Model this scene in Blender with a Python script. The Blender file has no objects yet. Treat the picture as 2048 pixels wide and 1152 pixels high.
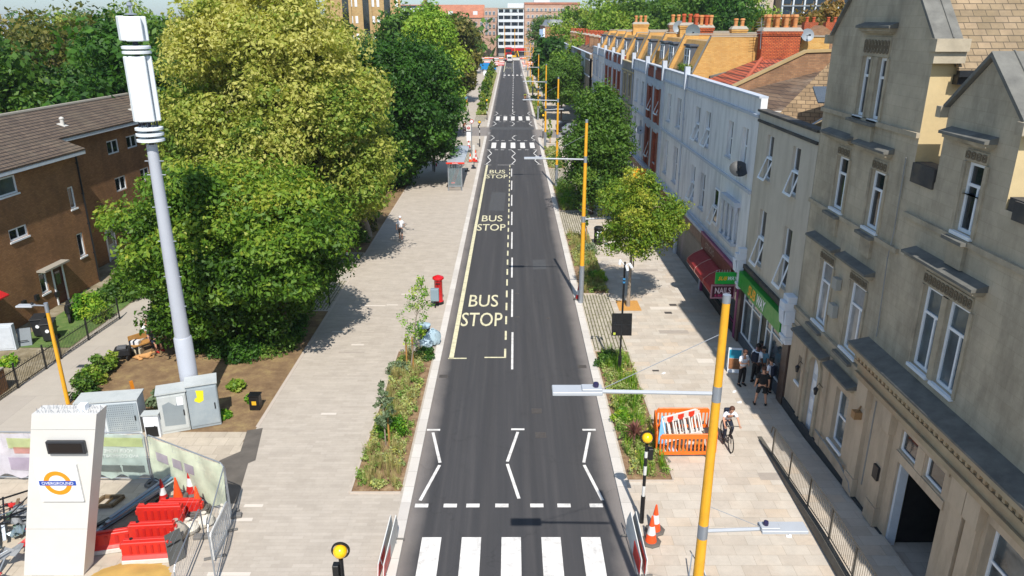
import bpy, bmesh, math, random
import numpy as np
from mathutils import Vector, Matrix
SC = bpy.context.scene
COL = SC.collection
# ---------------------------------------------------------------- camera
cam_d = bpy.data.cameras.new('camera'); cam = bpy.data.objects.new('camera', cam_d); COL.objects.link(cam)
cam_d.sensor_width = 36; cam_d.lens = 26.37; cam_d.clip_start = 0.1; cam_d.clip_end = 5000
cam.location = (0, 0, 15.07); cam.rotation_euler = (math.radians(90) - 0.34263, 0, -0.00126)
SC.camera = cam
# ---------------------------------------------------------------- world and sun
SUN_D = Vector((-0.10, 0.83, -1.0)).normalized()          # the way the light travels
w = bpy.data.worlds.new('World'); SC.world = w; w.use_nodes = True
sky = w.node_tree.nodes.new('ShaderNodeTexSky'); sky.sky_type = 'NISHITA'; sky.sun_disc = False
sky.sun_elevation = math.asin(-SUN_D.z); sky.sun_rotation = math.atan2(-SUN_D.x, -SUN_D.y) % (2 * math.pi)
sky.air_density = 1.0; sky.dust_density = .3; sky.ozone_density = 1.5
bgn = w.node_tree.nodes['Background']; bgn.inputs[1].default_value = 0.15
hz = w.node_tree.nodes.new('ShaderNodeMix'); hz.data_type = 'RGBA'; hz.blend_type = 'MULTIPLY'; hz.inputs[0].default_value = 1; hz.inputs[7].default_value = (1, 1, 1, 1)
# hazier, dimmer blue low in the sky than overhead
tcw = w.node_tree.nodes.new('ShaderNodeTexCoord'); sxw = w.node_tree.nodes.new('ShaderNodeSeparateXYZ'); rmw = w.node_tree.nodes.new('ShaderNodeValToRGB')
w.node_tree.links.new(tcw.outputs['Generated'], sxw.inputs[0]); w.node_tree.links.new(sxw.outputs[2], rmw.inputs[0]); w.node_tree.links.new(rmw.outputs[0], hz.inputs[7])
rmw.color_ramp.elements[0].position = 0.0; rmw.color_ramp.elements[0].color = (.34, .43, .58, 1); rmw.color_ramp.elements[1].position = .42; rmw.color_ramp.elements[1].color = (1.0, .94, .84, 1)
w.node_tree.links.new(sky.outputs[0], hz.inputs[6]); w.node_tree.links.new(hz.outputs[2], bgn.inputs[0])
sl = bpy.data.lights.new('sun', 'SUN'); sl.energy = 4.3; sl.angle = math.radians(0.5); sl.color = (1.0, 0.95, 0.88)
so = bpy.data.objects.new('sun', sl); COL.objects.link(so); so.rotation_euler = SUN_D.to_track_quat('-Z', 'Y').to_euler()
SC.view_settings.view_transform = 'Standard'; SC.view_settings.look = 'None'
SC.view_settings.exposure = 0.5; SC.view_settings.gamma = 1
try:
    SC.cycles.max_bounces = 6; SC.cycles.transparent_max_bounces = 12
except Exception: pass
# ---------------------------------------------------------------- helpers
R = random.Random(7)
def lin(h):
    h = h.lstrip('#'); c = [int(h[i:i+2], 16) / 255 for i in (0, 2, 4)]
    return tuple(((v + .055) / 1.055) ** 2.4 if v > .04045 else v / 12.92 for v in c)
def tag(o, label=None, cat=None, group=None, kind=None):
    if label: o['label'] = label
    if cat: o['category'] = cat
    if group: o['group'] = group
    if kind: o['kind'] = kind
    return o
def thing(name, loc, label, cat, group=None, rz=0):
    o = bpy.data.objects.new(name, None); COL.objects.link(o); o.empty_display_size = .3
    o.location = loc; o.rotation_euler = (0, 0, rz)
    tag(o, label, cat, group); return o
def copy_tree(o, loc=None, rz=None, label=None, parent=None, scale=None):
    c = o.copy(); COL.objects.link(c); c.parent = parent
    if loc is not None: c.location = loc
    if rz is not None: c.rotation_euler = (0, 0, rz)
    if scale is not None: c.scale = (scale, scale, scale)
    if label: c['label'] = label
    for ch in list(o.children): copy_tree(ch, parent=c)
    return c
class Fr:
    """a wall frame: u runs along the wall, w outwards, z up"""
    def __init__(s, ox, oy, ux, uy, nx, ny, oz=0): s.o = (ox, oy, oz); s.u = (ux, uy); s.n = (nx, ny)
    def __call__(s, u, w, z): return (s.o[0] + s.u[0]*u + s.n[0]*w, s.o[1] + s.u[1]*u + s.n[1]*w, s.o[2] + z)
WORLD = Fr(0, 0, 1, 0, 0, 1)
SPLIT = {'pilaster', 'carved_frieze', 'kneeler', 'tracery', 'bracket', 'moulding', 'string_course', 'lead_sill', 'mullion', 'parapet', 'plinth', 'brick_pier', 'parapet_panel', 'shop_pilaster', 'party_wall', 'stall_riser', 'door_panel', 'door_surround', 'meter_box', 'cable', 'shop_pilaster', 'console', 'pipe', 'chimney_stack', 'column', 'cornice', 'bay_sill', 'ledge', 'gutter', 'leg', 'pier', 'roof_plant', 'coping'}
class MB:
    def __init__(s): s.v = []; s.f = []; s.m = []; s.mi = 0
    def add(s, vs, fs):
        b = len(s.v); s.v += [tuple(v) for v in vs]
        for f in fs: s.f.append([b + i for i in f]); s.m.append(s.mi)
        return s
    def poly(s, *vs): return s.add(vs, [list(range(len(vs)))])
    def fbox(s, F, u0, u1, w0, w1, z0, z1):
        c = [F(u, w, z) for z in (z0, z1) for w in (w0, w1) for u in (u0, u1)]
        return s.add(c, [(0, 2, 3, 1), (4, 5, 7, 6), (0, 1, 5, 4), (2, 6, 7, 3), (0, 4, 6, 2), (1, 3, 7, 5)])
    def box(s, x0, x1, y0, y1, z0, z1): return s.fbox(WORLD, x0, x1, y0, y1, z0, z1)
    def obox(s, c, size, rz=0, rx=0, ry=0):
        M = Matrix.Rotation(rz, 3, 'Z') @ Matrix.Rotation(ry, 3, 'Y') @ Matrix.Rotation(rx, 3, 'X')
        c = Vector(c); h = [k / 2 for k in size]
        vs = [c + M @ Vector((x*h[0], y*h[1], z*h[2])) for z in (-1, 1) for y in (-1, 1) for x in (-1, 1)]
        return s.add(vs, [(0, 2, 3, 1), (4, 5, 7, 6), (0, 1, 5, 4), (2, 6, 7, 3), (0, 4, 6, 2), (1, 3, 7, 5)])
    def tube(s, pts, r, n=8, cap=True):
        pts = [Vector(p) for p in pts]
        rs = r if isinstance(r, (list, tuple)) else [r] * len(pts)
        rings = []; prev = None
        for i, p in enumerate(pts):
            d = (pts[min(i+1, len(pts)-1)] - pts[max(i-1, 0)])
            if d.length < 1e-9: d = Vector((0, 0, 1))
            d.normalize()
            if prev is None: a = d.orthogonal().normalized()
            else:
                a = prev - d * prev.dot(d)
                a = a.normalized() if a.length > 1e-6 else d.orthogonal().normalized()
            prev = a; b = d.cross(a)
            rings.append([p + (a * math.cos(2*math.pi*k/n) + b * math.sin(2*math.pi*k/n)) * rs[i] for k in range(n)])
        vs = [v for rg in rings for v in rg]
        fs = [(i*n+k, i*n+(k+1) % n, (i+1)*n+(k+1) % n, (i+1)*n+k) for i in range(len(pts)-1) for k in range(n)]
        if cap: fs += [list(range(n))[::-1], [(len(pts)-1)*n + k for k in range(n)]]
        return s.add(vs, fs)
    def bar(s, a, b, t, t2=None):
        """square bar from a to b"""
        a, b = Vector(a), Vector(b); d = (b - a).normalized(); t2 = t2 or t
        x = d.cross(Vector((0, 0, 1))); x = x.normalized() if x.length > 1e-5 else Vector((1, 0, 0)); y = d.cross(x)
        vs = [p + x*i*t/2 + y*j*t2/2 for p in (a, b) for i, j in ((-1, -1), (1, -1), (1, 1), (-1, 1))]
        return s.add(vs, [(0, 1, 2, 3), (7, 6, 5, 4), (0, 4, 5, 1), (1, 5, 6, 2), (2, 6, 7, 3), (3, 7, 4, 0)])
    def lathe(s, prof, c=(0, 0, 0), n=16):
        vs = [(c[0] + r*math.cos(2*math.pi*k/n), c[1] + r*math.sin(2*math.pi*k/n), c[2] + z) for r, z in prof for k in range(n)]
        fs = [(i*n+k, i*n+(k+1) % n, (i+1)*n+(k+1) % n, (i+1)*n+k) for i in range(len(prof)-1) for k in range(n)]
        fs += [list(range(n))[::-1], [(len(prof)-1)*n + k for k in range(n)]]
        return s.add(vs, fs)
    def ball(s, c, r, n=10, sz=1.0, sy=1.0):
        m = max(4, n // 2)
        prof = [(max(1e-4, math.sin(math.pi*i/m)) * r, -math.cos(math.pi*i/m) * r * sz) for i in range(m+1)]
        b = len(s.v); s.lathe(prof, c, n)
        if sy != 1.0:
            for i in range(b, len(s.v)):
                v = s.v[i]; s.v[i] = (v[0], c[1] + (v[1]-c[1])*sy, v[2])
        return s
    def prism(s, pts, off):
        """polygon pts extruded by the vector off"""
        n = len(pts); off = Vector(off); a = [Vector(p) for p in pts]
        return s.add(a + [p + off for p in a], [list(range(n))[::-1], [n + i for i in range(n)]] +
                     [(i, (i+1) % n, n + (i+1) % n, n + i) for i in range(n)])
    def clusters(s, gap=.03):
        n = len(s.v); par = list(range(n))
        def find(a):
            while par[a] != a: par[a] = par[par[a]]; a = par[a]
            return a
        for f in s.f:
            for i in f[1:]:
                a, b = find(f[0]), find(i)
                if a != b: par[a] = b
        comp = {}
        for i in range(n): comp.setdefault(find(i), []).append(i)
        cs = [[min(s.v[i][k] for i in c) - gap for k in range(3)] + [max(s.v[i][k] for i in c) + gap for k in range(3)] + [[r]] for r, c in comp.items()]
        ch = True
        while ch and len(cs) > 1:
            ch = False; out = []
            for c in cs:
                for o in out:
                    if all(c[k] <= o[k+3] and o[k] <= c[k+3] for k in range(3)):
                        for k in range(3): o[k] = min(o[k], c[k]); o[k+3] = max(o[k+3], c[k+3])
                        o[6] += c[6]; ch = True; break
                else: out.append(c)
            cs = out
        if len(cs) < 2 or len(cs) > 60: return [s]
        lab = {}
        for j, c in enumerate(cs):
            for r in c[6]: lab[r] = j
        res = [MB() for _ in cs]; mp = [dict() for _ in cs]
        for f, mi in zip(s.f, s.m):
            j = lab[find(f[0])]; q = res[j]; ids = []
            for i in f:
                if i not in mp[j]: mp[j][i] = len(q.v); q.v.append(s.v[i])
                ids.append(mp[j][i])
            q.f.append(ids); q.m.append(mi)
        if getattr(s, 'local', False):
            for q in res: q.local = True
        return res
    def build(s, name, mats, parent=None, smooth=False, loc=None, recalc=True, bevel=0):
        if parent is not None and name in SPLIT and not getattr(s, 'done', False):
            cl = s.clusters()
            if len(cl) > 1:
                for q in cl: q.done = True; last = q.build(name, mats, parent, smooth, loc, recalc, bevel)
                return last
        me = bpy.data.meshes.new(name)
        vs = s.v
        if loc is not None: vs = [(v[0]-loc[0], v[1]-loc[1], v[2]-loc[2]) for v in vs]
        elif parent is not None and not getattr(s, 'local', False):
            L = sub(parent).matrix_basis.inverted(); vs = [tuple(L @ Vector(v)) for v in vs]
        me.from_pydata(vs, [], s.f)
        for m in (mats if isinstance(mats, (list, tuple)) else [mats]): me.materials.append(m)
        if any(s.m): me.polygons.foreach_set('material_index', s.m)
        if recalc and len(s.f) < 60000:
            bm = bmesh.new(); bm.from_mesh(me)
            bmesh.ops.recalc_face_normals(bm, faces=bm.faces)
            if bevel: bmesh.ops.bevel(bm, geom=bm.edges[:], offset=bevel, segments=1, affect='EDGES')
            bm.to_mesh(me); bm.free()
        if smooth:
            me.polygons.foreach_set('use_smooth', [True] * len(me.polygons))
            try: me.set_sharp_from_angle(angle=math.radians(40))
            except Exception: pass
        me.update()
        o = bpy.data.objects.new(name, me); COL.objects.link(o)
        if loc is not None: o.location = loc
        if parent is not None:
            o.parent = parent
        return o
def sub(parent):
    """the thing a part belongs to (parts and sub-parts share the thing's own frame)"""
    p = parent
    while p.parent is not None: p = p.parent
    return p
def local():
    m = MB(); m.local = True; return m
# ---------------------------------------------------------------- materials
def base(name):
    m = bpy.data.materials.new(name); m.use_nodes = True; n = m.node_tree.nodes; l = m.node_tree.links
    return m, n, l, n['Principled BSDF']
def N(n, t, **k):
    x = n.new(t)
    for a, v in k.items(): setattr(x, a, v)
    return x
def noise(n, l, vec, scale, detail=4, rough=.6):
    t = N(n, 'ShaderNodeTexNoise'); t.inputs['Scale'].default_value = scale; t.inputs['Detail'].default_value = detail
    t.inputs['Roughness'].default_value = rough
    if vec is not None: l.new(vec, t.inputs['Vector'])
    return t.outputs['Fac']
def ramp(n, l, fac, stops):
    r = N(n, 'ShaderNodeValToRGB'); e = r.color_ramp.elements
    while len(e) < len(stops): e.new(.5)
    for i, (p, c) in enumerate(stops):
        e[i].position = p; e[i].color = (*c, 1) if len(c) == 3 else c
    l.new(fac, r.inputs[0]); return r.outputs[0]
def mix(n, l, fac, a, b, mode='MIX'):
    m = N(n, 'ShaderNodeMix', data_type='RGBA', blend_type=mode); m.clamp_factor = True
    for s, v in ((0, fac), (6, a), (7, b)):
        if isinstance(v, (int, float)): m.inputs[s].default_value = v
        elif isinstance(v, tuple): m.inputs[s].default_value = (*v, 1)
        else: l.new(v, m.inputs[s])
    return m.outputs[2]
def mth(n, l, op, a, b=None, c=None):
    m = N(n, 'ShaderNodeMath', operation=op)
    for i, v in enumerate((a, b, c)):
        if v is None: continue
        if isinstance(v, (int, float)): m.inputs[i].default_value = v
        else: l.new(v, m.inputs[i])
    return m.outputs[0]
def scl(c, k): return tuple(min(1, v*k) for v in c)
def pos(n): return N(n, 'ShaderNodeNewGeometry').outputs['Position']
def obj_pos(n): return N(n, 'ShaderNodeTexCoord').outputs['Object']
def bump(n, l, b, h, s=.3, d=.02):
    x = N(n, 'ShaderNodeBump'); x.inputs['Strength'].default_value = s; x.inputs['Distance'].default_value = d
    l.new(h, x.inputs['Height']); l.new(x.outputs[0], b.inputs['Normal'])
_mc = {}
def mat(name, col, rough=.6, metal=0., var=.15, vs=1.5, bmp=.0, bs=30, dirt=None, dirt_amt=.4, dirt_scale=.6, spec=.5, coat=0, streak=1.):
    """painted / plain surface with uneven tone, optional staining and fine relief"""
    if name in _mc: return _mc[name]
    if isinstance(col, str): col = lin(col)
    m, n, l, b = base(name); p = obj_pos(n)
    f = noise(n, l, p, vs, 6)
    c = ramp(n, l, f, [(.25, scl(col, 1-var)), (.75, scl(col, 1+var))])
    if dirt is not None:
        mp = N(n, 'ShaderNodeMapping'); mp.inputs['Scale'].default_value = (1, 1, streak); l.new(p, mp.inputs['Vector'])
        g = noise(n, l, mp.outputs[0], dirt_scale, 8, .7)
        k = ramp(n, l, g, [(.45, (0, 0, 0)), (.75, (dirt_amt,)*3)])
        c = mix(n, l, k, c, lin(dirt) if isinstance(dirt, str) else dirt)
    l.new(c, b.inputs['Base Color'])
    rr = ramp(n, l, noise(n, l, p, vs*3, 3), [(.3, (max(.02, rough-.08),)*3), (.7, (min(1, rough+.08),)*3)])
    l.new(rr, b.inputs['Roughness'])
    b.inputs['Metallic'].default_value = metal; b.inputs['Specular IOR Level'].default_value = spec
    if coat: b.inputs['Coat Weight'].default_value = coat
    if bmp: bump(n, l, b, noise(n, l, p, bs, 5), bmp)
    _mc[name] = m; return m
def wallvec(n, l, mode, p=None):
    p = p or pos(n); s = N(n, 'ShaderNodeSeparateXYZ'); l.new(p, s.inputs[0]); c = N(n, 'ShaderNodeCombineXYZ')
    x, y, z = s.outputs
    if mode == 'wall': l.new(mth(n, l, 'ADD', x, y), c.inputs[0]); l.new(z, c.inputs[1])
    elif mode == 'floor': l.new(x, c.inputs[0]); l.new(y, c.inputs[1])
    elif mode == 'floory': l.new(y, c.inputs[0]); l.new(x, c.inputs[1])
    elif mode == 'roofx': l.new(x, c.inputs[0]); l.new(z, c.inputs[1])      # eaves along x
    elif mode == 'roofy': l.new(y, c.inputs[0]); l.new(z, c.inputs[1])      # eaves along y
    return c.outputs[0]
def brickm(name, c1, c2, mortar, bw=.225, rh=.075, ms=.01, mode='wall', offset=.5, rough=.85, var=.3, vs=.8, bmp=.4, stain=None, stain_amt=.5, bias=0., stain_scale=.5, m_smooth=.1):
    if name in _mc: return _mc[name]
    m, n, l, b = base(name); v = wallvec(n, l, mode); p = pos(n)
    t = N(n, 'ShaderNodeTexBrick'); t.offset = offset; l.new(v, t.inputs['Vector'])
    for k, x in (('Color1', c1), ('Color2', c2), ('Mortar', mortar)): t.inputs[k].default_value = (*(lin(x) if isinstance(x, str) else x), 1)
    for k, x in (('Scale', 1), ('Mortar Size', ms), ('Mortar Smooth', m_smooth), ('Brick Width', bw), ('Row Height', rh), ('Bias', bias)): t.inputs[k].default_value = x
    c = t.outputs['Color']
    g = ramp(n, l, noise(n, l, p, vs, 8, .7), [(.3, (1-var,)*3), (.7, (1+var*.6,)*3)])
    c = mix(n, l, 1., c, g, 'MULTIPLY')
    if stain is not None:
        mp = N(n, 'ShaderNodeMapping'); mp.inputs['Scale'].default_value = (1, 1, .3 if mode == 'wall' else 1); l.new(p, mp.inputs['Vector'])
        k = ramp(n, l, noise(n, l, mp.outputs[0], stain_scale, 9, .75), [(.48, (0, 0, 0)), (.72, (stain_amt,)*3)])
        c = mix(n, l, k, c, lin(stain) if isinstance(stain, str) else stain)
    l.new(c, b.inputs['Base Color']); b.inputs['Roughness'].default_value = rough
    if bmp:
        h = mth(n, l, 'ADD', mth(n, l, 'SUBTRACT', 1., t.outputs['Fac']), mth(n, l, 'MULTIPLY', noise(n, l, p, 12, 5), .5))
        bump(n, l, b, h, bmp, .012)
    _mc[name] = m; return m
def leafm(name, cols, tr=.35, rough=.55):
    """foliage: hue picked per leaf clump from the mesh attribute 'tint'"""
    if name in _mc: return _mc[name]
    m, n, l, b = base(name)
    a = N(n, 'ShaderNodeAttribute'); a.attribute_name = 'tint'
    k = len(cols); c = ramp(n, l, a.outputs['Fac'], [(i/(k-1), lin(x) if isinstance(x, str) else x) for i, x in enumerate(cols)])
    l.new(c, b.inputs['Base Color']); b.inputs['Roughness'].default_value = rough; b.inputs['Specular IOR Level'].default_value = .35
    t = N(n, 'ShaderNodeBsdfTranslucent')
    c2 = mix(n, l, 1., c, (1.35, 1.35, .55), 'MULTIPLY'); l.new(c2, t.inputs['Color'])
    ms = N(n, 'ShaderNodeMixShader'); ms.inputs[0].default_value = tr
    l.new(b.outputs[0], ms.inputs[1]); l.new(t.outputs[0], ms.inputs[2])
    l.new(ms.outputs[0], n['Material Output'].inputs[0]); _mc[name] = m; return m
def glassm(name, col='#10161c', rough=.04):
    if name in _mc: return _mc[name]
    m, n, l, b = base(name); p = pos(n)
    c = ramp(n, l, noise(n, l, p, .9, 3), [(.3, scl(lin(col), .6)), (.7, scl(lin(col), 2.2))])
    l.new(c, b.inputs['Base Color']); b.inputs['Roughness'].default_value = rough; b.inputs['Specular IOR Level'].default_value = .9
    bump(n, l, b, noise(n, l, p, 1.3, 2), .06, .05)
    _mc[name] = m; return m
def clear(name, col, alpha, rough=.3):
    if name in _mc: return _mc[name]
    m, n, l, b = base(name); p = pos(n)
    col = lin(col) if isinstance(col, str) else col
    l.new(ramp(n, l, noise(n, l, p, 2.2, 5), [(.3, scl(col, .8)), (.7, scl(col, 1.15))]), b.inputs['Base Color'])
    b.inputs['Roughness'].default_value = rough; b.inputs['Alpha'].default_value = alpha
    _mc[name] = m; return m
# text as real lettering: returns world-space vertices laid on a plane
def text_mb(mb, body, origin, ux, uy, height, width=None, depth=0.0, align='CENTER', bold=0.0, skew=0.0):
    cu = bpy.data.curves.new('lettering', 'FONT'); cu.body = body; cu.size = 1; cu.offset = bold
    cu.resolution_u = 3; cu.fill_mode = 'FRONT'
    ob = bpy.data.objects.new('lettering', cu); COL.objects.link(ob)
    bpy.context.view_layer.update()
    me = bpy.data.meshes.new_from_object(ob.evaluated_get(bpy.context.evaluated_depsgraph_get()))
    V = [v.co.copy() for v in me.vertices]; Fs = [list(p.vertices) for p in me.polygons]
    bpy.data.objects.remove(ob); bpy.data.curves.remove(cu); bpy.data.meshes.remove(me)
    if not V: return
    x0 = min(v.x for v in V); x1 = max(v.x for v in V); y0 = min(v.y for v in V); y1 = max(v.y for v in V)
    sy = height / (y1 - y0); sx = (width / (x1 - x0)) if width else sy
    o = Vector(origin); ux = Vector(ux).normalized(); uy = Vector(uy).normalized()
    out = []
    for v in V:
        X = (v.x - (x0 + x1)/2) * sx if align == 'CENTER' else (v.x - x0) * sx
        Y = (v.y - (y0 + y1)/2) * sy
        out.append(o + ux * (X + Y*skew) + uy * Y)
    mb.add(out, Fs)
# ================================================================ foliage, trees, people
def leaf_mesh(name, mat_, C, RAD, per, size, seed, parent=None, flat=.0, tone=None, asp=1.9, fill=.35, loc=None, droop=0.):
    """C: clump centres (n,3); RAD: clump radii (n,3); leaf-shaped faces scattered through the clumps, more of them near the surface"""
    rg = np.random.default_rng(seed); C = np.asarray(C, float); RAD = np.asarray(RAD, float); n = len(C)
    if RAD.ndim == 1: RAD = np.repeat(RAD[:, None], 3, 1)
    K = n * per; idx = np.repeat(np.arange(n), per)
    d = rg.normal(size=(K, 3)); d /= np.linalg.norm(d, axis=1)[:, None]
    rr = np.where(rg.random(K) < fill, rg.random(K) ** .5, .8 + .28 * rg.random(K))
    P = C[idx] + d * RAD[idx] * rr[:, None]
    nr = d * .9 + rg.normal(size=(K, 3)) * .65 + np.array([0, 0, .45 + flat]); nr /= np.linalg.norm(nr, axis=1)[:, None]
    t = rg.normal(size=(K, 3)); t[:, 2] -= droop; t -= nr * (t * nr).sum(1)[:, None]; t /= np.linalg.norm(t, axis=1)[:, None]
    b = np.cross(nr, t); s = size * (.5 + 1.1 * rg.random(K)**1.6)[:, None]
    V = np.stack([P - t*s*asp/2, P + b*s/2 - nr*s*.08, P + t*s*asp/2, P - b*s/2 - nr*s*.08], 1).reshape(-1, 3)
    if loc is None and parent is not None:
        V = V - np.array(sub(parent).location)
    elif loc is not None: V = V - np.array(loc)
    me = bpy.data.meshes.new(name); me.vertices.add(4*K); me.vertices.foreach_set('co', V.astype(np.float32).ravel())
    me.loops.add(4*K); me.loops.foreach_set('vertex_index', np.arange(4*K, dtype=np.int32))
    me.polygons.add(K); me.polygons.foreach_set('loop_start', np.arange(0, 4*K, 4, dtype=np.int32))
    try: me.polygons.foreach_set('loop_total', np.full(K, 4, np.int32))
    except Exception: pass
    me.update(calc_edges=True)
    ct = rg.random(n) if tone is None else np.asarray(tone, float)
    v = np.clip(ct[idx] + rg.normal(size=K) * .13, 0, 1)
    at = me.attributes.new('tint', 'FLOAT', 'FACE'); at.data.foreach_set('value', v.astype(np.float32))
    me.materials.append(mat_)
    o = bpy.data.objects.new(name, me); COL.objects.link(o)
    if loc is not None: o.location = loc
    if parent is not None: o.parent = parent
    return o
bark = mat('bark', '#5a4b3c', .9, var=.35, vs=6, bmp=.6, bs=25)
bark_pale = mat('pale_bark', '#8b7f70', .9, var=.3, vs=6, bmp=.5, bs=25)
wood = mat('stake_wood', '#a5793f', .8, var=.2, vs=8)
L_maple = leafm('maple_leaves', ['#32520f', '#476a18', '#638426', '#84992f', '#a3a23e'])
L_yellow = leafm('yellowing_leaves', ['#466a20', '#6b8630', '#909f42', '#adae54', '#c3bf70'], tr=.42)
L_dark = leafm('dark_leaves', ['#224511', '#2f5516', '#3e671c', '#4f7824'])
L_light = leafm('light_leaves', ['#476c1d', '#648726', '#839d36', '#9ba544'])
L_mid = leafm('mid_leaves', ['#315218', '#456822', '#5a7c2b', '#718c38'])
L_olive = leafm('olive_leaves', ['#414d1f', '#5b6228', '#777332', '#8f7f3a'])
L_fresh = leafm('fresh_leaves', ['#3c6b16', '#568a1e', '#77a42c', '#a9bc3d'])
L_grey = leafm('grey_green_leaves', ['#566b49', '#708260', '#8a9878'])
L_bed = leafm('bed_leaves', ['#5f7f34', '#7d9a44', '#97a85a', '#aeb072', '#8f9c6a', '#bfbb58', '#7f9560'], tr=.3)
L_straw = leafm('straw_grass', ['#8f8654', '#a89a66', '#77803f'], tr=.2)
L_red = leafm('cordyline_leaves', ['#5c3a36', '#774a42', '#8d6152'], tr=.1)
def tree(name, base_, h, crown, lobes, per, leafsize, lmat, label, cat='tree', group=None, seed=1, trunk_r=.3, clump=.9, tone_f=None, bm=None, shape=1., inner=.25, limbs=7, stake=False):
    """crown: (cx,cy,cz,rx,ry,rz). clumps sit through an uneven ellipsoid; a trunk with limbs runs up into it"""
    rg = np.random.default_rng(seed); t = thing(name, base_, label, cat, group)
    cx, cy, cz, rx, ry, rz = crown
    # boughs, each carrying its own leaf clumps, so that the outline is uneven and the gaps between boughs stay dark
    nb = max(8, lobes // 11); bd = np.array([(math.cos(i*2.39996)*math.sqrt(max(0, 1-(1-2*(i+.5)/nb)**2)), math.sin(i*2.39996)*math.sqrt(max(0, 1-(1-2*(i+.5)/nb)**2)), 1-2*(i+.5)/nb) for i in range(nb)]) + rg.normal(size=(nb, 3))*.16
    bd /= np.linalg.norm(bd, axis=1)[:, None]; br = .60 + .24*rg.random(nb); bs = (.20 + .16*rg.random(nb)) * (14/nb)**.33 * 1.35
    bi = rg.integers(nb, size=lobes); d = rg.normal(size=(lobes, 3)) + bd[bi]*.75 + np.array([0, 0, .25]); d /= np.linalg.norm(d, axis=1)[:, None]
    P = bd[bi]*br[bi][:, None] + d * (bs[bi] * (.55 + .55*rg.random(lobes)))[:, None]
    q = rg.random(lobes) < inner; P[q] *= .62
    P = P * np.array([rx, ry, rz])
    if shape != 1.:                                   # narrower towards the top
        k = np.clip(1 - (1-shape) * (P[:, 2]/rz*.5 + .5), .1, 1.2); P[:, 0] *= k; P[:, 1] *= k
    C = P + np.array([cx, cy, cz]); RAD = clump * (.65 + .75*rg.random(lobes))
    RAD = RAD[:, None] * (np.array([.75, .75, .5]) + np.array([.9, .9, .7])*rg.random((lobes, 3)))
    btone = rg.normal(size=nb)*.13
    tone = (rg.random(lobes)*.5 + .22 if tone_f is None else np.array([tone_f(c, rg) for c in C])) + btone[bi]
    leaf_mesh('crown', lmat, C, RAD, per, leafsize, seed+1, t, tone=tone)
    m = MB(); b = Vector(base_); top = Vector((cx, cy, cz + rz*.45)); mid = b.lerp(top, .45) + Vector((rg.normal()*.2, rg.normal()*.2, 0))
    m.tube([b, b + Vector((0, 0, .4)), mid, top], [trunk_r*1.25, trunk_r, trunk_r*.72, trunk_r*.2], 10)
    for i in range(limbs):
        q = P[rg.integers(lobes)] * (.8 if limbs < 12 else .97) + np.array([cx, cy, cz]); f = .3 + .5 * rg.random(); s = b.lerp(top, f); q = Vector(q)
        k = s.lerp(q, .5) + Vector((0, 0, .3 + .3*rg.random()))
        m.tube([s, k, q], [trunk_r*.42, trunk_r*.26, trunk_r*.07], 6)
    m.build('trunk', bm or bark, t, smooth=True)
    return t
def blades(mb, c, n, h, spread, wd, rg, lean=.5):
    for i in range(n):
        a = rg.uniform(0, 6.283); r = rg.uniform(0, spread*.35); x, y = c[0] + r*math.cos(a), c[1] + r*math.sin(a)
        hh = h * rg.uniform(.6, 1.1); o = spread * rg.uniform(.3, 1) * lean
        px_, py_ = -math.sin(a)*wd/2, math.cos(a)*wd/2
        dx, dy = math.cos(a)*o, math.sin(a)*o
        mb.add([(x-px_, y-py_, c[2]), (x+px_, y+py_, c[2]), (x+dx*.45+px_, y+dy*.45+py_, c[2]+hh*.7), (x+dx*.45-px_, y+dy*.45-py_, c[2]+hh*.7),
                (x+dx, y+dy, c[2]+hh*(1.0 if lean < .8 else .75))], [(0, 1, 2, 3), (3, 2, 4)])
def set_tint(o, lo=0., hi=1., seed=0, chunk=2):
    n = len(o.data.polygons); rg = np.random.default_rng(seed); v = np.repeat(rg.random(n//chunk + 1), chunk)[:n] * (hi-lo) + lo
    at = o.data.attributes.new('tint', 'FLOAT', 'FACE'); at.data.foreach_set('value', v.astype(np.float32))
def shrub(name, loc, r, h, lmat, label, seed, cat='shrub', n=26, per=60, leaf=.06, group=None):
    t = thing(name, loc, label, cat, group); rg = np.random.default_rng(seed)
    d = rg.normal(size=(n, 3)); d /= np.linalg.norm(d, axis=1)[:, None]; d[:, 2] = np.abs(d[:, 2])
    C = np.array(loc) + d * np.array([r, r, h*.85]) * (.45 + .5*rg.random(n))[:, None] + np.array([0, 0, .06])
    leaf_mesh('foliage', lmat, C, np.full(n, r*.33), per, leaf, seed, t)
    m = MB()
    for i in range(5):
        a = i*1.25; m.tube([loc, (loc[0]+r*.4*math.cos(a), loc[1]+r*.4*math.sin(a), loc[2]+h*.6)], [.025, .008], 5)
    m.build('stem', bark, t); return t
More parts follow.
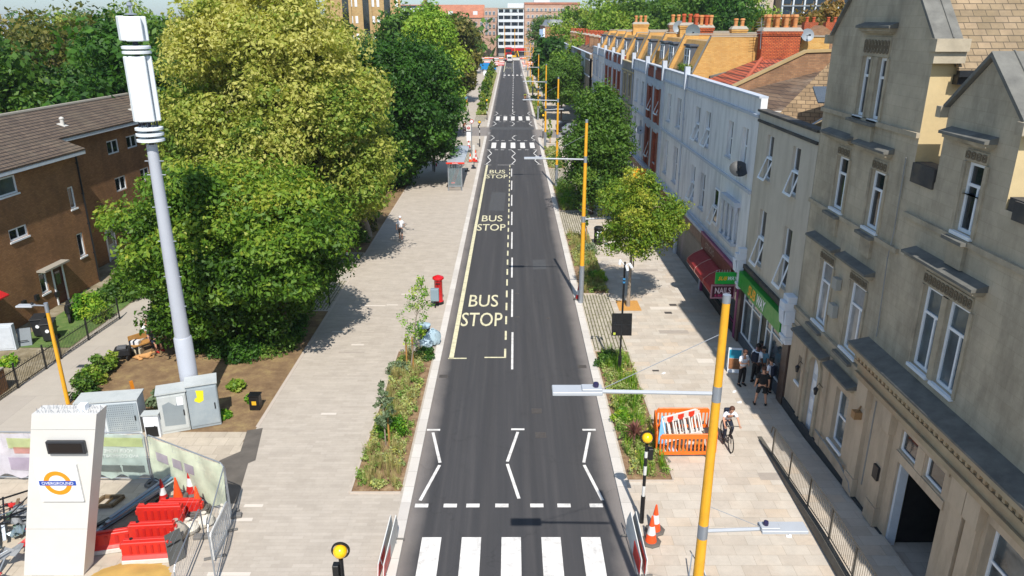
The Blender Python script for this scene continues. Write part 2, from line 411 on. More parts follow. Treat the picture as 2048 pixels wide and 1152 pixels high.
def sapling(loc, h, cr, lmat, label, seed, cz=None, per=26, leaf=.07, stake_h=1.2, n=60, rz=None, lean=0, stakes=((.14, 0),)):
    t = thing('young_tree', loc, label, 'tree', 'young street trees'); rg = np.random.default_rng(seed)
    cz = cz or h*.62; rz = rz or h*.40; x, y, z = loc
    C = []
    for i in range(n):
        f = rg.random(); zz = cz - rz + 2*rz*f; w_ = cr * (1 - abs(2*f - .85))**.6 if abs(2*f-.85) < 1 else .05
        a = rg.random()*6.283; q = w_ * rg.random()**.5
        C.append((x + lean*(zz/h) + q*math.cos(a), y + q*math.sin(a), z + zz))
    leaf_mesh('crown', lmat, C, np.full(n, cr*.22), per, leaf, seed, t, fill=.8, droop=.4)
    m = MB(); m.tube([(x, y, z), (x+lean*.5, y, z+h*.5), (x+lean, y, z+h*.97)], [.035, .024, .006], 6)
    for i in range(0, n, 4):
        c = C[i]; zz = max(z + .5, c[2] - .35); f = (zz - z)/h
        m.tube([(x+lean*f, y, zz), c], [.010, .004], 4)
    m.build('trunk', bark_pale, t)
    for dx, dy in stakes:
        s = MB(); s.tube([(x+dx, y+dy, z-.1), (x+dx, y+dy, z+stake_h)], .035, 7); s.tube([(x, y, z+stake_h*.9), (x+dx, y+dy, z+stake_h*.9)], .015, 5)
        s.build('stake', wood, t)
    return t
# ---------------------------------------------------------------- people
skin_a = mat('skin_light', '#c08f73', .5, var=.06, vs=8); skin_b = mat('skin_tan', '#94664a', .5, var=.06, vs=8); skin_c = mat('skin_brown', '#573829', .5, var=.06, vs=8)
hair_d = mat('hair_dark', '#221a15', .7, var=.3, vs=20); hair_b = mat('hair_brown', '#4c2c1c', .7, var=.3, vs=20); hair_k = mat('hair_black', '#0d0b0a', .6, var=.3, vs=20)
c_white = mat('white_cotton', '#dfe1e6', .9, var=.05, vs=5, bmp=.2, bs=12); c_black = mat('black_cloth', '#17171a', .9, var=.25, vs=5, bmp=.2, bs=12)
c_navy = mat('navy_cloth', '#1a2132', .9, var=.2, vs=5, bmp=.2, bs=12); c_grey = mat('grey_cloth', '#54565a', .9, var=.2, vs=5); c_red = mat('red_cloth', '#a8201c', .8, var=.1, vs=5)
c_blue = mat('pale_blue_cloth', '#6d9cb0', .9, var=.1, vs=5); c_yellow = mat('lime_cloth', '#a5b832', .8, var=.1, vs=5); c_pink = mat('pink_cloth', '#b58489', .9, var=.1)
c_orange = mat('orange_cloth', '#c46a2e', .8, var=.1); rubber = mat('black_rubber', '#141414', .8, var=.2, vs=8); shoe_w = mat('white_shoe', '#c8c4bd', .7, var=.1)
eye_m = mat('eye_dark', '#16110e', .3, var=.05); lip_m = mat('lip', '#8a4a42', .5, var=.05)
def skin_mesh(name, J, E, mats, parent, sub_=1, root='pelvis'):
    ks = list(J); me = bpy.data.meshes.new(name + '_k'); me.from_pydata([J[k][0] for k in ks], [(ks.index(a), ks.index(b)) for a, b in E], [])
    o = bpy.data.objects.new('tmp', me); COL.objects.link(o)
    md = o.modifiers.new('s', 'SKIN'); ss = o.modifiers.new('u', 'SUBSURF'); ss.levels = sub_; ss.render_levels = sub_
    for i, k in enumerate(ks):
        r = J[k][1]; r = r if isinstance(r, tuple) else (r, r)
        me.skin_vertices[0].data[i].radius = r; me.skin_vertices[0].data[i].use_root = (k == (root if root in J else ks[0]))
    bpy.context.view_layer.update()
    nm = bpy.data.meshes.new_from_object(o.evaluated_get(bpy.context.evaluated_depsgraph_get()))
    bpy.data.objects.remove(o); bpy.data.meshes.remove(me)
    nm.name = name; nm.materials.clear(); nm.materials.append(mats); nm.polygons.foreach_set('use_smooth', [True]*len(nm.polygons)); nm.update()
    q = bpy.data.objects.new(name, nm); COL.objects.link(q); q.parent = parent; return q
STAND = dict(pelvis=(0, 0, .95), waist=(0, 0, 1.08), chest=(0, -.01, 1.30), neckb=(0, 0, 1.46), neck=(0, -.01, 1.54), head=(0, -.02, 1.63), crown=(0, -.015, 1.73),
             shl=(.18, 0, 1.42), shr=(-.18, 0, 1.42), ell=(.25, .02, 1.14), elr=(-.25, .02, 1.14), wrl=(.27, -.08, .90), wrr=(-.27, -.08, .90), hal=(.27, -.11, .83), har=(-.27, -.11, .83),
             hil=(.09, 0, .90), hir=(-.09, 0, .90), knl=(.11, -.02, .50), knr=(-.11, -.02, .50), anl=(.12, .02, .09), anr=(-.12, .02, .09), tol=(.13, -.15, .035), tor=(-.13, -.15, .035))
RAD = dict(pelvis=(.145, .105), waist=(.125, .09), chest=(.155, .105), neckb=(.075, .06), neck=(.055, .055), head=(.078, .092), crown=(.07, .08), shl=.062, shr=.062, ell=.042, elr=.042,
           wrl=.029, wrr=.029, hal=.034, har=.034, hil=.088, hir=.088, knl=.058, knr=.058, anl=.04, anr=.04, tol=.034, tor=.034)
EDG = [('pelvis', 'waist'), ('waist', 'chest'), ('chest', 'neckb'), ('neckb', 'neck'), ('neck', 'head'), ('head', 'crown'), ('chest', 'shl'), ('chest', 'shr'), ('shl', 'ell'), ('shr', 'elr'),
       ('ell', 'wrl'), ('elr', 'wrr'), ('wrl', 'hal'), ('wrr', 'har'), ('pelvis', 'hil'), ('pelvis', 'hir'), ('hil', 'knl'), ('hir', 'knr'), ('knl', 'anl'), ('knr', 'anr'), ('anl', 'tol'), ('anr', 'tor')]
def person(loc, rz, label, pose=None, skin=None, hair=None, shirt=None, legs=None, shoes=None, legs_len=1.0, pack=None, hat=None, h=1.72, group=None, sleeves=.55, hairlen=0, bag=None, detail=True):
    """faces -y in its own frame; rz turns it"""
    t = thing('person', loc, label, 'person', group, rz); k = h / 1.74
    J = dict(STAND); J.update(pose or {}); J = {a: tuple(c*k for c in v) for a, v in J.items()}
    jr = {a: (J[a], RAD[a] if not isinstance(RAD[a], tuple) else RAD[a]) for a in J}
    skin = skin or skin_a
    body = skin_mesh('body', jr, EDG, skin, t, 2 if detail else 1)
    V = lambda a: Vector(J[a])
    # five fingers per hand, part of the body mesh
    f = local()
    for s in 'lr':
        hnd = V('ha'+s); d = (hnd - V('wr'+s)).normalized(); side = d.cross(Vector((0, 1, .2))).normalized()
        for i in range(4):
            b = hnd + side*(.022*(i-1.5)) + d*.02; L = (.055, .066, .062, .048)[i]
            f.tube([b, b + d*L*.6, b + d*L + Vector((0, -.012, -.006))], [.009, .008, .006], 5)
        b = hnd + side*.03 - d*.01; f.tube([b, b + side*.022 + d*.03, b + side*.022 + d*.055], [.011, .009, .007], 5)
    hd = V('head').lerp(V('crown'), .5); up = (V('crown') - V('neck')).normalized(); fw = Vector((0, -1, 0)); fw = (fw - up*fw.dot(up)).normalized(); rt = up.cross(fw)
    f.ball(hd + fw*.098*k - up*.035, .017, 6); 
    for s in (-1, 1): f.ball(hd + rt*s*.083*k - up*.03, .02, 6)
    fo = f.build('extra', skin, None); 
    bm = bmesh.new(); bm.from_mesh(body.data); bm.from_mesh(fo.data); bm.to_mesh(body.data); bm.free(); m_ = fo.data; bpy.data.objects.remove(fo); bpy.data.meshes.remove(m_)
    body.data.polygons.foreach_set('use_smooth', [True]*len(body.data.polygons))
    if detail:
        e = local()
        for s in (-1, 1): e.ball(hd + rt*s*.034 + fw*.088*k - up*.012, .011, 6)
        e.build('eyes', eye_m, t); e = local(); e.obox(hd + fw*.092*k - up*.075, (.045, .012, .012)); e.build('mouth', lip_m, t)
    # hair
    if hat is None:
        hm = local(); hm.ball(hd + up*.03 - fw*.018, .105*k, 12, .98)
        if hairlen: hm.tube([hd - fw*.06, hd - fw*.10 - up*.12, hd - fw*.10 - up*hairlen], [.08, .075, .03], 8)
        # the face stays bare: drop the faces in front and below the brow
        keep = [i for i, fc in enumerate(hm.f) if not ((sum((Vector(hm.v[j]) for j in fc), Vector())/len(fc) - hd).dot(fw) > .03 and (sum((Vector(hm.v[j]) for j in fc), Vector())/len(fc) - hd).dot(up) < .055)
                and not ((sum((Vector(hm.v[j]) for j in fc), Vector())/len(fc) - hd).dot(up) < -.045 and not hairlen)]
        hm.f = [hm.f[i] for i in keep]; hm.m = [0]*len(hm.f); hm.build('hair', hair or hair_d, t, smooth=True, recalc=False)
    else:
        hm = local(); hm.ball(hd + up*.045, .108*k, 12, .8); hm.obox(hd + up*.04 + fw*.13, (.15, .1, .015)); hm.build('cap', hat, t, smooth=True)
    # shirt: torso and sleeves, a little outside the body
    g = 1.26; S = {}; 
    for a in ('pelvis', 'waist', 'chest', 'neckb', 'shl', 'shr'):
        r = RAD[a]; r = r if isinstance(r, tuple) else (r, r); S[a] = (J[a], (r[0]*g, r[1]*g))
    S['neckb'] = (tuple(V('chest').lerp(V('neckb'), .85)), (.09, .08))
    for s in 'lr': S['el'+s] = (tuple(V('sh'+s).lerp(V('el'+s), min(1, sleeves/.55*.75))), .062)
    E2 = [('pelvis', 'waist'), ('waist', 'chest'), ('chest', 'neckb'), ('chest', 'shl'), ('chest', 'shr'), ('shl', 'ell'), ('shr', 'elr')]
    if sleeves > .8:
        for s in 'lr': S['el'+s] = (J['el'+s], .056); S['wr'+s] = (J['wr'+s], .042); E2.append(('el'+s, 'wr'+s))
    skin_mesh('shirt', S, E2, shirt or c_white, t, 2 if detail else 1)
    # trousers or shorts
    S = {}; r = RAD['pelvis']; S['pelvis'] = (J['pelvis'], (r[0]*1.2, r[1]*1.25)); S['waist'] = (tuple(V('pelvis').lerp(V('waist'), .5)), (.14, .105)); E3 = [('pelvis', 'waist')]
    for s in 'lr':
        S['hi'+s] = (J['hi'+s], .105); E3.append(('pelvis', 'hi'+s))
        if legs_len >= 1:
            S['kn'+s] = (J['kn'+s], .074); S['an'+s] = (tuple(V('an'+s) + Vector((0, 0, .02))), .062); E3 += [('hi'+s, 'kn'+s), ('kn'+s, 'an'+s)]
        else:
            S['kn'+s] = (tuple(V('hi'+s).lerp(V('kn'+s), .95)), .088); E3 += [('hi'+s, 'kn'+s)]
    skin_mesh('trousers' if legs_len >= 1 else 'shorts', S, E3, legs or c_black, t, 2 if detail else 1)
    for s in 'lr':
        sh = local(); a, b = V('an'+s), V('to'+s); d = (b-a); d.z = 0; d = d.normalized() if d.length > 1e-4 else Vector((0, -1, 0))
        sh.tube([a - d*.05 + Vector((0, 0, -.035)), a + d*.04 + Vector((0, 0, -.03)), a + d*.13 + Vector((0, 0, -.045)), a + d*.20 + Vector((0, 0, -.055))], [.048, .055, .046, .028], 8)
        sh.build('shoe', shoes or rubber, t, smooth=True)
    if pack:
        pm = local(); c = V('chest').lerp(V('waist'), .35) + Vector((0, .17, 0))
        bmx = local(); bmx.obox(c, (.29, .17, .42), 0, 0.05); bo = bmx.build('backpack', pack, t, bevel=.03)
        for s in (-1, 1):
            q = local(); q.tube([V('chest') + Vector((s*.10, .12, .12)), V('chest') + Vector((s*.11, -.03, .15)), V('chest') + Vector((s*.13, -.13, -.02)), V('waist') + Vector((s*.15, .02, .02))], .02, 6)
            q.build('strap', pack, bo)
    if bag:
        bo = local(); c = V('har') + Vector((-.02, 0, -.27)); bo.obox(c, (.12, .28, .30)); bo.tube([c + Vector((0, -.08, .14)), V('har'), c + Vector((0, .08, .14))], .01, 5); bo.build('bag', bag, t, bevel=.01)
    return t
# ================================================================ ground, road, pavements
RZ = -0.08
def sheet(name, pts, z, m, kind='structure'):
    mb = MB(); mb.poly(*[(x, y, z) for x, y in pts]); o = mb.build(name, m, recalc=False); o['kind'] = kind; return o
def rect(name, x0, x1, y0, y1, z, m): return sheet(name, [(x0, y0), (x1, y0), (x1, y1), (x0, y1)], z, m)
def asphalt():
    m, n, l, b = base('asphalt'); p = pos(n); s = N(n, 'ShaderNodeSeparateXYZ'); l.new(p, s.inputs[0]); x = s.outputs[0]
    mp = N(n, 'ShaderNodeMapping'); mp.inputs['Scale'].default_value = (2.2, .045, 1); l.new(p, mp.inputs['Vector'])
    streak = noise(n, l, mp.outputs[0], 1.6, 6, .65)
    c = ramp(n, l, streak, [(.25, lin('#38383a')), (.52, lin('#403f40')), (.8, lin('#4d4b4b'))])
    # wheel paths: four darker rubbed bands
    wv = N(n, 'ShaderNodeMath', operation='PINGPONG'); ad = mth(n, l, 'ADD', x, .05); l.new(mth(n, l, 'ABSOLUTE', ad), wv.inputs[0]); wv.inputs[1].default_value = .85
    wp = ramp(n, l, mth(n, l, 'ADD', wv.outputs[0], mth(n, l, 'MULTIPLY', streak, .35)), [(.62, (1.03,)*3), (1.0, (.93,)*3)])
    c = mix(n, l, 1., c, wp, 'MULTIPLY')
    # pale dust along the kerbs
    ed = mth(n, l, 'ADD', mth(n, l, 'ABSOLUTE', mth(n, l, 'SUBTRACT', x, .1)), mth(n, l, 'MULTIPLY', noise(n, l, p, .5, 5), .5))
    k = ramp(n, l, mth(n, l, 'MULTIPLY', ed, .25), [(.78, (0, 0, 0)), (.90, (.55,)*3), (1., (.75,)*3)])
    c = mix(n, l, k, c, lin('#908882'))
    g = ramp(n, l, noise(n, l, p, 60, 2), [(.3, (.82,)*3), (.7, (1.18,)*3)]); c = mix(n, l, 1., c, g, 'MULTIPLY')
    # patches and stains
    st = ramp(n, l, noise(n, l, p, .8, 7, .7), [(.6, (1.,)*3), (.72, (.86,)*3)]); c = mix(n, l, 1., c, st, 'MULTIPLY')
    # fine cracks
    v = N(n, 'ShaderNodeTexVoronoi', feature='DISTANCE_TO_EDGE'); v.inputs['Scale'].default_value = .16
    wz = N(n, 'ShaderNodeVectorMath', operation='ADD'); l.new(p, wz.inputs[0]); nn = N(n, 'ShaderNodeTexNoise'); nn.inputs['Scale'].default_value = 1.5; nn.inputs['Detail'].default_value = 6; l.new(p, nn.inputs['Vector']); l.new(nn.outputs['Color'], wz.inputs[1]); l.new(wz.outputs[0], v.inputs['Vector'])
    ck = ramp(n, l, v.outputs['Distance'], [(.0, (.8,)*3), (.004, (1.,)*3)]); c = mix(n, l, 1., c, ck, 'MULTIPLY')
    l.new(c, b.inputs['Base Color']); b.inputs['Roughness'].default_value = .82; b.inputs['Specular IOR Level'].default_value = .4
    bump(n, l, b, noise(n, l, p, 90, 3), .25, .006); return m
def paving(name, cs, bw, rh, mode, mortar, seed, stain='#8d8176', var=.16, amt=.35, ms=.006, gain=1.):
    """stone slabs, each its own tone"""
    m, n, l, b = base(name); p = pos(n); v = wallvec(n, l, mode)
    t = N(n, 'ShaderNodeTexBrick'); t.offset = .37; t.offset_frequency = 2; l.new(v, t.inputs['Vector'])
    for k, x in (('Scale', 1), ('Mortar Size', ms), ('Mortar Smooth', .2), ('Brick Width', bw), ('Row Height', rh), ('Bias', 0)): t.inputs[k].default_value = x
    t.inputs['Color1'].default_value = (0, 0, 0, 1); t.inputs['Color2'].default_value = (1, 1, 1, 1); t.inputs['Mortar'].default_value = (.5, .5, .5, 1)
    # per-slab tone and a slower drift
    f = mth(n, l, 'ADD', mth(n, l, 'MULTIPLY', N_out(n, l, t), .62), mth(n, l, 'MULTIPLY', noise(n, l, p, .35, 5), .42))
    c = ramp(n, l, f, [(i/(len(cs)-1), scl(lin(x), gain)) for i, x in enumerate(cs)])
    c = mix(n, l, t.outputs['Fac'], c, lin(mortar))
    g = ramp(n, l, noise(n, l, p, 1.3, 9, .75), [(.3, (1-var,)*3), (.7, (1+var*.5,)*3)]); c = mix(n, l, 1., c, g, 'MULTIPLY')
    k = ramp(n, l, noise(n, l, p, .7, 9, .8), [(.55, (0,)*3), (.75, (amt,)*3)]); c = mix(n, l, k, c, lin(stain))
    sp = ramp(n, l, noise(n, l, p, 7, 3, .6), [(.70, (1,)*3), (.76, (.72,)*3)]); c = mix(n, l, 1., c, sp, 'MULTIPLY')
    l.new(c, b.inputs['Base Color']); b.inputs['Roughness'].default_value = .8; b.inputs['Specular IOR Level'].default_value = .3
    bump(n, l, b, mth(n, l, 'SUBTRACT', 1., t.outputs['Fac']), .3, .006); return m
def N_out(n, l, t):
    s = N(n, 'ShaderNodeSeparateColor'); l.new(t.outputs['Color'], s.inputs[0]); return s.outputs[0]
M_road = asphalt()
M_pavL = paving('paving_planks', ['#a89e91', '#aea497', '#b3a99c', '#b9afa2'], .62, .16, 'floor', '#a69c8f', 3, var=.13)
M_pavR = paving('paving_flags', ['#afa292', '#b9aea0', '#c1b8ab', '#c3ac92'], .75, .45, 'floor', '#a09585', 4, var=.16)
M_pavW = paving('yard_flags', ['#a89c8c', '#b6aa98', '#c0b4a2'], .6, .6, 'floor', '#8d8273', 5, var=.2)
M_pavA = paving('alley_concrete', ['#a39b91', '#aba398', '#b0a89c'], 6, 2.6, 'floor', '#8d867c', 6, var=.08, amt=.2)
M_kerb = paving('granite_kerb', ['#b9b3ac', '#c6c0b8', '#cec9c2'], 3, .915, 'floor', '#8a847c', 7, var=.08)
M_edge = mat('edging_stone', '#b4a89b', .8, var=.08, vs=3)
def stripes():
    m, n, l, b = base('grass_joint_paving'); p = pos(n); v = wallvec(n, l, 'floory')
    t = N(n, 'ShaderNodeTexBrick'); l.new(v, t.inputs['Vector'])
    for k, x in (('Scale', 1), ('Mortar Size', .028), ('Mortar Smooth', .15), ('Brick Width', 1.1), ('Row Height', .17), ('Bias', 0)): t.inputs[k].default_value = x
    t.inputs['Color1'].default_value = (*lin('#a39a8c'), 1); t.inputs['Color2'].default_value = (*lin('#b5ac9c'), 1); t.inputs['Mortar'].default_value = (*lin('#5b5a35'), 1)
    g = ramp(n, l, noise(n, l, p, 2, 8, .7), [(.3, (.75,)*3), (.7, (1.1,)*3)]); c = mix(n, l, 1., t.outputs['Color'], g, 'MULTIPLY')
    k = ramp(n, l, noise(n, l, p, 1.1, 8, .75), [(.55, (0,)*3), (.7, (.55,)*3)]); c = mix(n, l, k, c, lin('#6f6a3e'))
    l.new(c, b.inputs['Base Color']); b.inputs['Roughness'].default_value = .9; return m
M_strip = stripes()
def soilm(name, a, b_, c_, sc=1.2):
    m, n, l, b = base(name); p = pos(n)
    c = ramp(n, l, noise(n, l, p, sc, 10, .75), [(.3, lin(a)), (.5, lin(b_)), (.68, lin(c_))])
    l.new(c, b.inputs['Base Color']); b.inputs['Roughness'].default_value = .95; bump(n, l, b, noise(n, l, p, 14, 8, .7), .6, .04); return m
M_soil = soilm('dry_soil', '#5c4630', '#7d6548', '#978257'); M_bed = soilm('bed_mulch', '#57402e', '#84694e', '#a08a68', 3.)
M_land = soilm('land', '#39452a', '#4d5534', '#6d6a50', .05); M_grass = soilm('turf', '#3d5424', '#567034', '#6f7a46', 2.)
M_white = mat('road_white', '#dcd9d4', .6, var=.07, vs=2, dirt='#76726e', dirt_amt=.6, dirt_scale=3.5)
M_cream = mat('road_cream', '#d6cfab', .6, var=.07, vs=2, dirt='#6d6a5c', dirt_amt=.6, dirt_scale=4)
# the land, reaching the horizon, and everything laid on it
mb = MB(); mb.poly((-2500, -60, -.16), (2500, -60, -.16), (2500, 4000, -.16), (-2500, 4000, -.16)); mb.build('ground', M_land, recalc=False)['kind'] = 'structure'
rect('road', -3.35, 3.66, -10, 318, RZ, M_road)
rect('junction', -60, 60, 318, 338, RZ + .004, mat('old_asphalt', '#8b8782', .85, var=.1, vs=.6))
rect('side_road_west', -40, -3.30, 105.3, 114.5, -.004 + RZ + .012, M_road)
rect('side_road_east', 3.6, 11.2, 103.6, 111.9, RZ + .008, M_road)
def slab(name, x0, x1, y0, y1, m, z=0.):
    mb = MB(); mb.box(x0, x1, y0, y1, -.15, z); o = mb.build(name, m); o['kind'] = 'structure'; return o
slab('pavement_west', -10.0, -3.66, -10, 105.0, M_pavL); slab('pavement_west_far', -16.5, -3.66, 114.8, 317.5, M_pavL)
slab('pavement_east', 3.98, 11.34, -10, 103.3, M_pavR); slab('pavement_east_far', 3.98, 11.34, 112.2, 317.5, M_pavR)
slab('kerb_west', -3.66, -3.33, -10, 105.0, M_kerb, .004); slab('kerb_west_far', -3.66, -3.33, 114.8, 317.5, M_kerb, .004)
slab('kerb_east', 3.64, 3.98, -10, 103.3, M_kerb, .004); slab('kerb_east_far', 3.64, 3.98, 112.2, 317.5, M_kerb, .004)
slab('works_yard', -26, -10.0, -10, 24.9, M_pavW, -.004)
slab('garden_soil', -18.5, -10.0, 24.9, 105.0, M_soil, -.01)
slab('alley_path', -21.5, -18.5, 24.9, 60, M_pavA, -.006)
slab('front_gardens', -34, -21.5, 24.9, 70, soilm('garden_ground', '#5b5038', '#857a62', '#a39a88', .9), -.012)
rect('turf', -24.6, -21.6, 33.6, 46, .006, M_grass)
rect('cabinet_apron', -16.8, -10.2, 23.2, 25.6, .004, M_pavW)
sheet('tarmac_patch', [(-10.5, 21.0), (-9.1, 21.0), (-9.5, 23.4), (-9.3, 23.6), (-9.75, 25.9), (-10.3, 25.7), (-10.05, 24.2), (-10.6, 23.6)], .006, mat('dark_tarmac', '#5d5750', .9, var=.25, vs=1.5))
rect('striped_paving', -12.3, -10.0, 38.6, 43.6, .004, M_strip); rect('striped_paving', -12.6, -10.0, 45.2, 49.4, .004, M_strip)
rect('stone_paving', -12.4, -10.0, 43.6, 45.2, .004, M_pavA)
mb = MB()
for x0, x1, y0, y1 in ((-10.06, -9.92, 26, 104.8), (-12.4, -10.06, 38.5, 38.62), (-12.6, -10.06, 49.36, 49.5)): mb.box(x0, x1, y0, y1, -.02, .012)
mb.build('edging', M_edge)['kind'] = 'structure'
# planting beds
BEDS_W = [(-5.45, -3.74, 21.62, 33.1), (-5.9, -4.1, 128.6, 170), (-6.4, -4.2, 172, 236)]
BEDS_E = [(4.06, 5.64, 22.3, 33.1), (4.06, 5.75, 41.2, 54.0), (4.06, 5.95, 61.5, 72.2), (4.06, 5.95, 80.5, 93.5), (4.06, 5.8, 124, 160), (4.06, 5.8, 170, 215)]
STR = [(4.06, 5.64, 33.2, 41.1), (4.06, 5.85, 54.1, 61.4), (4.06, 5.9, 72.4, 80.4), (-5.9, -4.1, 84.4, 93.2), (-5.9, -4.1, 120.8, 128.4)]
for x0, x1, y0, y1 in STR: rect('striped_paving', x0, x1, y0, y1, .006, M_strip)
mb = MB()
for x0, x1, y0, y1 in BEDS_W + BEDS_E: rect('bed_soil', x0, x1, y0, y1, .010, M_bed)
for x0, x1, y0, y1 in BEDS_W + BEDS_E:
    e = .07; xo = x0 if x0 < 0 else x1
    mb.box(xo - e/2, xo + e/2, y0, y1, -.02, .05); mb.box(x0, x1, y0 - e, y0 - .002, -.02, .049); mb.box(x0, x1, y1 + .002, y1 + e, -.02, .049)
mb.build('bed_edging', M_edge)['kind'] = 'structure'
# manholes and small iron covers
M_iron = mat('cast_iron', '#4a4541', .6, var=.25, vs=8, bmp=.4, bs=40)
for x, y, w_, h_, z in ((1.05, 27.4, .42, .42, RZ), (1.15, 25.5, .42, .42, RZ), (-3.05, 30.6, .4, .3, RZ), (3.3, 31.6, .4, .3, RZ), (.35, 41.5, .2, .2, RZ), (.35, 37.8, .22, .15, RZ), (2.0, 37.6, .2, .14, RZ), (6.6, 31.0, .3, .16, 0), (8.6, 38.2, .4, .3, 0), (9.1, 39.4, .4, .3, 0), (10.6, 21.0, .35, .35, 0.2)):
    mb = MB(); mb.box(x-w_/2, x+w_/2, y-h_/2, y+h_/2, z-.02, z+.006)
    for i in range(3): mb.box(x-w_/2+.03, x+w_/2-.03, y-h_/2+h_*(i+.5)/3-.012, y-h_/2+h_*(i+.5)/3+.012, z+.006, z+.010)
    mb.build('drain_cover', M_iron)['kind'] = 'structure'
# ---------------------------------------------------------------- painted markings
mw, mc = MB(), MB(); ZM = RZ + .006
def q(mb, *p): mb.poly(*[(x, y, ZM) for x, y in p])
def line(mb, a, b, wd):
    a, b = Vector(a), Vector(b); d = (b-a).normalized(); p = Vector((-d.y, d.x)) * wd/2
    q(mb, a-p, b-p, b+p, a+p)
def zebra(y0, y1, dx=0., w_=.60):
    for i in range(-2, 3): q(mw, (i*1.235+dx-w_/2, y0), (i*1.235+dx+w_/2, y0), (i*1.235+dx+w_/2, y1), (i*1.235+dx-w_/2, y1))
def giveway(y, dx=0.): 
    for x in (-2.97, -2.02, -1.27, -.31, .85, 1.75, 2.82): q(mw, (x+dx-.22, y-.1), (x+dx+.22, y-.1), (x+dx+.22, y+.1), (x+dx-.22, y+.1))
def zigzag(x, y0, n, dirn, side, L=2.1, amp=.42, wd=.11, cap=1):
    """broken zig-zag starting at y0 and running towards dirn"""
    y = y0; s = side
    for i in range(n):
        a = (x - s*amp/2, y + dirn*.08); b = (x + s*amp/2, y + dirn*(L-.08)); line(mw, a, b, wd); s = -s; y += dirn*L
    if cap: xx = x - s*amp/2 * (1) ; line(mw, (xx - .26, y + dirn*.12), (xx + .26, y + dirn*.12), .13)
zebra(15.4, 19.38); giveway(21.0)
zigzag(-2.82, 21.2, 2, 1, 1, 2.28, .46); zigzag(.06, 21.3, 2, 1, -1, 2.25, .40); zigzag(2.85, 21.2, 2, 1, -1, 2.28, .42)
zebra(94.9, 99.4, .25); giveway(93.6, .2); giveway(101.2, .2)
zebra(122.7, 128.0, .3); giveway(121.0, .25); giveway(129.6, .25)
for x, s, s2 in ((-2.55, 1, 1), (.3, 1, -1), (2.95, -1, -1)):
    zigzag(x, 93.3, 4, -1, s, 2.4); zigzag(x+.05, 101.5, 2, 1, s2, 2.2); zigzag(x+.05, 120.8, 2, -1, s, 2.3); zigzag(x+.1, 130, 2, 1, s2, 2.3)
zebra(226.5, 230.5, .6); 
for x, s in ((-2.0, 1), (.7, 1), (3.2, 1)): zigzag(x, 232, 3, 1, s, 2.2); zigzag(x, 224.5, 3, -1, s, 2.2)
for a, b in ((31.3, 35.66), (37.8, 42.2), (44.4, 48.6), (50.7, 55.1), (57.2, 61.5), (63.7, 68), (70.2, 74.5), (76.7, 81)): line(mw, (.045, a), (.07, b), .10)
y = 135.0
while y < 224: line(mw, (.3+(y-135)*.004, y), (.3+(y-135)*.004, y+3.6), .11); y += 6
y = 238.
line(mw, (.8, 238), (.95, 310), .10)
for x in (-3.9,): 
    for yy in (107.2, 108.6): 
        for k in range(2): line(mw, (-4.4, yy+k*.6), (-2.95, yy+k*.6+.0), .12)
for yy in (106.9, 108.3): line(mw, (3.5, yy), (4.6, yy-.1), .16)
# bus stop bays
def bay(y0, y1, dx=0., letters=()):
    line(mc, (-2.85+dx, y0), (-2.66+dx, y1), .22); line(mc, (-3.0+dx, y0), (-2.12+dx, y0), .12); line(mc, (-1.27+dx, y0+.1), (-.24+dx, y0+.1), .12); line(mc, (-.29+dx, y0+.16), (-.29+dx, y0+1.1), .10)
    y = y0 + 2.2
    while y < y1: line(mc, (-.28+dx+(y-y0)*.003, y), (-.28+dx+(y-y0)*.003, y+1.15), .10); y += 2.05
    line(mw, (-1.5+dx, y1), (-.1+dx, y1), .10); line(mw, (-2.66+dx, y1), (-2.2+dx, y1), .10)
    for (yb, ys, x) in letters:
        text_mb(mc, 'BUS', (x, yb, ZM), (1, 0, 0), (0, 1, 0), 1.95, 1.66, bold=.004); text_mb(mc, 'STOP', (x, ys, ZM), (1, 0, 0), (0, 1, 0), 1.95, 2.2, bold=.004)
bay(32.5, 83.2, 0, [(40.3, 37.45, -1.57), (59.3, 56.5, -1.53), (79.3, 76.7, -1.45)])
bay(244, 302, .6, [(268, 262, -.9)])
mw.build('white_road_markings', M_white, recalc=False)['kind'] = 'structure'; mc.build('cream_road_markings', M_cream, recalc=False)['kind'] = 'structure'
# orange surround of the tree pit
# repaired trench and small patches in the carriageway, spots and replaced slabs on the pavements
M_patch = mat('patched_asphalt', '#47484a', .9, var=.12, vs=3)
sheet('road_patch', [(-1.9, 62), (-.6, 61.8), (-.5, 69), (-1.8, 69.3)], RZ+.003, M_patch); sheet('road_patch', [(1.4, 46), (2.3, 46.1), (2.3, 48.2), (1.45, 48.1)], RZ+.003, M_patch); sheet('road_patch', [(-3.2, 112), (3.4, 112), (3.4, 114.5), (-3.2, 114.5)], RZ+.003, M_patch)
M_new = mat('replaced_slab', '#cbc2b6', .8, var=.05); M_old = mat('stained_slab', '#a1978c', .85, var=.1, vs=4)
rq = random.Random(12)
for i in range(24):
    west = i % 2; x = rq.uniform(-9.6, -6) if west else rq.uniform(6, 10); y = rq.uniform(17.5, 60); rect('slab_patch', x, x+(.62 if west else .75)*rq.choice((1, 1, 2)), y, y+(.16 if west else .45), .0035+i*.00002, rq.choice((M_new, M_old, M_new)))
rect('tree_pit_gravel', 5.96, 7.2, 38.5, 40.1, .006, mat('resin_gravel', '#bd8a45', .9, var=.2, vs=12, bmp=.3, bs=60))
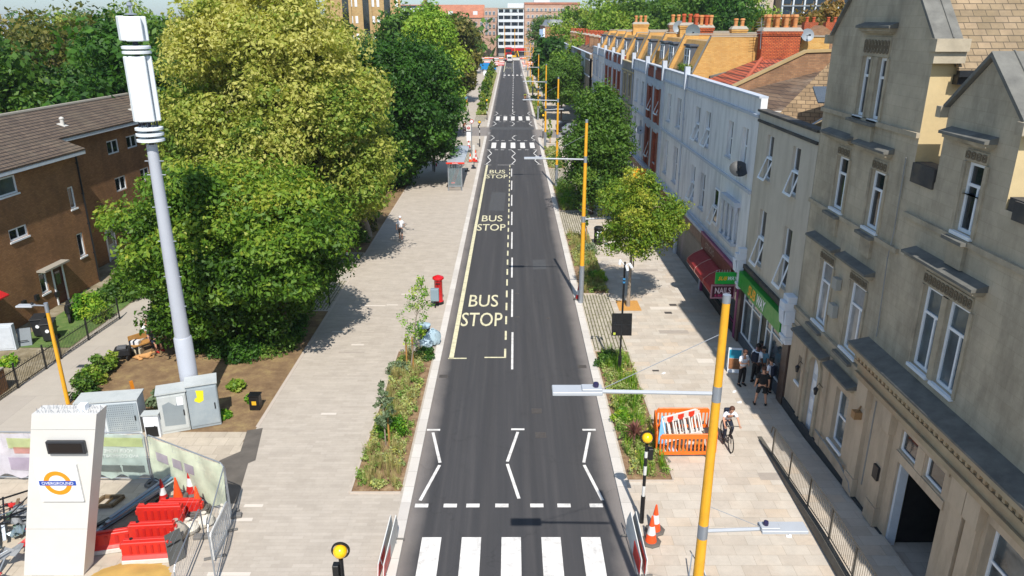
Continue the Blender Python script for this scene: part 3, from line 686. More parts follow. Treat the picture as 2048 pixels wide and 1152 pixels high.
# ---------------------------------------------------------------- planting
rng = np.random.default_rng(5)
def bed_plants(x0, x1, y0, y1, seed, dens=1., leaf=.05, hgt=.3):
    rg = np.random.default_rng(seed); n = int((x1-x0)*(y1-y0)*13*dens)
    C = np.stack([rg.uniform(x0+.12, x1-.12, n), rg.uniform(y0+.12, y1-.12, n), rg.uniform(.05, hgt, n)], 1)
    tone = np.clip(np.sin(C[:, 0]*3.1+seed)*np.cos(C[:, 1]*1.3+seed)*.4 + .45 + rg.normal(size=n)*.2, 0, 1)
    o = leaf_mesh('ground_cover', L_bed, C, np.stack([.1+.12*rg.random(n), .1+.12*rg.random(n), .10+.16*rg.random(n)], 1), 44, leaf, seed, tone=tone, fill=.9); o['kind'] = 'stuff'; o['label'] = 'mixed low green and yellow planting in the kerbside bed'
    mb = MB(); 
    for i in range(int((x1-x0)*(y1-y0)*3.6*dens)):
        blades(mb, (rg.uniform(x0+.2, x1-.2), rg.uniform(y0+.2, y1-.2), .01), 34, rg.uniform(.35, .75), .42, .012, R)
    if mb.v:
        g = mb.build('grasses', L_straw if seed % 2 else L_fresh, recalc=False); set_tint(g, 0, 1, seed); g['kind'] = 'stuff'; g['label'] = 'thin ornamental grasses growing through the kerbside bed'
for i, (a, b, c, d) in enumerate(BEDS_W + BEDS_E):
    far = c > 75
    bed_plants(a, b, c, d, 11+i, 1.05 if not far else .45, .05 if not far else .12, .28 if not far else .5)
# single plants one can point to
shrub('shrub', (-4.55, 25.3, 0), .62, .95, L_fresh, 'dense bright green bush behind the staked sapling in the left kerbside bed', 31, per=90, leaf=.055, n=40)
shrub('shrub', (-5.15, 30.9, 0), .5, .6, L_grey, 'blue grey low bush at the pavement side of the left bed near the wispy sapling', 32)
shrub('shrub', (-4.1, 32.4, 0), .5, .55, L_dark, 'dark green bush beside the two refuse sacks', 33)
shrub('shrub', (4.45, 26.4, 0), .45, .6, L_fresh, 'yellow green feathery bush beyond the spiky purple plant', 34)
shrub('shrub', (4.45, 31.7, 0), .55, .75, L_mid, 'tall grassy bush at the back end of the near right bed', 35)
shrub('shrub', (5.3, 49.3, 0), .75, .9, L_grey, 'grey green bush in the right bed beside the second yellow lamp post', 36, per=90)
shrub('shrub', (5.25, 43.6, 0), .65, .7, L_fresh, 'bright green bush beside the foot of the second yellow lamp post', 37, per=90)
shrub('shrub', (5.0, 64.5, 0), .8, 1.0, L_fresh, 'rounded green bush in the right bed beyond the litter bin', 38, per=80)
shrub('shrub', (5.0, 69.5, 0), .9, 1.6, L_mid, 'tall loose green bush at the far end of the third right bed', 39, per=90)
shrub('shrub', (5.0, 84, 0), .8, 1.2, L_mid, 'green bush in the right bed just before the second crossing', 40, per=60, leaf=.09)
mb = MB(); rr_ = random.Random(3)
t = thing('cordyline', (4.62, 24.5, 0), 'spiky purple brown cordyline in the right bed behind the near beacon', 'plant')
for i in range(90):
    a = rr_.uniform(0, 6.283); e = rr_.uniform(.1, 1.45); L = rr_.uniform(.45, .7); d = Vector((math.cos(a)*math.cos(e), math.sin(a)*math.cos(e), math.sin(e))); s = Vector((-math.sin(a), math.cos(a), 0))*.022
    b = Vector((4.62, 24.5, .55)); mb.add([b-s*.6, b+s*.6, b+d*L*.6+s, b+d*L*.6-s, b+d*L+Vector((0, 0, -.15*math.cos(e)))], [(0, 1, 2, 3), (3, 2, 4)])
o = mb.build('leaves', L_red, t, recalc=False); set_tint(o); mb = MB(); mb.tube([(4.62, 24.5, 0), (4.6, 24.5, .6)], [.05, .035], 7); mb.build('stem', bark, t)
sapling((-4.72, 24.6, 0), 2.7, .45, L_grey, 'young tree with fine grey green foliage and one thin stake in the left bed', 51, cz=1.75, rz=.85, stake_h=1.45, n=40)
sapling((-4.6, 31.1, 0), 4.6, .85, L_fresh, 'wispy pale green sapling between two stakes beside the refuse sacks', 52, cz=2.9, rz=1.55, stake_h=1.6, n=90, per=22, leaf=.05, lean=.65, stakes=((-.16, 0), (.12, .05)))
sapling((5.2, 51.5, 0), 3.6, .45, L_mid, 'slim sapling with a stake behind the second yellow lamp post', 53, cz=2.4, rz=1.1, stake_h=1.3, n=40)
sapling((5.0, 98.5, 0), 3.0, .55, L_light, 'sparse sapling beside the second crossing on the right', 54, n=40, leaf=.09)
for i, (x, y, h) in enumerate(((-4.9, 133, 3.4), (-5.2, 144, 4.2), (-4.9, 156, 4.4), (-5.2, 168, 4.0), (-5.2, 184, 4.6), (-5.3, 200, 4.6), (-5.4, 216, 4.4), (-5.2, 232, 4.2))):
    sapling((x, y, 0), h, 1.1, (L_light, L_mid)[i % 2], '%s sapling of the row in the left bed beyond the far crossing' % ('nearest', 'second nearest', 'third nearest', 'fourth nearest', 'fifth nearest', 'sixth nearest', 'second farthest', 'farthest')[i], 60+i, n=50, leaf=.16, per=24)
# ================================================================ buildings along the east side
FX = 11.3
FE = Fr(FX, 0, 0, 1, -1, 0)                   # east side fronts: u = y, w = towards the street
def FS(y): return Fr(0, y, 1, 0, 0, -1)       # walls that face the camera: u = x
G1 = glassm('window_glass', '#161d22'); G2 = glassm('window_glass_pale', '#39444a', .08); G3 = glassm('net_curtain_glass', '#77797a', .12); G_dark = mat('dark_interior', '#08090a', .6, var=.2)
W_fr = mat('white_upvc', '#e4e8ec', .4, var=.04, vs=3); W_wood = mat('white_window_paint', '#bfc6cd', .6, var=.1, vs=5)
lead = mat('lead_flashing', '#6a6963', .8, var=.3, vs=2.5, dirt='#3a3b3b', dirt_amt=.6, dirt_scale=1.2)
gut = mat('black_gutter', '#1a1c1f', .5, var=.2)
def stone_mat(name, c1, c2, mortar, grime, bw=.62, rh=.31, amt=.6, ss=.45):
    return brickm(name, c1, c2, mortar, bw, rh, .006, 'wall', .5, .88, .22, .9, .25, grime, amt, 0, ss)
S_wall = stone_mat('weathered_stone', '#aea28c', '#b6aa94', '#a69a84', '#5f584b', amt=.6, ss=.7)
S_trim = mat('stone_trim', '#aa9e88', .85, var=.2, vs=2, bmp=.3, bs=18, dirt='#4c463c', dirt_amt=.6, dirt_scale=.8)
S_base = mat('painted_stone', '#b7a68f', .8, var=.1, vs=1.2, bmp=.2, bs=14, dirt='#655848', dirt_amt=.5, dirt_scale=1.3, streak=.25)
S_soot = mat('sooty_stone', '#3d3c3b', .9, var=.3, vs=2, bmp=.4, bs=10, dirt='#8b7d63', dirt_amt=.4, dirt_scale=1.5)
roof_tan = brickm('tan_slates', '#877559', '#9b866a', '#4f4537', .36, .165, .010, 'roofx', .5, .9, .3, 1.5, .5, '#5b5347', .4)
roof_red = brickm('red_pantiles', '#9c4a33', '#b2573a', '#57291f', .24, .21, .03, 'roofx', 0, .85, .25, 2, .7, '#7f5a48', .5)
roof_brn = brickm('brown_slates', '#8b7458', '#a58c6c', '#57493a', .34, .17, .012, 'roofx', .5, .9, .35, 1.5, .5, '#57493a', .5)
roof_brn2 = brickm('dark_tile', '#5e4a3b', '#76604b', '#3a2e27', .5, .12, .01, 'roofx', .5, .9, .4, 1., .4, '#8b8070', .5)
b_yel = brickm('yellow_stock_brick', '#bd8c45', '#caa05a', '#a98a5e', .225, .075, .008, 'wall', .5, .9, .16, 1., .3, '#9b7a4c', .4)
b_red = brickm('red_brick', '#8d3a24', '#a54a2d', '#7d5a4a', .225, .075, .008, 'wall', .5, .9, .25, 1., .3, '#54261a', .5)
b_ora = brickm('orange_chimney_brick', '#b5532c', '#c4683a', '#5a3326', .225, .085, .014, 'wall', .5, .9, .3, 1., .5, '#3a2a25', .6)
b_dk = brickm('brown_london_brick', '#8a6345', '#a07855', '#7b6654', .225, .075, .008, 'wall', .5, .9, .3, 1., .3, '#4a382b', .5)
pot_m = mat('clay_pot', '#b5743f', .85, var=.25, vs=5, dirt='#c9b48a', dirt_amt=.6, dirt_scale=3); pot_r = mat('red_clay_pot', '#a84e2b', .85, var=.2, vs=5)
cop = mat('concrete_coping', '#9a9488', .85, var=.15, vs=2, dirt='#6a6257', dirt_amt=.5, dirt_scale=2)
felt = mat('roof_felt', '#7b7d7e', .9, var=.2, vs=.8, dirt='#4c4c4a', dirt_amt=.5, dirt_scale=.5)
def wall(mb, F, u0, u1, z0, z1, holes=(), w0=0., depth=.18, back=None):
    """front face of a wall with real openings and their reveals"""
    us = sorted({u0, u1, *[h[0] for h in holes], *[h[1] for h in holes]}); zs = sorted({z0, z1, *[h[2] for h in holes], *[h[3] for h in holes]})
    us = [u for u in us if u0 <= u <= u1]; zs = [z for z in zs if z0 <= z <= z1]
    for a, b in zip(us, us[1:]):
        run = None
        for c, d in zip(zs, zs[1:]):
            m_ = ((a+b)/2, (c+d)/2)
            if any(h[0] < m_[0] < h[1] and h[2] < m_[1] < h[3] for h in holes): 
                if run: mb.poly(F(a, w0, run[0]), F(b, w0, run[0]), F(b, w0, run[1]), F(a, w0, run[1])); run = None
                continue
            run = (run[0], d) if run else (c, d)
        if run: mb.poly(F(a, w0, run[0]), F(b, w0, run[0]), F(b, w0, run[1]), F(a, w0, run[1]))
    for h in holes:
        a, b, c, d = h[:4]; e = w0 - depth - .05
        for p, q_ in (((a, c), (b, c)), ((b, c), (b, d)), ((b, d), (a, d)), ((a, d), (a, c))):
            mb.poly(F(p[0], w0, p[1]), F(q_[0], w0, q_[1]), F(q_[0], e, q_[1]), F(p[0], e, p[1]))
def window(F, root, a, b, c, d, w0=-.18, fw=.06, bars=((.0, .62),), muls=(), glass=None, fm=None, sill=True, sill_m=None, tilt=0., name='window', sill_w=.08, gl2=None):
    """frame (part) with its glass and sill (sub-parts); bars: heights of transoms as fractions; tilt: lower sash swung open"""
    m = MB(); fm = fm or W_fr; t = .07
    m.fbox(F, a, a+fw, w0-t, w0, c, d); m.fbox(F, b-fw, b, w0-t, w0, c, d); m.fbox(F, a+fw, b-fw, w0-t, w0, c, c+fw); m.fbox(F, a+fw, b-fw, w0-t, w0, d-fw, d)
    zt = None
    for _, f in bars:
        z = c + (d-c)*f; m.fbox(F, a+fw, b-fw, w0-t+.004, w0-.004, z-fw*.45, z+fw*.45); zt = z
    for f in muls:
        u = a + (b-a)*f; zz = zt if zt else d; m.fbox(F, u-fw*.45, u+fw*.45, w0-t+.006, w0-.006, c+fw, (zz - fw*.45) if zt else d-fw)
    o = m.build(name, fm, root)
    g = MB(); g.poly(F(a+fw*.5, w0-t*.6, c+fw*.5), F(b-fw*.5, w0-t*.6, c+fw*.5), F(b-fw*.5, w0-t*.6, d-fw*.5), F(a+fw*.5, w0-t*.6, d-fw*.5))
    g.build('pane', glass or G1, o, recalc=False)
    if tilt and zt:
        s = MB(); zb = c + fw; k = tilt; zt2 = zt
        for (u0, u1, f0, f1) in ((a, b, 0, .08), (a, b, .92, 1), (a, a+fw, .08, .92), (b-fw, b, .08, .92)):
            za, zb2 = zt2 - (zt2-c)*f0, zt2 - (zt2-c)*f1
            pts = [F(u0, w0+.02+k*f0, za), F(u1, w0+.02+k*f0, za), F(u1, w0+.02+k*f1, zb2), F(u0, w0+.02+k*f1, zb2)]
            s.prism(pts, Vector(F(0, .045, 0)) - Vector(F(0, 0, 0)))
        so_ = s.build('open_sash', fm, o)
    if sill:
        s = MB(); s.fbox(F, a-.06, b+.06, w0-.02, sill_w, c-.09, c-.002); s.build('sill', sill_m or fm, o)
    return o
def pots(root_or_stack, F3, xs, y, z, mm, h=.75, r=.15):
    for i, x in enumerate(xs):
        m = MB(); m.lathe([(r*1.15, 0), (r*1.15, .08), (r*.9, .1), (r*1.0, h*.75), (r*1.25, h*.8), (r*1.25, h*.9), (r*.95, h), (r*.75, h), (r*.7, h-.15)], (x, y, z), 12); m.build('chimney_pot', mm if not isinstance(mm, list) else mm[i % len(mm)], root_or_stack, smooth=True)
def chimney(root, x0, x1, y0, y1, z0, z1, xs, bm, mm, h=.75, cap=True, ys=None):
    m = MB(); m.box(x0, x1, y0, y1, z0, z1); m.box(x0-.05, x1+.05, y0-.05, y1+.05, z1-.32, z1-.20); m.box(x0-.09, x1+.09, y0-.09, y1+.09, z1-.2, z1-.06)
    o = m.build('chimney', bm, root)
    if cap:
        c = MB(); zc = z1; c.add([(x0-.11, y0-.11, z1-.055), (x1+.11, y0-.11, z1-.055), (x1+.11, y1+.11, z1-.055), (x0-.11, y1+.11, z1-.055), (x0+.05, y0+.05, z1+.16), (x1-.05, y0+.05, z1+.16), (x1-.05, y1-.05, z1+.16), (x0+.05, y1-.05, z1+.16)],
              [(0, 1, 2, 3), (4, 5, 6, 7), (0, 1, 5, 4), (1, 2, 6, 5), (2, 3, 7, 6), (3, 0, 4, 7)]); c.build('flaunching', cop, o)
    ys = ys or [(y0+y1)/2]
    for yy in ys: pots(o, None, xs, yy, z1+.12, mm, h)
    return o
def drainpipe(root, F, u, z0, z1, m_, r=.04, w_=.07, kink=None):
    p = MB(); pts = [F(u, w_, z1), F(u, w_, z0)] if not kink else [F(u+kink, w_, z1), F(u+kink, w_, z1-.8), F(u, w_, z1-1.3), F(u, w_, z0)]
    p.tube(pts, r, 6); 
    for k in range(1, int((z1-z0)/1.8)+1): p.fbox(F, u-.06, u+.06, .0, w_+.05, z0+k*1.8-.03, z0+k*1.8+.03)
    p.build('drainpipe', m_, root)
# ---------------------------------------------------------------- the gabled stone building
st = thing('stone_building', (11.3, 27.7, 0), 'tall weathered stone building with a steep gable, lead window hoods and a carriage doorway', 'building')
Y0 = 8.0
holesA = [(24.5, 25.06, 12.17, 14.0), (23.45, 24.0, 12.17, 14.0), (24.98, 25.86, 8.9, 10.7), (22.38, 23.26, 8.9, 10.7), (24.95, 26.0, 4.6, 6.9), (22.4, 23.5, 4.6, 6.95)]
m = MB(); wall(m, FE, 20.95, 27.7, 3.9, 14.55, holesA)
# gable: polygon above the shoulders
pk = (24.35, 18.0)
m.poly(FE(20.95, 0, 14.55), FE(27.7, 0, 14.55), FE(pk[0], 0, pk[1]))
holesB = [(18.36, 19.26, 5.97, 8.3), (17.15, 18.08, 5.97, 8.3), (17.75, 18.5, 10.05, 11.8), (12.5, 13.4, 5.97, 8.3), (11.2, 12.1, 5.97, 8.3)]
wall(m, FE, Y0, 20.95, 4.6, 11.0, [h for h in holesB if h[3] < 11]+[(17.75, 18.5, 10.05, 11.0)]); wall(m, FE, 16.75, 19.75, 11.0, 12.95, [(17.75, 18.5, 11.0, 11.8)])
m.poly(FE(16.75, 0, 12.95), FE(19.75, 0, 12.95), FE(18.25, 0, 14.25))
# flanks and back of the wings
m.poly((11.3, 27.7, 0), (24, 27.7, 0), (24, 27.7, 14.2), (11.3, 27.7, 14.55)); m.poly((24, Y0, 0), (24, 27.7, 0), (24, 27.7, 14), (24, Y0, 14)); m.poly((11.3, Y0, 0), (24, Y0, 0), (24, Y0, 11), (11.3, Y0, 11))
m.build('wall', S_wall, st, recalc=False)
m = MB(); m.poly((11.9, 20.95, 9), (24, 20.95, 9), (24, 20.95, 13.9), (11.9, 20.95, 13.9)); m.poly((11.3, 20.95, 10.9), (11.9, 20.95, 10.9), (11.9, 20.95, 14.55), (11.3, 20.95, 14.55))
m.poly((11.3, 16.75, 10.9), (12.5, 16.75, 10.9), (12.5, 16.75, 12.95), (11.3, 16.75, 12.95)); m.poly((11.3, 19.75, 10.9), (12.5, 19.75, 10.9), (12.5, 19.75, 12.95), (11.3, 19.75, 12.95))
m.poly((12.5, 16.75, 10.9), (12.5, 19.75, 10.9), (12.5, 19.75, 12.95), (12.5, 16.75, 12.95))
m.build('side_wall', mat('rendered_side_wall', '#c3ae83', .85, var=.1, vs=1, bmp=.2, bs=10, dirt='#776a50', dirt_amt=.6, dirt_scale=.5), st, recalc=False)
# roofs
m = MB(); e = .25
m.prism([(11.9, 20.95-e, 13.75), (24, 20.95-e, 13.75), (24, pk[0], 17.45), (11.9, pk[0], 17.45)], (0, 0, .12)); m.prism([(11.9, 27.7+e*.2, 13.75), (24, 27.7+e*.2, 13.75), (24, pk[0]+.01, 17.45), (11.9, pk[0]+.01, 17.45)], (0, 0, .12))
m.build('roof', roof_tan, st)
m = MB(); m.box(11.85, 24.1, 20.95-e-.16, 20.95-e-.003, 13.66, 13.82); m.box(11.92, 24, 20.95-e, 20.946, 13.45, 13.70); m.build('gutter', gut, st)
m = MB(); m.box(11.95, 24, Y0, 20.9, 10.6, 10.72); m.build('flat_roof', felt, st)
# copings
def coping(root, ya, za, yb, zb, x0, x1, m_, t=.12, nm='coping'):
    c = MB(); c.prism([(x0, ya, za), (x0, yb, zb), (x0, yb, zb+t), (x0, ya, za+t)], (x1-x0, 0, 0)); c.tube([((x0+x1)/2+.12, ya, za+t+.015), ((x0+x1)/2+.12, yb, zb+t+.015)], .022, 5); c.build(nm, m_, root)
coping(st, 20.8, 14.5, pk[0], pk[1]+.02, 11.17, 11.92, lead); coping(st, 27.75, 14.5, pk[0]+.001, pk[1]+.02, 11.18, 11.91, lead)
coping(st, 16.6, 12.9, 18.25, 14.28, 11.17, 12.0, lead); coping(st, 19.85, 12.9, 18.251, 14.28, 11.18, 11.99, lead)
m = MB(); m.box(11.1, 12.0, 20.55, 20.92, 14.3, 14.62); m.box(11.15, 12.0, 20.65, 20.92, 14.0, 14.3); m.box(11.1, 11.98, 27.68, 27.95, 14.3, 14.6); m.box(11.1, 12.05, 16.45, 16.72, 12.7, 12.98); m.box(11.1, 12.05, 19.78, 20.0, 12.7, 12.98)
# little roof under the second gable and dark parapets either side of it
m.build('kneeler', S_trim, st)
m = MB(); m.box(11.32, 11.75, 19.8, 20.93, 10.9, 11.35); m.box(11.32, 11.75, Y0, 16.7, 10.9, 11.30); m.fbox(FE, 19.78, 20.93, .0, .06, 10.8, 11.34); m.fbox(FE, Y0, 16.4, .0, .06, 10.85, 11.28); m.build('parapet', S_soot, st)
m = MB(); m.prism([(12.0, 16.75, 12.8), (12.0, 18.25, 14.1), (12.0, 19.75, 12.8)], (3.5, 0, 0)); m.build('gable_roof', roof_tan, st)
# string courses
m = MB()
for a, b, z, h, p in ((20.93, 27.72, 12.0, .14, .10), (20.93, 27.72, 8.66, .14, .10), (Y0, 20.9, 9.80, .14, .10), (20.93, 27.72, 4.35, .14, .12), (21.0, 27.72, 3.55, .16, .10)): m.fbox(FE, a, b, 0, p, z, z+h)
m.build('string_course', S_trim, st)
# hoods, friezes, sills, surrounds
def hood(a, b, z, p=.42, t=.1, root=st):
    h = MB(); p *= .8; t *= .7; h.prism([FE(a, 0.0, z+.17), FE(a, 0.0, z), FE(a, p, z), FE(a, p, z+t)], Vector(FE(b-a, 0, 0)) - Vector(FE(0, 0, 0))); o = h.build('window_hood', lead, root)
    k = MB(); k.fbox(FE, a+.06, b-.06, 0, p-.08, z-.09, z-.002); k.fbox(FE, a+.12, b-.12, 0, p*.45, z-.15, z-.092); k.build('moulding', S_trim, o)
hood(23.15, 25.4, 14.85, .35); hood(24.75, 27.0, 11.34, .4); hood(22.15, 24.4, 11.34, .4); hood(24.65, 27.0, 7.55, .42); hood(22.05, 24.35, 7.55, .42); hood(16.7, 20.1, 8.98, .5); hood(17.5, 19.5, 12.35, .4); hood(10.6, 14.2, 8.8, .5)
fr = MB(); sh = MB()
for a, b, c, d in ((23.4, 25.1, 14.02, 14.6), (24.95, 25.9, 10.72, 11.05), (22.35, 23.3, 10.72, 11.05), (24.9, 26.1, 6.93, 7.25), (22.35, 23.6, 6.98, 7.27), (17.1, 19.35, 8.33, 8.68), (17.7, 18.6, 11.83, 12.1), (11.1, 13.5, 8.33, 8.55)):
    sh.fbox(FE, a, b, 0, .035, c, d); n_ = max(4, int((b-a)/.19)); k = (b-a)/n_
    for i in range(n_):
        for (u0, u1, z0_, z1_) in ((.12, .3, .2, .8), (.7, .88, .2, .8), (.3, .7, .68, .84), (.3, .7, .16, .32), (.42, .58, .42, .58)):
            fr.fbox(FE, a+k*(i+u0), a+k*(i+u1), .035, .06, c+(d-c)*z0_, c+(d-c)*z1_)
for a, b, c, d in holesA + holesB:
    for u0, u1 in ((a-.14, a-.02), (b+.02, b+.14)): sh.fbox(FE, u0, u1, 0, .05, c-.02, d)
sh.build('carved_frieze', S_trim, st); fr.build('tracery', mat('dark_stone_tracery', '#6d6250', .9, var=.25, vs=5), st)
for (a, b, c, d) in holesA + holesB:
    window(FE, st, a, b, c, d, -.08, .085, ((0, .68),) if c > 5.5 or c < 5 else (), (.36,) if (b-a) > .7 else (), sill_m=W_fr, sill_w=.1, glass=(G3 if (4 < c < 5 and a > 22) else (G2 if c > 5 and c < 6 else G1)))
m = MB()
for a, b, z in ((23.4, 25.2, 12.0), (24.9, 26.0, 8.68), (22.3, 23.35, 8.68), (17.7, 18.6, 9.84), (24.9, 26.1, 4.36), (22.35, 23.6, 4.36)): m.fbox(FE, a, b, .1, .26, z-.02, z+.07); 
m.build('lead_sill', lead, st)
m = MB()
for a, b, z in ((23.6, 25.0, 11.45), (22.5, 23.2, 8.2), (25.1, 25.75, 8.2), (17.8, 18.5, 9.35)): m.fbox(FE, a, b, 0, .1, z-.18, z+.5)
m.build('bracket', S_trim, st)
# mullions of the paired windows
m = MB(); m.fbox(FE, 24.01, 24.49, -.16, .03, 12.17, 14.0); m.fbox(FE, 18.09, 18.35, -.16, .04, 5.97, 8.3); m.fbox(FE, 12.11, 12.49, -.16, .04, 5.97, 8.3); m.build('mullion', S_trim, st)
# ground floor, painted
holesG = [(24.72, 25.62, .25, 3.35), (22.3, 23.3, 1.1, 3.15), (26.3, 26.8, 1.65, 2.75)]
m = MB(); wall(m, FE, 21.6, 27.7, -.1, 3.9, holesG, .02)
holesH = [(16.6, 18.9, .05, 2.97), (18.08, 18.98, 3.32, 3.98), (16.72, 17.62, 3.32, 3.98), (13.2, 14.8, 1.3, 3.9)]
wall(m, FE, Y0, 21.6, -.1, 4.6, holesH, .02, .35)
m.poly((11.28, 21.6, -.1), (11.28, 21.6, 4.7), (11.28, 21.65, 4.7), (11.28, 21.65, -.1))
m.build('ground_floor_wall', S_base, st, recalc=False)
m = MB(); m.fbox(FE, 21.62, 27.7, .02, .08, -.1, .42); m.fbox(FE, 18.95, 21.6, .02, .10, -.1, .36); m.fbox(FE, Y0, 16.55, .02, .10, -.1, .36); m.build('plinth', mat('dark_plinth', '#2e3438', .8, var=.2), st)
m = MB()   # pilasters and panels
for a, b in ((20.9, 21.45), (19.35, 19.9), (15.55, 16.05), (14.95, 15.4)):
    m.fbox(FE, a, b, .02, .16, .36, 4.0); m.fbox(FE, a-.06, b+.06, .02, .24, 3.6, 4.35); m.fbox(FE, a-.04, b+.04, .02, .2, .36, 1.0)
for a, b in ((23.9, 24.2), (26.05, 26.25)): m.fbox(FE, a, b, .02, .09, .42, 3.5)
m.fbox(FE, 21.9, 23.6, .02, .10, .75, .88); m.fbox(FE, 21.6, 24.2, .02, .07, .42, .74)
m.fbox(FE, 16.5, 19.05, .02, .06, 3.0, 3.27); m.fbox(FE, 16.5, 19.05, .02, .06, 4.02, 4.3); m.fbox(FE, 17.66, 18.04, .02, .05, 3.28, 4.0)
m.build('pilaster', S_base, st)
m = MB()   # heavy cornice over the carriage doorway
for z, p, h in ((4.36, .30, .16), (4.53, .22, .30), (4.84, .36, .10), (4.95, .30, .22), (5.18, .48, .12), (5.31, .62, .14)): m.fbox(FE, Y0, 21.75, 0, p, z, z+h)
k = Y0
while k < 21.6: m.fbox(FE, k, k+.10, .30, .40, 5.0, 5.14); k += .24
m.build('cornice', mat('cornice_stone', '#a39479', .85, var=.2, vs=1.5, bmp=.3, bs=14, dirt='#b5764e', dirt_amt=.35, dirt_scale=.5), st)
m = MB(); m.prism([FE(Y0, 0, 5.66), FE(Y0, 0, 5.46), FE(Y0, .64, 5.46), FE(Y0, .64, 5.52)], Vector((0, 21.8-Y0, 0))); m.build('cornice_lead', lead, st)
hood(24.15, 27.0, 3.72, .5); hood(21.85, 23.9, 3.72, .5)
# door
m = MB(); m.fbox(FE, 24.72, 25.62, -.2, -.12, .25, 3.35); dd = m.build('door', mat('white_door', '#c5cdd6', .45, var=.05), st)
k = MB(); k.fbox(FE, 25.1, 25.25, -.12, -.08, 1.9, 2.1); k.build('letter_plate', gut, dd)
k = MB()
for z in (.45, 1.1, 1.85, 2.6): k.fbox(FE, 24.84, 25.12, -.12, -.10, z, z+.5); k.fbox(FE, 25.22, 25.5, -.12, -.10, z, z+.5)
k.build('door_panel', W_fr, dd)
m = MB()
for i in range(9):
    a = math.pi*i/8; b_ = math.pi*(i+1)/8
    if i < 8: m.prism([FE(25.17+math.cos(a)*.45, .02, 2.9+math.sin(a)*.45), FE(25.17+math.cos(a)*.66, .02, 2.9+math.sin(a)*.66), FE(25.17+math.cos(b_)*.66, .02, 2.9+math.sin(b_)*.66), FE(25.17+math.cos(b_)*.45, .02, 2.9+math.sin(b_)*.45)], (-.08, 0, 0))
m.fbox(FE, 24.5, 24.71, .02, .1, .42, 2.9); m.fbox(FE, 25.63, 25.84, .02, .1, .42, 2.9); m.build('door_surround', S_trim, st)
window(FE, st, 22.3, 23.3, 1.1, 3.15, -.14, .07, ((0, .5),), (), glass=G2); window(FE, st, 26.3, 26.8, 1.65, 2.75, -.14, .05, (), ())
window(FE, st, 13.2, 14.8, 1.3, 3.9, -.2, .08, ((0, .6),), (.5,), glass=G2)
for a, b in ((18.08, 18.98), (16.72, 17.62)):
    o = window(FE, st, a, b, 3.32, 3.98, -.05, .06, ((0, .97),), (), sill=False)
# carriage way: deep dark opening with side frame
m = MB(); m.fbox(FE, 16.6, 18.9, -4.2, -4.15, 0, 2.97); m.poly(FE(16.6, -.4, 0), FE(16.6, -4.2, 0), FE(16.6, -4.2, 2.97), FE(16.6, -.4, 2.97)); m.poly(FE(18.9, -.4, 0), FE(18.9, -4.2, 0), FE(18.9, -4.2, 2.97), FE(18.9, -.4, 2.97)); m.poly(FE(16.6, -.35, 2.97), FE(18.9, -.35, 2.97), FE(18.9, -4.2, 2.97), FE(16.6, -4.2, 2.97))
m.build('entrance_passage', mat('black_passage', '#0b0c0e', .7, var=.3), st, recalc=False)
m = MB(); m.fbox(FE, 16.6, 18.9, -4.2, .0, .02, .10); m.build('entrance_floor', M_pavR, st)
m = MB(); m.fbox(FE, 18.78, 18.89, -.3, -.05, .1, 2.96); m.build('door_jamb', W_wood, st)
m = MB(); m.fbox(FE, 17.35, 18.6, -1.5, -1.44, .12, 2.9); bd = m.build('inner_door', gut, st)
k = MB(); k.fbox(FE, 17.75, 18.05, -1.44, -1.42, 1.5, 1.64); k.build('notice', W_fr, bd)
# lanterns, cables, pipes
for y in (26.15, 24.3):
    k = MB(); k.tube([FE(y, .02, 2.55), FE(y, .2, 2.75), FE(y, .28, 2.6)], .015, 5); k.lathe([(.05, 0), (.09, .2), (.10, .22), (.02, .30)], FE(y, .28, 2.3), 6); k.build('wall_lantern', gut, st)
k = MB(); k.tube([FE(21.35, .05, 11.4), FE(21.3, .05, 9.2), FE(21.3, .10, 8.4), FE(21.25, .05, 6.2), FE(21.25, .05, 5.9)], .02, 5); k.tube([FE(21.55, .04, 3.9), FE(21.6, .04, 1.4)], .014, 5); k.tube([FE(20.6, .03, 4.0), FE(20.6, .03, 1.0)], .025, 5); k.tube([FE(24.25, .12, .9), FE(22.0, .14, .9), FE(21.1, .2, .75), FE(20.9, .2, .5)], .03, 5); k.build('cable', mat('grey_cable', '#8a8a86', .6), st)
k = MB(); k.fbox(FE, 24.15, 24.5, .02, .2, 6.35, 6.75); k.fbox(FE, 24.1, 24.5, .02, .2, 5.35, 5.8); k.build('meter_box', mat('grey_box', '#9a9a94', .6), st)
k = MB(); k.fbox(FE, 21.05, 21.3, .16, .4, 3.1, 3.35); k.tube([FE(21.2, .3, 3.3), FE(21.2, .1, 3.6)], .03, 5); k.build('floodlight', mat('rusty_lamp', '#8a6a45', .6, var=.3), st)
k = MB(); k.fbox(FE, 19.45, 19.75, .16, .24, 1.9, 2.35); k.build('door_entry_panel', gut, st)
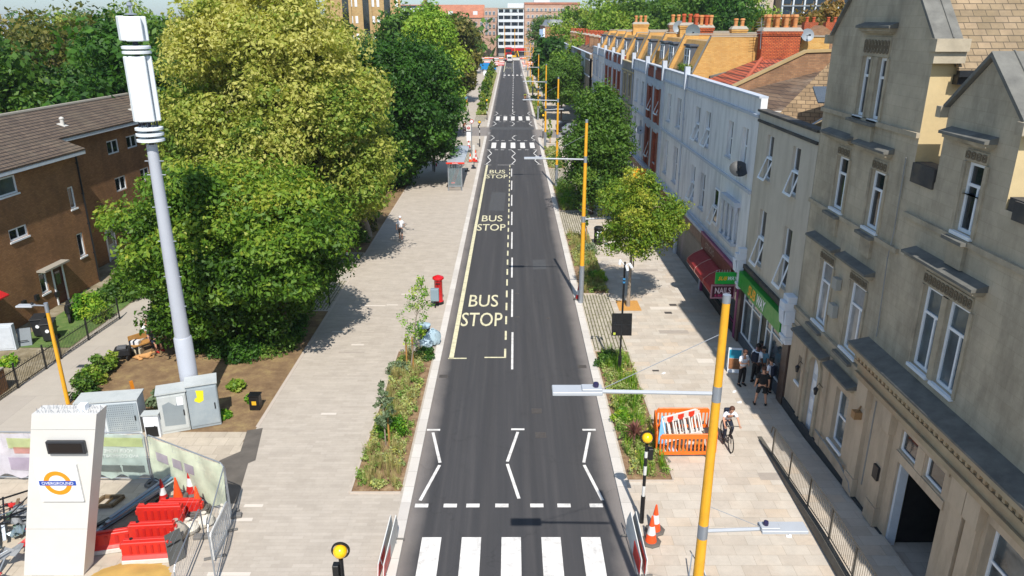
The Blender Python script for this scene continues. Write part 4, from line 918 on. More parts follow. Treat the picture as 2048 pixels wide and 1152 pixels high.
# ---------------------------------------------------------------- ramp and railing
m = MB(); m.prism([(9.68, 25.2, 0), (9.42, 17.0, 0), (9.42, 10, 0), (11.3, 10, 0), (11.3, 25.2, 0)], (0, 0, .02)); 
rp = MB(); rp.add([(9.62, 25.2, .0), (11.3, 25.2, .0), (11.3, 19, .35), (9.55, 19, .35), (9.4, 10, .38), (11.3, 10, .38)], [(0, 1, 2, 3), (3, 2, 5, 4)]); o = rp.build('access_ramp', M_pavR, recalc=False); o['kind'] = 'structure'
rp = MB(); rp.prism([(9.62, 25.2, 0), (9.55, 19, 0), (9.4, 10, 0), (9.4, 10, .42), (9.55, 19, .39), (9.62, 25.2, .03)], (-.16, 0, 0)); o = rp.build('ramp_kerb_wall', mat('ramp_wall', '#5e5a52', .85, var=.2), None); o['kind'] = 'structure'
rl = thing('ramp_railing', (9.5, 24, 0), 'long dark metal railing with upright bars beside the ramp of the stone building', 'railing')
def rx(y): return 9.55 if y > 19 else 9.4 + (y-10)/9*.15
def rzz(y): return .36 if y < 19 else .36*(25.2-y)/6.2
rm = mat('railing_metal', '#56534d', .5, var=.2, metal=.3)
m = MB(); m.tube([(rx(23.9), 24.15, rzz(24)+.75), (rx(23.9), 24.05, rzz(24)+1.05), (rx(23.9), 23.8, rzz(23.8)+1.1), (rx(19), 19, .36+1.1), (rx(10), 10, .38+1.1)], .025, 6); m.tube([(rx(23.8), 23.8, rzz(23.8)+.12), (rx(19), 19, .48), (rx(10), 10, .5)], .018, 6); m.build('handrail', rm, rl)
m = MB(); y = 10.2
while y < 23.8: m.tube([(rx(y), y, rzz(y)+.12), (rx(y), y, rzz(y)+1.1)], .009, 4); y += .115
m.build('baluster', mat('galvanised_bars', '#8f897c', .45, var=.1, metal=.4), rl)
for y in (23.8, 22.1, 20.4, 18.7, 17.0, 15.3, 13.6, 11.9, 10.2):
    m = MB(); m.box(rx(y)-.025, rx(y)+.025, y-.025, y+.025, 0, rzz(y)+1.1); m.build('post', rm, rl)
# ---------------------------------------------------------------- terrace houses
wash = mat('white_render', '#dcdcdc', .8, var=.05, vs=1, bmp=.15, bs=8, dirt='#85868a', dirt_amt=.6, dirt_scale=1.2, streak=.2)
wash2 = mat('grey_render', '#8f8a82', .85, var=.15, vs=1, bmp=.2, bs=8, dirt='#55504a', dirt_amt=.6, dirt_scale=.7)
creamr = mat('cream_render', '#bdb5a6', .85, var=.06, vs=1, bmp=.12, bs=8, dirt='#857c6a', dirt_amt=.5, dirt_scale=1.2, streak=.2)
w_trim = mat('white_trim', '#b7bec8', .7, var=.07, vs=2, dirt='#82858a', dirt_amt=.4, dirt_scale=1)
shut = brickm('roller_shutter', '#4f5557', '#5c6264', '#2d3133', 8, .08, .02, 'wall', 0, .5, .2, 2, .6, '#8b7c8f', .5)
def fascia(root, F, a, b, c, d, m_, p=.18): 
    k = MB(); k.fbox(F, a, b, 0, p, c, d); return k.build('fascia', m_, root)
def shopfront(root, F, a, b, kind, fm=None, dark=None):
    """recessed ground floor between a and b"""
    k = MB(); k.fbox(F, a, a+.25, -.02, .12, 0, 3.45); k.fbox(F, b-.25, b, -.02, .12, 0, 3.45); k.fbox(F, a, b, 0, .30, 3.45, 3.6); k.build('shop_pilaster', fm or w_trim, root)
    if kind == 'shutter':
        k = MB(); k.fbox(F, a+.25, b-.25, -.12, -.04, 0, 2.75); k.build('roller_shutter', shut, root)
        k = MB(); k.fbox(F, a+.25, b-.25, -.1, .08, 2.5, 2.76); k.build('shutter_box', gut, root)
    else:
        k = MB(); k.fbox(F, a+.25, b-.25, -.14, .0, 0, .5); k.build('stall_riser', dark or gut, root)
        n_ = 3; L = (b-a-.5)/n_
        for i in range(n_): window(F, root, a+.25+L*i, a+.25+L*(i+1), .5 if i != 1 else .05, 2.7, -.06, .05, ((0, .78),), (), glass=G1, fm=fm or w_trim, sill=False, name='shop_window')
def mansard(root, y0, y1, z0=11.75, z1=14.0, dorm=1, x0=11.65, party=True, bm=None):
    xt = x0 + .95; bm = bm or b_yel; zr = z1 - .25
    k = MB(); k.prism([(x0+.2, y0+.12, z0-1.0), (x0+.2, y0+.12, z0), (xt+.1, y0+.12, zr), (20, y0+.12, zr), (20, y0+.12, z0-1.0)], (0, y1-y0-.12, 0)); k.build('mansard_roof', bm, root)
    if party:
        k = MB()
        for yy in ((y0, y0+.32),): k.prism([(x0-.1, yy[0], z0-1.2), (x0-.1, yy[0], z0+.05), (xt-.05, yy[0], z1), (20, yy[0], z1+.05), (20, yy[0], z0-1.2)], (0, .33, 0))
        o = k.build('party_wall', bm, root)
        c = MB(); c.prism([(x0-.16, y0-.05, z0+.05), (xt-.09, y0-.05, z1+.02), (xt-.05, y0-.05, z1+.09), (x0-.14, y0-.05, z0+.16)], (0, .42, 0)); c.box(xt-.06, 20, y0-.05, y0+.37, z1+.052, z1+.13); c.build('coping', cop, o)
    for i in range(dorm):
        yc = y0 + (y1-y0)*(i+.55)/dorm; d = MB(); d.box(x0+.42, 14, yc-.85, yc+.85, z0+.05, z1-.62); d.box(x0+.3, 14.2, yc-.95, yc+.95, z1-.62, z1-.5)
        o = d.build('dormer', mat('dormer_lead', '#4a4f58', .6, var=.2), root)
        FD = Fr(x0+.42, 0, 0, 1, -1, 0); window(FD, root, yc-.75, yc-.05, z0+.25, z1-.75, .07, .06, ((0, .6),), (), sill=False); window(FD, root, yc+.05, yc+.75, z0+.25, z1-.75, .07, .06, ((0, .6),), (), sill=False)
def house(y0, y1, label, wm, top=11.7, wins=None, floors=((8.25, 10.15), (4.5, 6.9)), shop='shutter', ww=1.12, style='plain', sashes=True, tm=None, roof='flat', seedy=0, deep=20., glass=None, shop_fm=None, name='terraced_house', fasc=None):
    t = thing(name, (FX, (y0+y1)/2, 0), label, 'building', 'terraced houses along the right side of the street'); tm = tm or w_trim
    wins = wins if wins is not None else [y0+(y1-y0)*.28, y0+(y1-y0)*.72]
    holes = [(c-ww/2, c+ww/2, a, b) for (a, b) in floors for c in wins]
    k = MB(); wall(k, FE, y0, y1, 3.4, top, holes, 0, .15)
    k.poly((FX, y0, 3.4), (FX+.3, y0, 3.4), (FX+.3, y0, top), (FX, y0, top)); k.poly((deep, y0, 0), (deep, y1, 0), (deep, y1, top-.5), (deep, y0, top-.5)); k.poly((FX+.3, y0, top), (FX+.3, y1, top), (FX+.3, y1, top-1), (FX+.3, y0, top-1)); k.poly((FX, y0, top), (FX, y1, top), (FX+.3, y1, top), (FX+.3, y0, top))
    k.poly((FX, y0, 0), (deep, y0, 0), (deep, y0, top-.55), (FX, y0, top-.55))
    k.build('wall', wm, t, recalc=False)
    rg = random.Random(int(y0*10))
    for (a, b) in floors:
        for c in wins:
            window(FE, t, c-ww/2, c+ww/2, a, b, -.16, .07, ((0, .5),), (), tilt=(.38 if rg.random() < .35 and y0 < 60 else 0), sill_m=tm, glass=glass or rg.choice((G1, G1, G2, G3)))
    k = MB(); k.fbox(FE, y0+.003, y1-.003, 0, .16, 3.6, 3.75); k.fbox(FE, y0+.003, y1-.003, 0, .10, 7.35, 7.5)
    if style != 'brick': k.fbox(FE, y0+.003, y1-.003, 0, .12, top-.85, top-.72)
    k.fbox(FE, y0+.003, y1-.003, -.32, .1, top+.002, top+.09)
    if style == 'pair':
        for c in wins:
            for (a, b) in floors:
                for s in (-1, 1): k.fbox(FE, c+s*(ww/2+.09)-.06, c+s*(ww/2+.09)+.06, 0, .07, a-.05, b+.05)
                k.fbox(FE, c-ww/2-.2, c+ww/2+.2, 0, .12, b+.06, b+.2)
    k.build('cornice', tm, t)
    k = MB(); k.box(FX+.31, deep, y0, y1, top-.95, top-.80); k.build('roof', felt, t)
    if shop: shopfront(t, FE, y0, y1, shop, shop_fm)
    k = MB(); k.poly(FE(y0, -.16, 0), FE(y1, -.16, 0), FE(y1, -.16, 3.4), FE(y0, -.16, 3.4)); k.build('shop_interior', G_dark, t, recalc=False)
    fascia(t, FE, y0+.25, y1-.25, 2.78, 3.44, fasc or gut)
    return t
# cream building with the green sandwich shop
t = thing('shop_building', (FX, 31, 0), 'cream rendered building with a green and yellow sandwich shop at street level', 'building', 'terraced houses along the right side of the street')
wh = [(32.45, 33.3, 8.45, 10.35), (29.3, 30.15, 8.45, 10.35), (32.3, 33.2, 4.55, 7.05), (29.1, 30.0, 4.6, 7.1)]
k = MB(); wall(k, FE, 27.72, 34.7, 3.75, 11.2, wh, 0, .15); k.poly((11.3, 34.7, 0), (20, 34.7, 0), (20, 34.7, 11), (11.3, 34.7, 11.2)); k.poly((11.3, 27.72, 11.2), (11.3, 34.7, 11.2), (11.6, 34.7, 11.2), (11.6, 27.72, 11.2)); k.poly((11.6, 27.72, 11.2), (11.6, 34.7, 11.2), (11.6, 34.7, 10.4), (11.6, 27.72, 10.4)); k.build('wall', creamr, t, recalc=False)
for i, h in enumerate(wh): window(FE, t, *h, -.12, .06, ((0, .5),), (), tilt=.35 if i != 1 else .3, sill_m=creamr)
k = MB(); k.fbox(FE, 27.73, 34.69, -.34, .12, 11.2, 11.3); k.fbox(FE, 27.73, 34.69, 0, .08, 10.75, 10.86); k.fbox(FE, 27.73, 34.69, 0, .14, 3.85, 4.05); k.build('cornice', S_soot, t)
k = MB(); k.fbox(FE, 28.4, 34.3, .02, .30, 2.95, 3.72); fa = k.build('fascia', mat('green_fascia', '#1f8a2f', .4, var=.08, vs=1), t)
k = MB(); text_mb(k, 'SUB', FE(32.15, .315, 3.33), (0, -1, 0), (0, 0, 1), .52, 1.05, bold=.03, skew=.2); k.build('lettering', mat('yellow_letters', '#f2b321', .4, var=.02), fa, recalc=False)
k = MB(); text_mb(k, 'WAY', FE(30.9, .315, 3.33), (0, -1, 0), (0, 0, 1), .52, 1.15, bold=.03, skew=.2); k.build('lettering', W_fr, fa, recalc=False)
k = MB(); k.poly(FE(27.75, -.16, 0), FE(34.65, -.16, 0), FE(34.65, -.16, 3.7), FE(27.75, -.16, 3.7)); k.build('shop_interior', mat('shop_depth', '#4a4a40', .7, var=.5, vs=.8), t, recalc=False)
k = MB(); k.fbox(FE, 27.75, 28.35, -.1, .1, 0, 3.8); k.fbox(FE, 34.3, 34.68, -.1, .1, 0, 3.8); k.build('shop_pilaster', mat('brown_marble', '#4b3b34', .4, var=.3, vs=3), t)
k = MB(); k.fbox(FE, 31.7, 34.3, -.14, 0, 0, .5); k.fbox(FE, 28.35, 30.2, -.14, 0, 0, .5); k.build('stall_riser', mat('slate_blue_panel', '#3f4b58', .4, var=.2), t)
for a, b, c in ((32.95, 34.25, .5), (31.7, 32.95, .5), (30.2, 30.9, .03), (28.4, 30.2, .5)): window(FE, t, a, b, c, 2.9, -.06, .06, ((0, .75),), (), glass=G2, sill=False, name='shop_window')
# sculpted white consoles on the shop ends
for y in (27.95, 34.62):
    k = MB(); 
    for z, p, h in ((2.75, .30, .2), (2.95, .36, .14), (3.1, .30, .5), (3.6, .42, .6), (4.2, .5, .35), (4.55, .38, .25)): k.fbox(FE, y-.28, y+.28 if y < 30 else y+.05, .0, p, z, z+h)
    for i in range(4): k.tube([FE(y-.2+i*.12, .43, 3.6), FE(y-.2+i*.12, .51, 4.25)], .045, 6)
    k.build('console', mat('white_console', '#cdd3da', .7, var=.08, bmp=.3, bs=8), t, bevel=.02)
# its roofs: tiled slopes between raised party walls
k = MB(); k.add([(11.6, 30.6, 10.5), (20, 30.6, 10.5), (20, 34.4, 13.3), (14.0, 34.4, 13.3), (11.6, 34.4, 10.6)], [(0, 1, 2, 3, 4)]); k.add([(11.6, 27.75, 11.6-.9), (16.5, 27.75, 13.2), (16.5, 30.55, 12.2), (11.6, 30.55, 10.5)], [(0, 1, 2, 3)])
k.build('roof', roof_brn, t, recalc=False)
k = MB(); k.prism([(11.6, 30.4, 10.2), (11.6, 30.4, 10.9), (15.5, 30.4, 12.7), (20, 30.4, 12.7), (20, 30.4, 10.2)], (0, .25, 0)); k.build('party_wall', mat('mossy_coping', '#8c7a5d', .9, var=.25, vs=3, dirt='#b9b3a3', dirt_amt=.6, dirt_scale=2), t)
k = MB(); k.tube([(11.9, 30.2, 11.15), (12.4, 30.25, 11.45), (15.5, 30.25, 12.95)], .03, 5); k.tube([(11.9, 30.2, 11.15), (11.9, 30.2, 10.8)], .03, 5); k.build('pipe', W_wood, t)
k = MB(); k.prism([(12.9, 32.3, 11.78), (14.2, 32.3, 11.78), (14.2, 33.1, 12.36), (12.9, 33.1, 12.36)], (0, -.03, .06)); k.build('rooflight', mat('slate_blue_light', '#4b545e', .3, var=.1), t)
k = MB(); k.lathe([(.18, 0), (.14, .1), (.07, .12), (.07, .95)], (14.4, 33.9, 12.85), 8); k.build('vent_pipe', W_wood, t)
# first white house: red tiled roof, big chimney, three-light window with columns
A = house(34.72, 42.0, 'white house with a columned first floor window and brown slates behind its parapet', wash, 11.75, wins=[36.55, 39.1], floors=((8.4, 10.2),), shop='glass', ww=.9, shop_fm=mat('magenta_frame', '#7d2f5f', .5), fasc=mat('maroon_fascia', '#5d1c22', .5, var=.15))
# bay of three lights between little columns on the first floor of A
k = MB(); k.fbox(FE, 36.2, 38.7, .0, .28, 4.35, 4.5); k.fbox(FE, 36.15, 38.75, 0, .30, 6.35, 6.6); k.build('bay_sill', w_trim, A)
for u in (36.3, 37.05, 37.85, 38.6):
    k = MB(); k.lathe([(.11, 0), (.11, .12), (.07, .16), (.065, 1.5), (.12, 1.62), (.14, 1.85)], FE(u, .16, 4.5), 8); k.build('column', w_trim, A, smooth=True)
for a in (36.42, 37.2, 37.98): window(FE, A, a, a+.5, 4.55, 6.3, .06, .05, ((0, .5),), (), sill=False)
k = MB(); wall(k, FE, 39.6, 41.0, 4.4, 6.6, (), .003); k.build('wall_patch', wash, A, recalc=False)
window(FE, A, 39.9, 40.8, 4.5, 6.4, .06, .06, ((0, .5),), (), tilt=.3)
# roofs behind the parapet of the first two white houses
k = MB(); k.add([(11.65, 34.9, 10.85), (18, 34.9, 12.0), (18, 40.4, 13.1), (11.65, 40.4, 11.45)], [(0, 1, 2, 3)]); k.build('roof', roof_brn2, A, recalc=False)
k = MB(); k.prism([(11.62, 40.45, 10.6), (11.62, 40.45, 11.75), (15.2, 40.45, 13.5), (18, 40.45, 13.6), (18, 40.45, 10.6)], (0, .28, 0)); o = k.build('party_wall', b_dk, A)
k = MB(); k.prism([(11.6, 40.38, 11.75), (15.2, 40.38, 13.5), (18, 40.38, 13.6), (18, 40.38, 13.72), (15.2, 40.38, 13.64), (11.6, 40.38, 11.87)], (0, .42, 0)); k.build('coping', mat('tan_coping', '#a28b62', .85, var=.15), o)
Bh = house(42.0, 49.5, 'white rendered house with a red pantile roof and the big orange chimney', wash, 11.75, wins=[43.75, 46.25], floors=((8.2, 10.15), (4.5, 6.6)), ww=1.05, style='plain', shop='shutter', fasc=mat('dark_red_fascia', '#4a2622', .5, var=.2))
k = MB(); k.add([(11.66, 40.8, 11.05), (18.5, 40.8, 12.4), (18.5, 49.4, 13.1), (15.9, 49.4, 12.9), (11.66, 49.4, 11.25)], [(0, 1, 2, 3), (0, 3, 4)]); k.build('roof', roof_red, Bh, recalc=False)
k = MB(); k.tube([(11.66, 40.8, 11.1), (15.9, 49.4, 12.98)], .11, 8); k.build('hip_tiles', mat('red_hip_tile', '#a4533a', .85, var=.2, vs=6), Bh)
k = MB(); k.prism([(12.6, 49.15, 11.4), (18.5, 49.15, 12.95), (18.5, 49.15, 13.25), (12.6, 49.15, 11.75)], (0, .3, 0)); k.build('flashing', lead, Bh)
chimney(Bh, 15.5, 17.85, 48.7, 49.6, 12.0, 14.5, [15.85, 16.4, 16.95, 17.5], b_ora, pot_m, h=.8, ys=[48.95, 49.4])
k = MB(); k.tube([(15.4, 48.6, 13.4), (15.3, 48.6, 15.2)], .02, 5)
for i in range(5): k.tube([(15.05, 48.6, 14.3+i*.16), (15.5, 48.6, 14.35+i*.16)], .012, 4)
k.build('aerial', mat('aluminium', '#a8abb0', .35, metal=.7), Bh)
def dish(loc, r, label, rx_=.2, m_=None, arm=.4, dirn=(0, -1, .35)):
    t = thing('satellite_dish', loc, label, 'satellite dish'); m = MB(); d = Vector(dirn).normalized(); a = d.orthogonal().normalized(); b = d.cross(a); c = Vector(loc); vs = [c]; fs = []
    for i, (f, dp) in enumerate(((.35, .02), (.7, .09), (1, .2))):
        for k_ in range(20): vs.append(c + (a*math.cos(k_*math.pi/10) + b*math.sin(k_*math.pi/10))*r*f + d*dp*r)
    for k_ in range(20): fs.append((0, 1+k_, 1+(k_+1) % 20))
    for i in range(2):
        for k_ in range(20): fs.append((1+i*20+k_, 1+(i+1)*20+k_, 1+(i+1)*20+(k_+1) % 20, 1+i*20+(k_+1) % 20))
    m.add(vs, fs); m.build('reflector', m_ or mat('dish_grey', '#7d868c', .5, var=.15), t, smooth=True)
    m = MB(); m.tube([c - d*.02, c + d*r*1.1 - Vector((0, 0, r*.3))], .018, 5); m.obox(c + d*r*1.1 - Vector((0, 0, r*.3)), (.1, .14, .1)); m.build('receiver_arm', gut, t)
    m = MB(); m.tube([c, c + Vector((arm, .1, -.12)), c + Vector((arm, .1, -.5))], .025, 5); m.build('bracket', gut, t); return t
dish((10.95, 35.9, 8.3), .45, 'large black satellite dish on the near end of the first white house', m_=mat('dish_black', '#2a2d30', .5, var=.2), dirn=(-.1, -.8, .75))
brk_tm = w_trim
labs = {49.5: ('white rendered house with the first yellow brick mansard above its parapet', wash), 57.0: ('red brick house with two tall brick bays between white pilasters, nearest brick front', b_red), 64.2: ('white rendered house just beyond the nearest red brick front', wash),
        71.5: ('grey stained house with a crumbling pale cornice', wash2), 78.8: ('red brick house with white bands, second brick front, beside the grey stained house', b_red), 86.1: ('red brick house with white bands, third and farthest brick front', b_red),
        93.4: ('white rendered house just beyond the farthest red brick front', wash), 100.7: ('second white rendered house beyond the farthest red brick front', wash)}
fr_ = mat('fascia_mix', '#6d3a2a', .5, var=.4, vs=.7)
for i, (y, (lb, wm)) in enumerate(labs.items()):
    y1 = 57.0 if y == 49.5 else (y + 7.3 if y > 64 else 64.2)
    if y == 64.2: y1 = 71.5
    h = house(y, y1, lb, wm, 11.7 if y != 71.5 else 11.3, style='brick' if wm is b_red else ('pair' if i % 2 else 'plain'), tm=w_trim if wm is not wash2 else mat('pale_crumbling_cornice', '#b3a37c', .9, var=.3), shop='shutter' if i % 2 else 'glass', ww=1.15, fasc=fr_)
    if wm is b_red:
        k = MB()
        for u in (y+.25, (y+y1)/2, y1-.3): k.fbox(FE, u-.26, u+.26, .0, .14, 3.7, 11.68)
        for z in (10.25, 7.0): k.fbox(FE, y, y1, 0, .12, z, z+.55)
        for c in (y+(y1-y)*.28, y+(y1-y)*.72):
            for z in (10.15, 6.9): k.fbox(FE, c-.7, c+.7, 0, .16, z-.02, z+.3)
        k.build('pilaster', w_trim, h)
        k = MB()
        for u0, u1 in ((y+.55, y+(y1-y)*.28-.55), (y+(y1-y)*.28+.55, (y+y1)/2-.3), ((y+y1)/2+.3, y+(y1-y)*.72-.55), (y+(y1-y)*.72+.55, y1-.6)): 
            if u1 > u0: k.fbox(FE, u0, u1, 0, .11, 3.9, 10.2)
        k.build('brick_pier', b_red, h)
        k = MB(); k.fbox(FE, y+.5, y+(y1-y)/2-.3, 0, .1, 10.85, 11.45); k.fbox(FE, (y+y1)/2+.3, y1-.6, 0, .1, 10.85, 11.45); k.build('parapet_panel', b_red, h)
    else:
        drainpipe(h, FE, y+.3, 3.6, 11.2, w_trim)
    k = MB(); k.fbox(FE, y-.02, y+.34, -.1, .22, 10.9, 12.3); k.build('parapet_pier', w_trim, h)
    mansard(h, y, y1, 11.8, 14.05 - (.0 if i < 4 else .2), 1 if i != 1 else 2)
    if i in (1, 2, 4): 
        xx = {1: 13.6, 2: 14.2, 4: 13.2}[i]; chimney(h, xx, xx+1.6, y1-.5, y1+.1, 13.4, 14.75, [xx+.3, xx+.8, xx+1.3], [b_ora, b_yel, b_dk][i % 3], pot_r if i == 1 else pot_m, h=.7)
    if i == 0:
        chimney(h, 14.3, 15.9, 62.3, 63.0, 13.6, 14.6, [14.55, 14.95, 15.35, 15.7], b_ora, [pot_r, pot_m], h=.75, ys=[62.45, 62.85])
        chimney(h, 16.9, 18.0, 60.5, 61.1, 13.2, 14.5, [17.2, 17.7], b_yel, pot_m, h=.6)
k = thing('planter_trough', (11.75, 53, 11.75), 'trough of green plants behind the white parapet below the first dormers', 'planter'); mm = MB(); mm.box(11.62, 11.9, 50.6, 54.6, 11.65, 11.85); mm.build('trough', gut, k)
leaf_mesh('foliage', L_mid, [(11.75, 50.8+i*.33, 11.95+.1*(i % 3)) for i in range(12)], [.2]*12, 40, .07, 3, k)
dish((14.05, 66.2, 14.5), .55, 'pale satellite dish on a tall pole on the mansard roofs', arm=.05, dirn=(-.15, -1, .25)); dish((13.9, 60.6, 14.25), .55, 'dark grey satellite dish standing on the mansard coping left of the red chimney', arm=.05, m_=mat('dish_slate', '#59656a', .5, var=.15), dirn=(-.15, -1, .2)); dish((18.35, 49.0, 14.2), .4, 'grey satellite dish on the side of the big orange chimney', arm=-.3)
dish((10.95, 64.5, 6.3), .35, 'small pale dish at first floor on the houses behind the large street tree', m_=w_trim)
# rows farther down: simpler fronts, pitched roofs and long chimney stacks of clay pots
cols = [mat('stained_brown_render', '#8f8271', .85, var=.2, vs=.8, dirt='#4f4840', dirt_amt=.5), wash, b_dk, wash2, creamr, b_dk, wash, wash2, b_dk, creamr, wash]
names_ = ['first', 'second', 'third', 'fourth', 'fifth', 'sixth', 'seventh', 'eighth', 'ninth', 'tenth', 'eleventh']
y = 112.2
for i in range(11):
    lb = '%s house of the terrace beyond the side road, %s' % (names_[i], ['brown stained front', 'white front', 'brown brick front', 'grey front', 'cream front', 'brown brick front', 'white front', 'grey front', 'brown brick front', 'cream front', 'white front'][i])
    h = house(y, y+7.2, lb, cols[i], 10.5, ww=.9, style='plain', shop='glass' if i % 2 else 'shutter', fasc=fr_, floors=((7.6, 9.2), (4.4, 6.4)))
    k = MB(); k.add([(11.7, y, 10.0), (11.7, y+7.2, 10.0), (15.2, y+7.2, 11.9), (15.2, y, 11.9), (19, y+7.2, 10), (19, y, 10)], [(0, 1, 2, 3), (3, 2, 4, 5), (0, 3, 5)]); k.build('pitched_roof', roof_brn2, h, recalc=False)
    chimney(h, 13.3, 16.6, y-.3, y+.25, 9.8, 12.7, [13.6+.5*j for j in range(6)], b_ora if i % 3 == 1 else b_dk, pot_r, h=.6)
    y += 7.2
cb = thing('corner_building', (8.6, 200, 0), 'brown brick corner building with a blind side wall at the far end of the terrace', 'building')
k = MB(); k.box(8.6, 19, 200, 235, 0, 13.6); k.build('wall', brickm('tan_flank_brick', '#a06a48', '#b07a55', '#9b7f66', .225, .075, .008, 'wall', .5, .9, .2, .3, .2, '#8a5a3e', .4), cb)
k = MB(); k.box(8.45, 19.1, 199.9, 235.1, 13.61, 13.85); k.build('cornice', cop, cb)
k = MB(); k.prism([(9.2, 200.5, 13.86), (18.5, 200.5, 13.86), (17.6, 200.5, 15.3), (10, 200.5, 15.3)], (0, 34, 0)); k.build('mansard_roof', mat('pale_slate', '#8d9297', .7, var=.2, vs=.8), cb)
for x in (10.8, 13.2, 15.6):
    k = MB(); k.prism([(x-.7, 200.1, 13.9), (x+.7, 200.1, 13.9), (x+.7, 200.1, 14.8), (x, 200.1, 15.2), (x-.7, 200.1, 14.8)], (0, 1.5, 0)); o = k.build('dormer', mat('pale_slate2', '#9fa3a6', .7), cb); k = MB(); k.box(x-.35, x+.35, 200.05, 200.09, 14.0, 14.75); k.build('dormer_window', W_fr, o)
k = MB(); k.box(8.1, 8.58, 200, 201.6, 6.5, 13.2); k.build('sign_panel', W_fr, cb)
k = MB(); k.box(7.2, 8.09, 200.1, 200.5, 6.5, 13.0); k.build('blue_sign', mat('pale_blue_panel', '#8fa6c4', .5), cb)
# ---------------------------------------------------------------- hanging signs and awning
def board_sign(name, x0, x1, y, z0, z1, m_, label, texts, frame=None, th=.12):
    t = thing(name, ((x0+x1)/2, y, z0), label, 'sign'); k = MB(); k.box(x0, x1, y-th/2, y+th/2, z0, z1); k.build('panel', m_, t, bevel=.01)
    if frame:
        k = MB(); 
        for a, b, c, d in ((x0-.04, x1+.04, z1-.03, z1+.04), (x0-.04, x1+.04, z0-.04, z0+.03), (x0-.04, x0+.03, z0+.03, z1-.03), (x1-.03, x1+.04, z0+.03, z1-.03)): k.box(a, b, y-th/2-.012, y-th/2+.05, c, d)
        k.build('frame', frame, t)
    k = MB(); k.tube([(x1-.1, y, (z0+z1)/2), (FX+.02, y, (z0+z1)/2)], .03, 5); k.build('bracket', gut, t)
    for (s, cx, cz, h_, w_, mm_, sk) in texts:
        k = MB(); text_mb(k, s, (cx, y-th/2-.006, cz), (1, 0, 0), (0, 0, 1), h_, w_, bold=.02, skew=sk); k.build('lettering', mm_, t, recalc=False)
    return t
yl = mat('yellow_letters', '#f2b321', .4, var=.02)
sg = board_sign('projecting_sign', 10.06, 11.2, 34.95, 2.82, 3.42, mat('sign_green', '#17a03a', .35, var=.05), 'green projecting sign reading SUBWAY over the pavement', [('SUB', 10.42, 3.12, .2, .42, yl, .3), ('WAY', 10.87, 3.12, .2, .46, W_fr, .3)])
k = MB()
for i in range(6): k.tube([(10.1+i*.13, 34.95, 3.42), (10.1+i*.13, 34.95, 3.54)], .01, 4)
k.build('bird_spikes', W_wood, sg)
board_sign('projecting_sign', 10.02, 11.15, 35.3, 1.98, 2.62, mat('sign_plum', '#4a1528', .35, var=.05), 'dark plum projecting sign reading NAILS below the green sign', [('NAILS', 10.58, 2.36, .32, .8, mat('pink_white', '#d8c4cc', .5), 0), ('& BEAUTY', 10.58, 2.1, .12, .8, mat('hot_pink', '#c93a72', .5), 0)], frame=mat('rose_frame', '#a87a86', .5))
board_sign('projecting_sign', 9.9, 10.95, 60.5, 2.95, 3.75, mat('sign_amber', '#f0a51e', .35, var=.05), 'yellow projecting sign with red letters OFF above the small street tree', [('OFF', 10.42, 3.47, .36, .8, mat('sign_red', '#c8281a', .4), 0), ('LICENCE', 10.42, 3.12, .16, .85, mat('sign_red', '#c8281a', .4), 0)])
k = thing('wall_sign', (FX, 39.3, 2.9), 'maroon shop board with faded pale lettering above the red awning', 'sign'); m = MB(); m.fbox(FE, 35.6, 41.7, .19, .30, 2.75, 3.43); m.build('panel', mat('maroon_board', '#5f2422', .6, var=.2), k)
m = MB(); text_mb(m, 'STUDIO', FE(39.8, .31, 3.12), (0, -1, 0), (0, 0, 1), .34, 1.9); m.build('lettering', mat('faded_letters', '#a59b95', .7), k, recalc=False)
aw = thing('awning', (10.7, 39.5, 2.4), 'dark red sloping shop awning with pale seams', 'awning'); m = MB(); cl = mat('awning_red', '#962b2b', .75, var=.12, vs=2, bmp=.2, bs=4)
P_ = [(11.25, 2.72), (10.9, 2.62), (10.5, 2.42), (10.2, 2.16), (10.17, 1.92)]
for (a, b), (c, d) in zip(P_, P_[1:]): m.poly((a, 35.7, b), (a, 41.4, b), (c, 41.4, d), (c, 35.7, d))
for yy in (35.7, 41.4): m.poly(*[(a, yy, b) for a, b in P_], (11.25, yy, 1.95))
m.build('canopy', cl, aw, recalc=False)
for yy in (35.7, 37.6, 39.5, 41.4):
    m = MB(); m.tube([(a, yy, b+.02) for a, b in P_], .018, 5); m.build('rib', mat('awning_rib', '#b48d83', .5), aw)
m = MB(); m.tube([(10.17, 35.7, 1.93), (10.17, 41.4, 1.93)], .02, 5); m.build('front_bar', mat('awning_rib', '#b48d83', .5), aw)
# ================================================================ west side: brick flats, gardens, trees
ANG = math.radians(3.5)
FW = Fr(-25.4, 40.3, math.sin(ANG), math.cos(ANG), math.cos(ANG), -math.sin(ANG))
b_flat = brickm('dark_brown_brick', '#8c6039', '#a0734a', '#7a5d40', .225, .075, .01, 'wall', .5, .9, .3, .6, .6, '#3c2a1e', .5, 0, .35)
t_flat = brickm('grey_brown_rooftiles', '#5a4c40', '#6b5b4c', '#2f2721', .3, .11, .018, 'roofy', .5, .9, .25, .8, .9, '#857c66', .25)
bf = thing('brick_flats', (-25.4, 40.3, 0), 'three storey dark brown brick flats with a shallow tiled roof and white windows', 'building')
hf = [(-4.6, -1.98, 6.69, 7.62), (1.88, 2.42, 4.83, 6.1), (-3.33, -1.94, 4.37, 5.0), (1.85, 2.43, 1.95, 3.35), (-.8, .0, .02, 2.1), (-1.9, -1.3, 1.0, 2.15), (-7.5, -6.2, 6.7, 7.6), (-7.6, -6.2, 4.2, 5.2)]
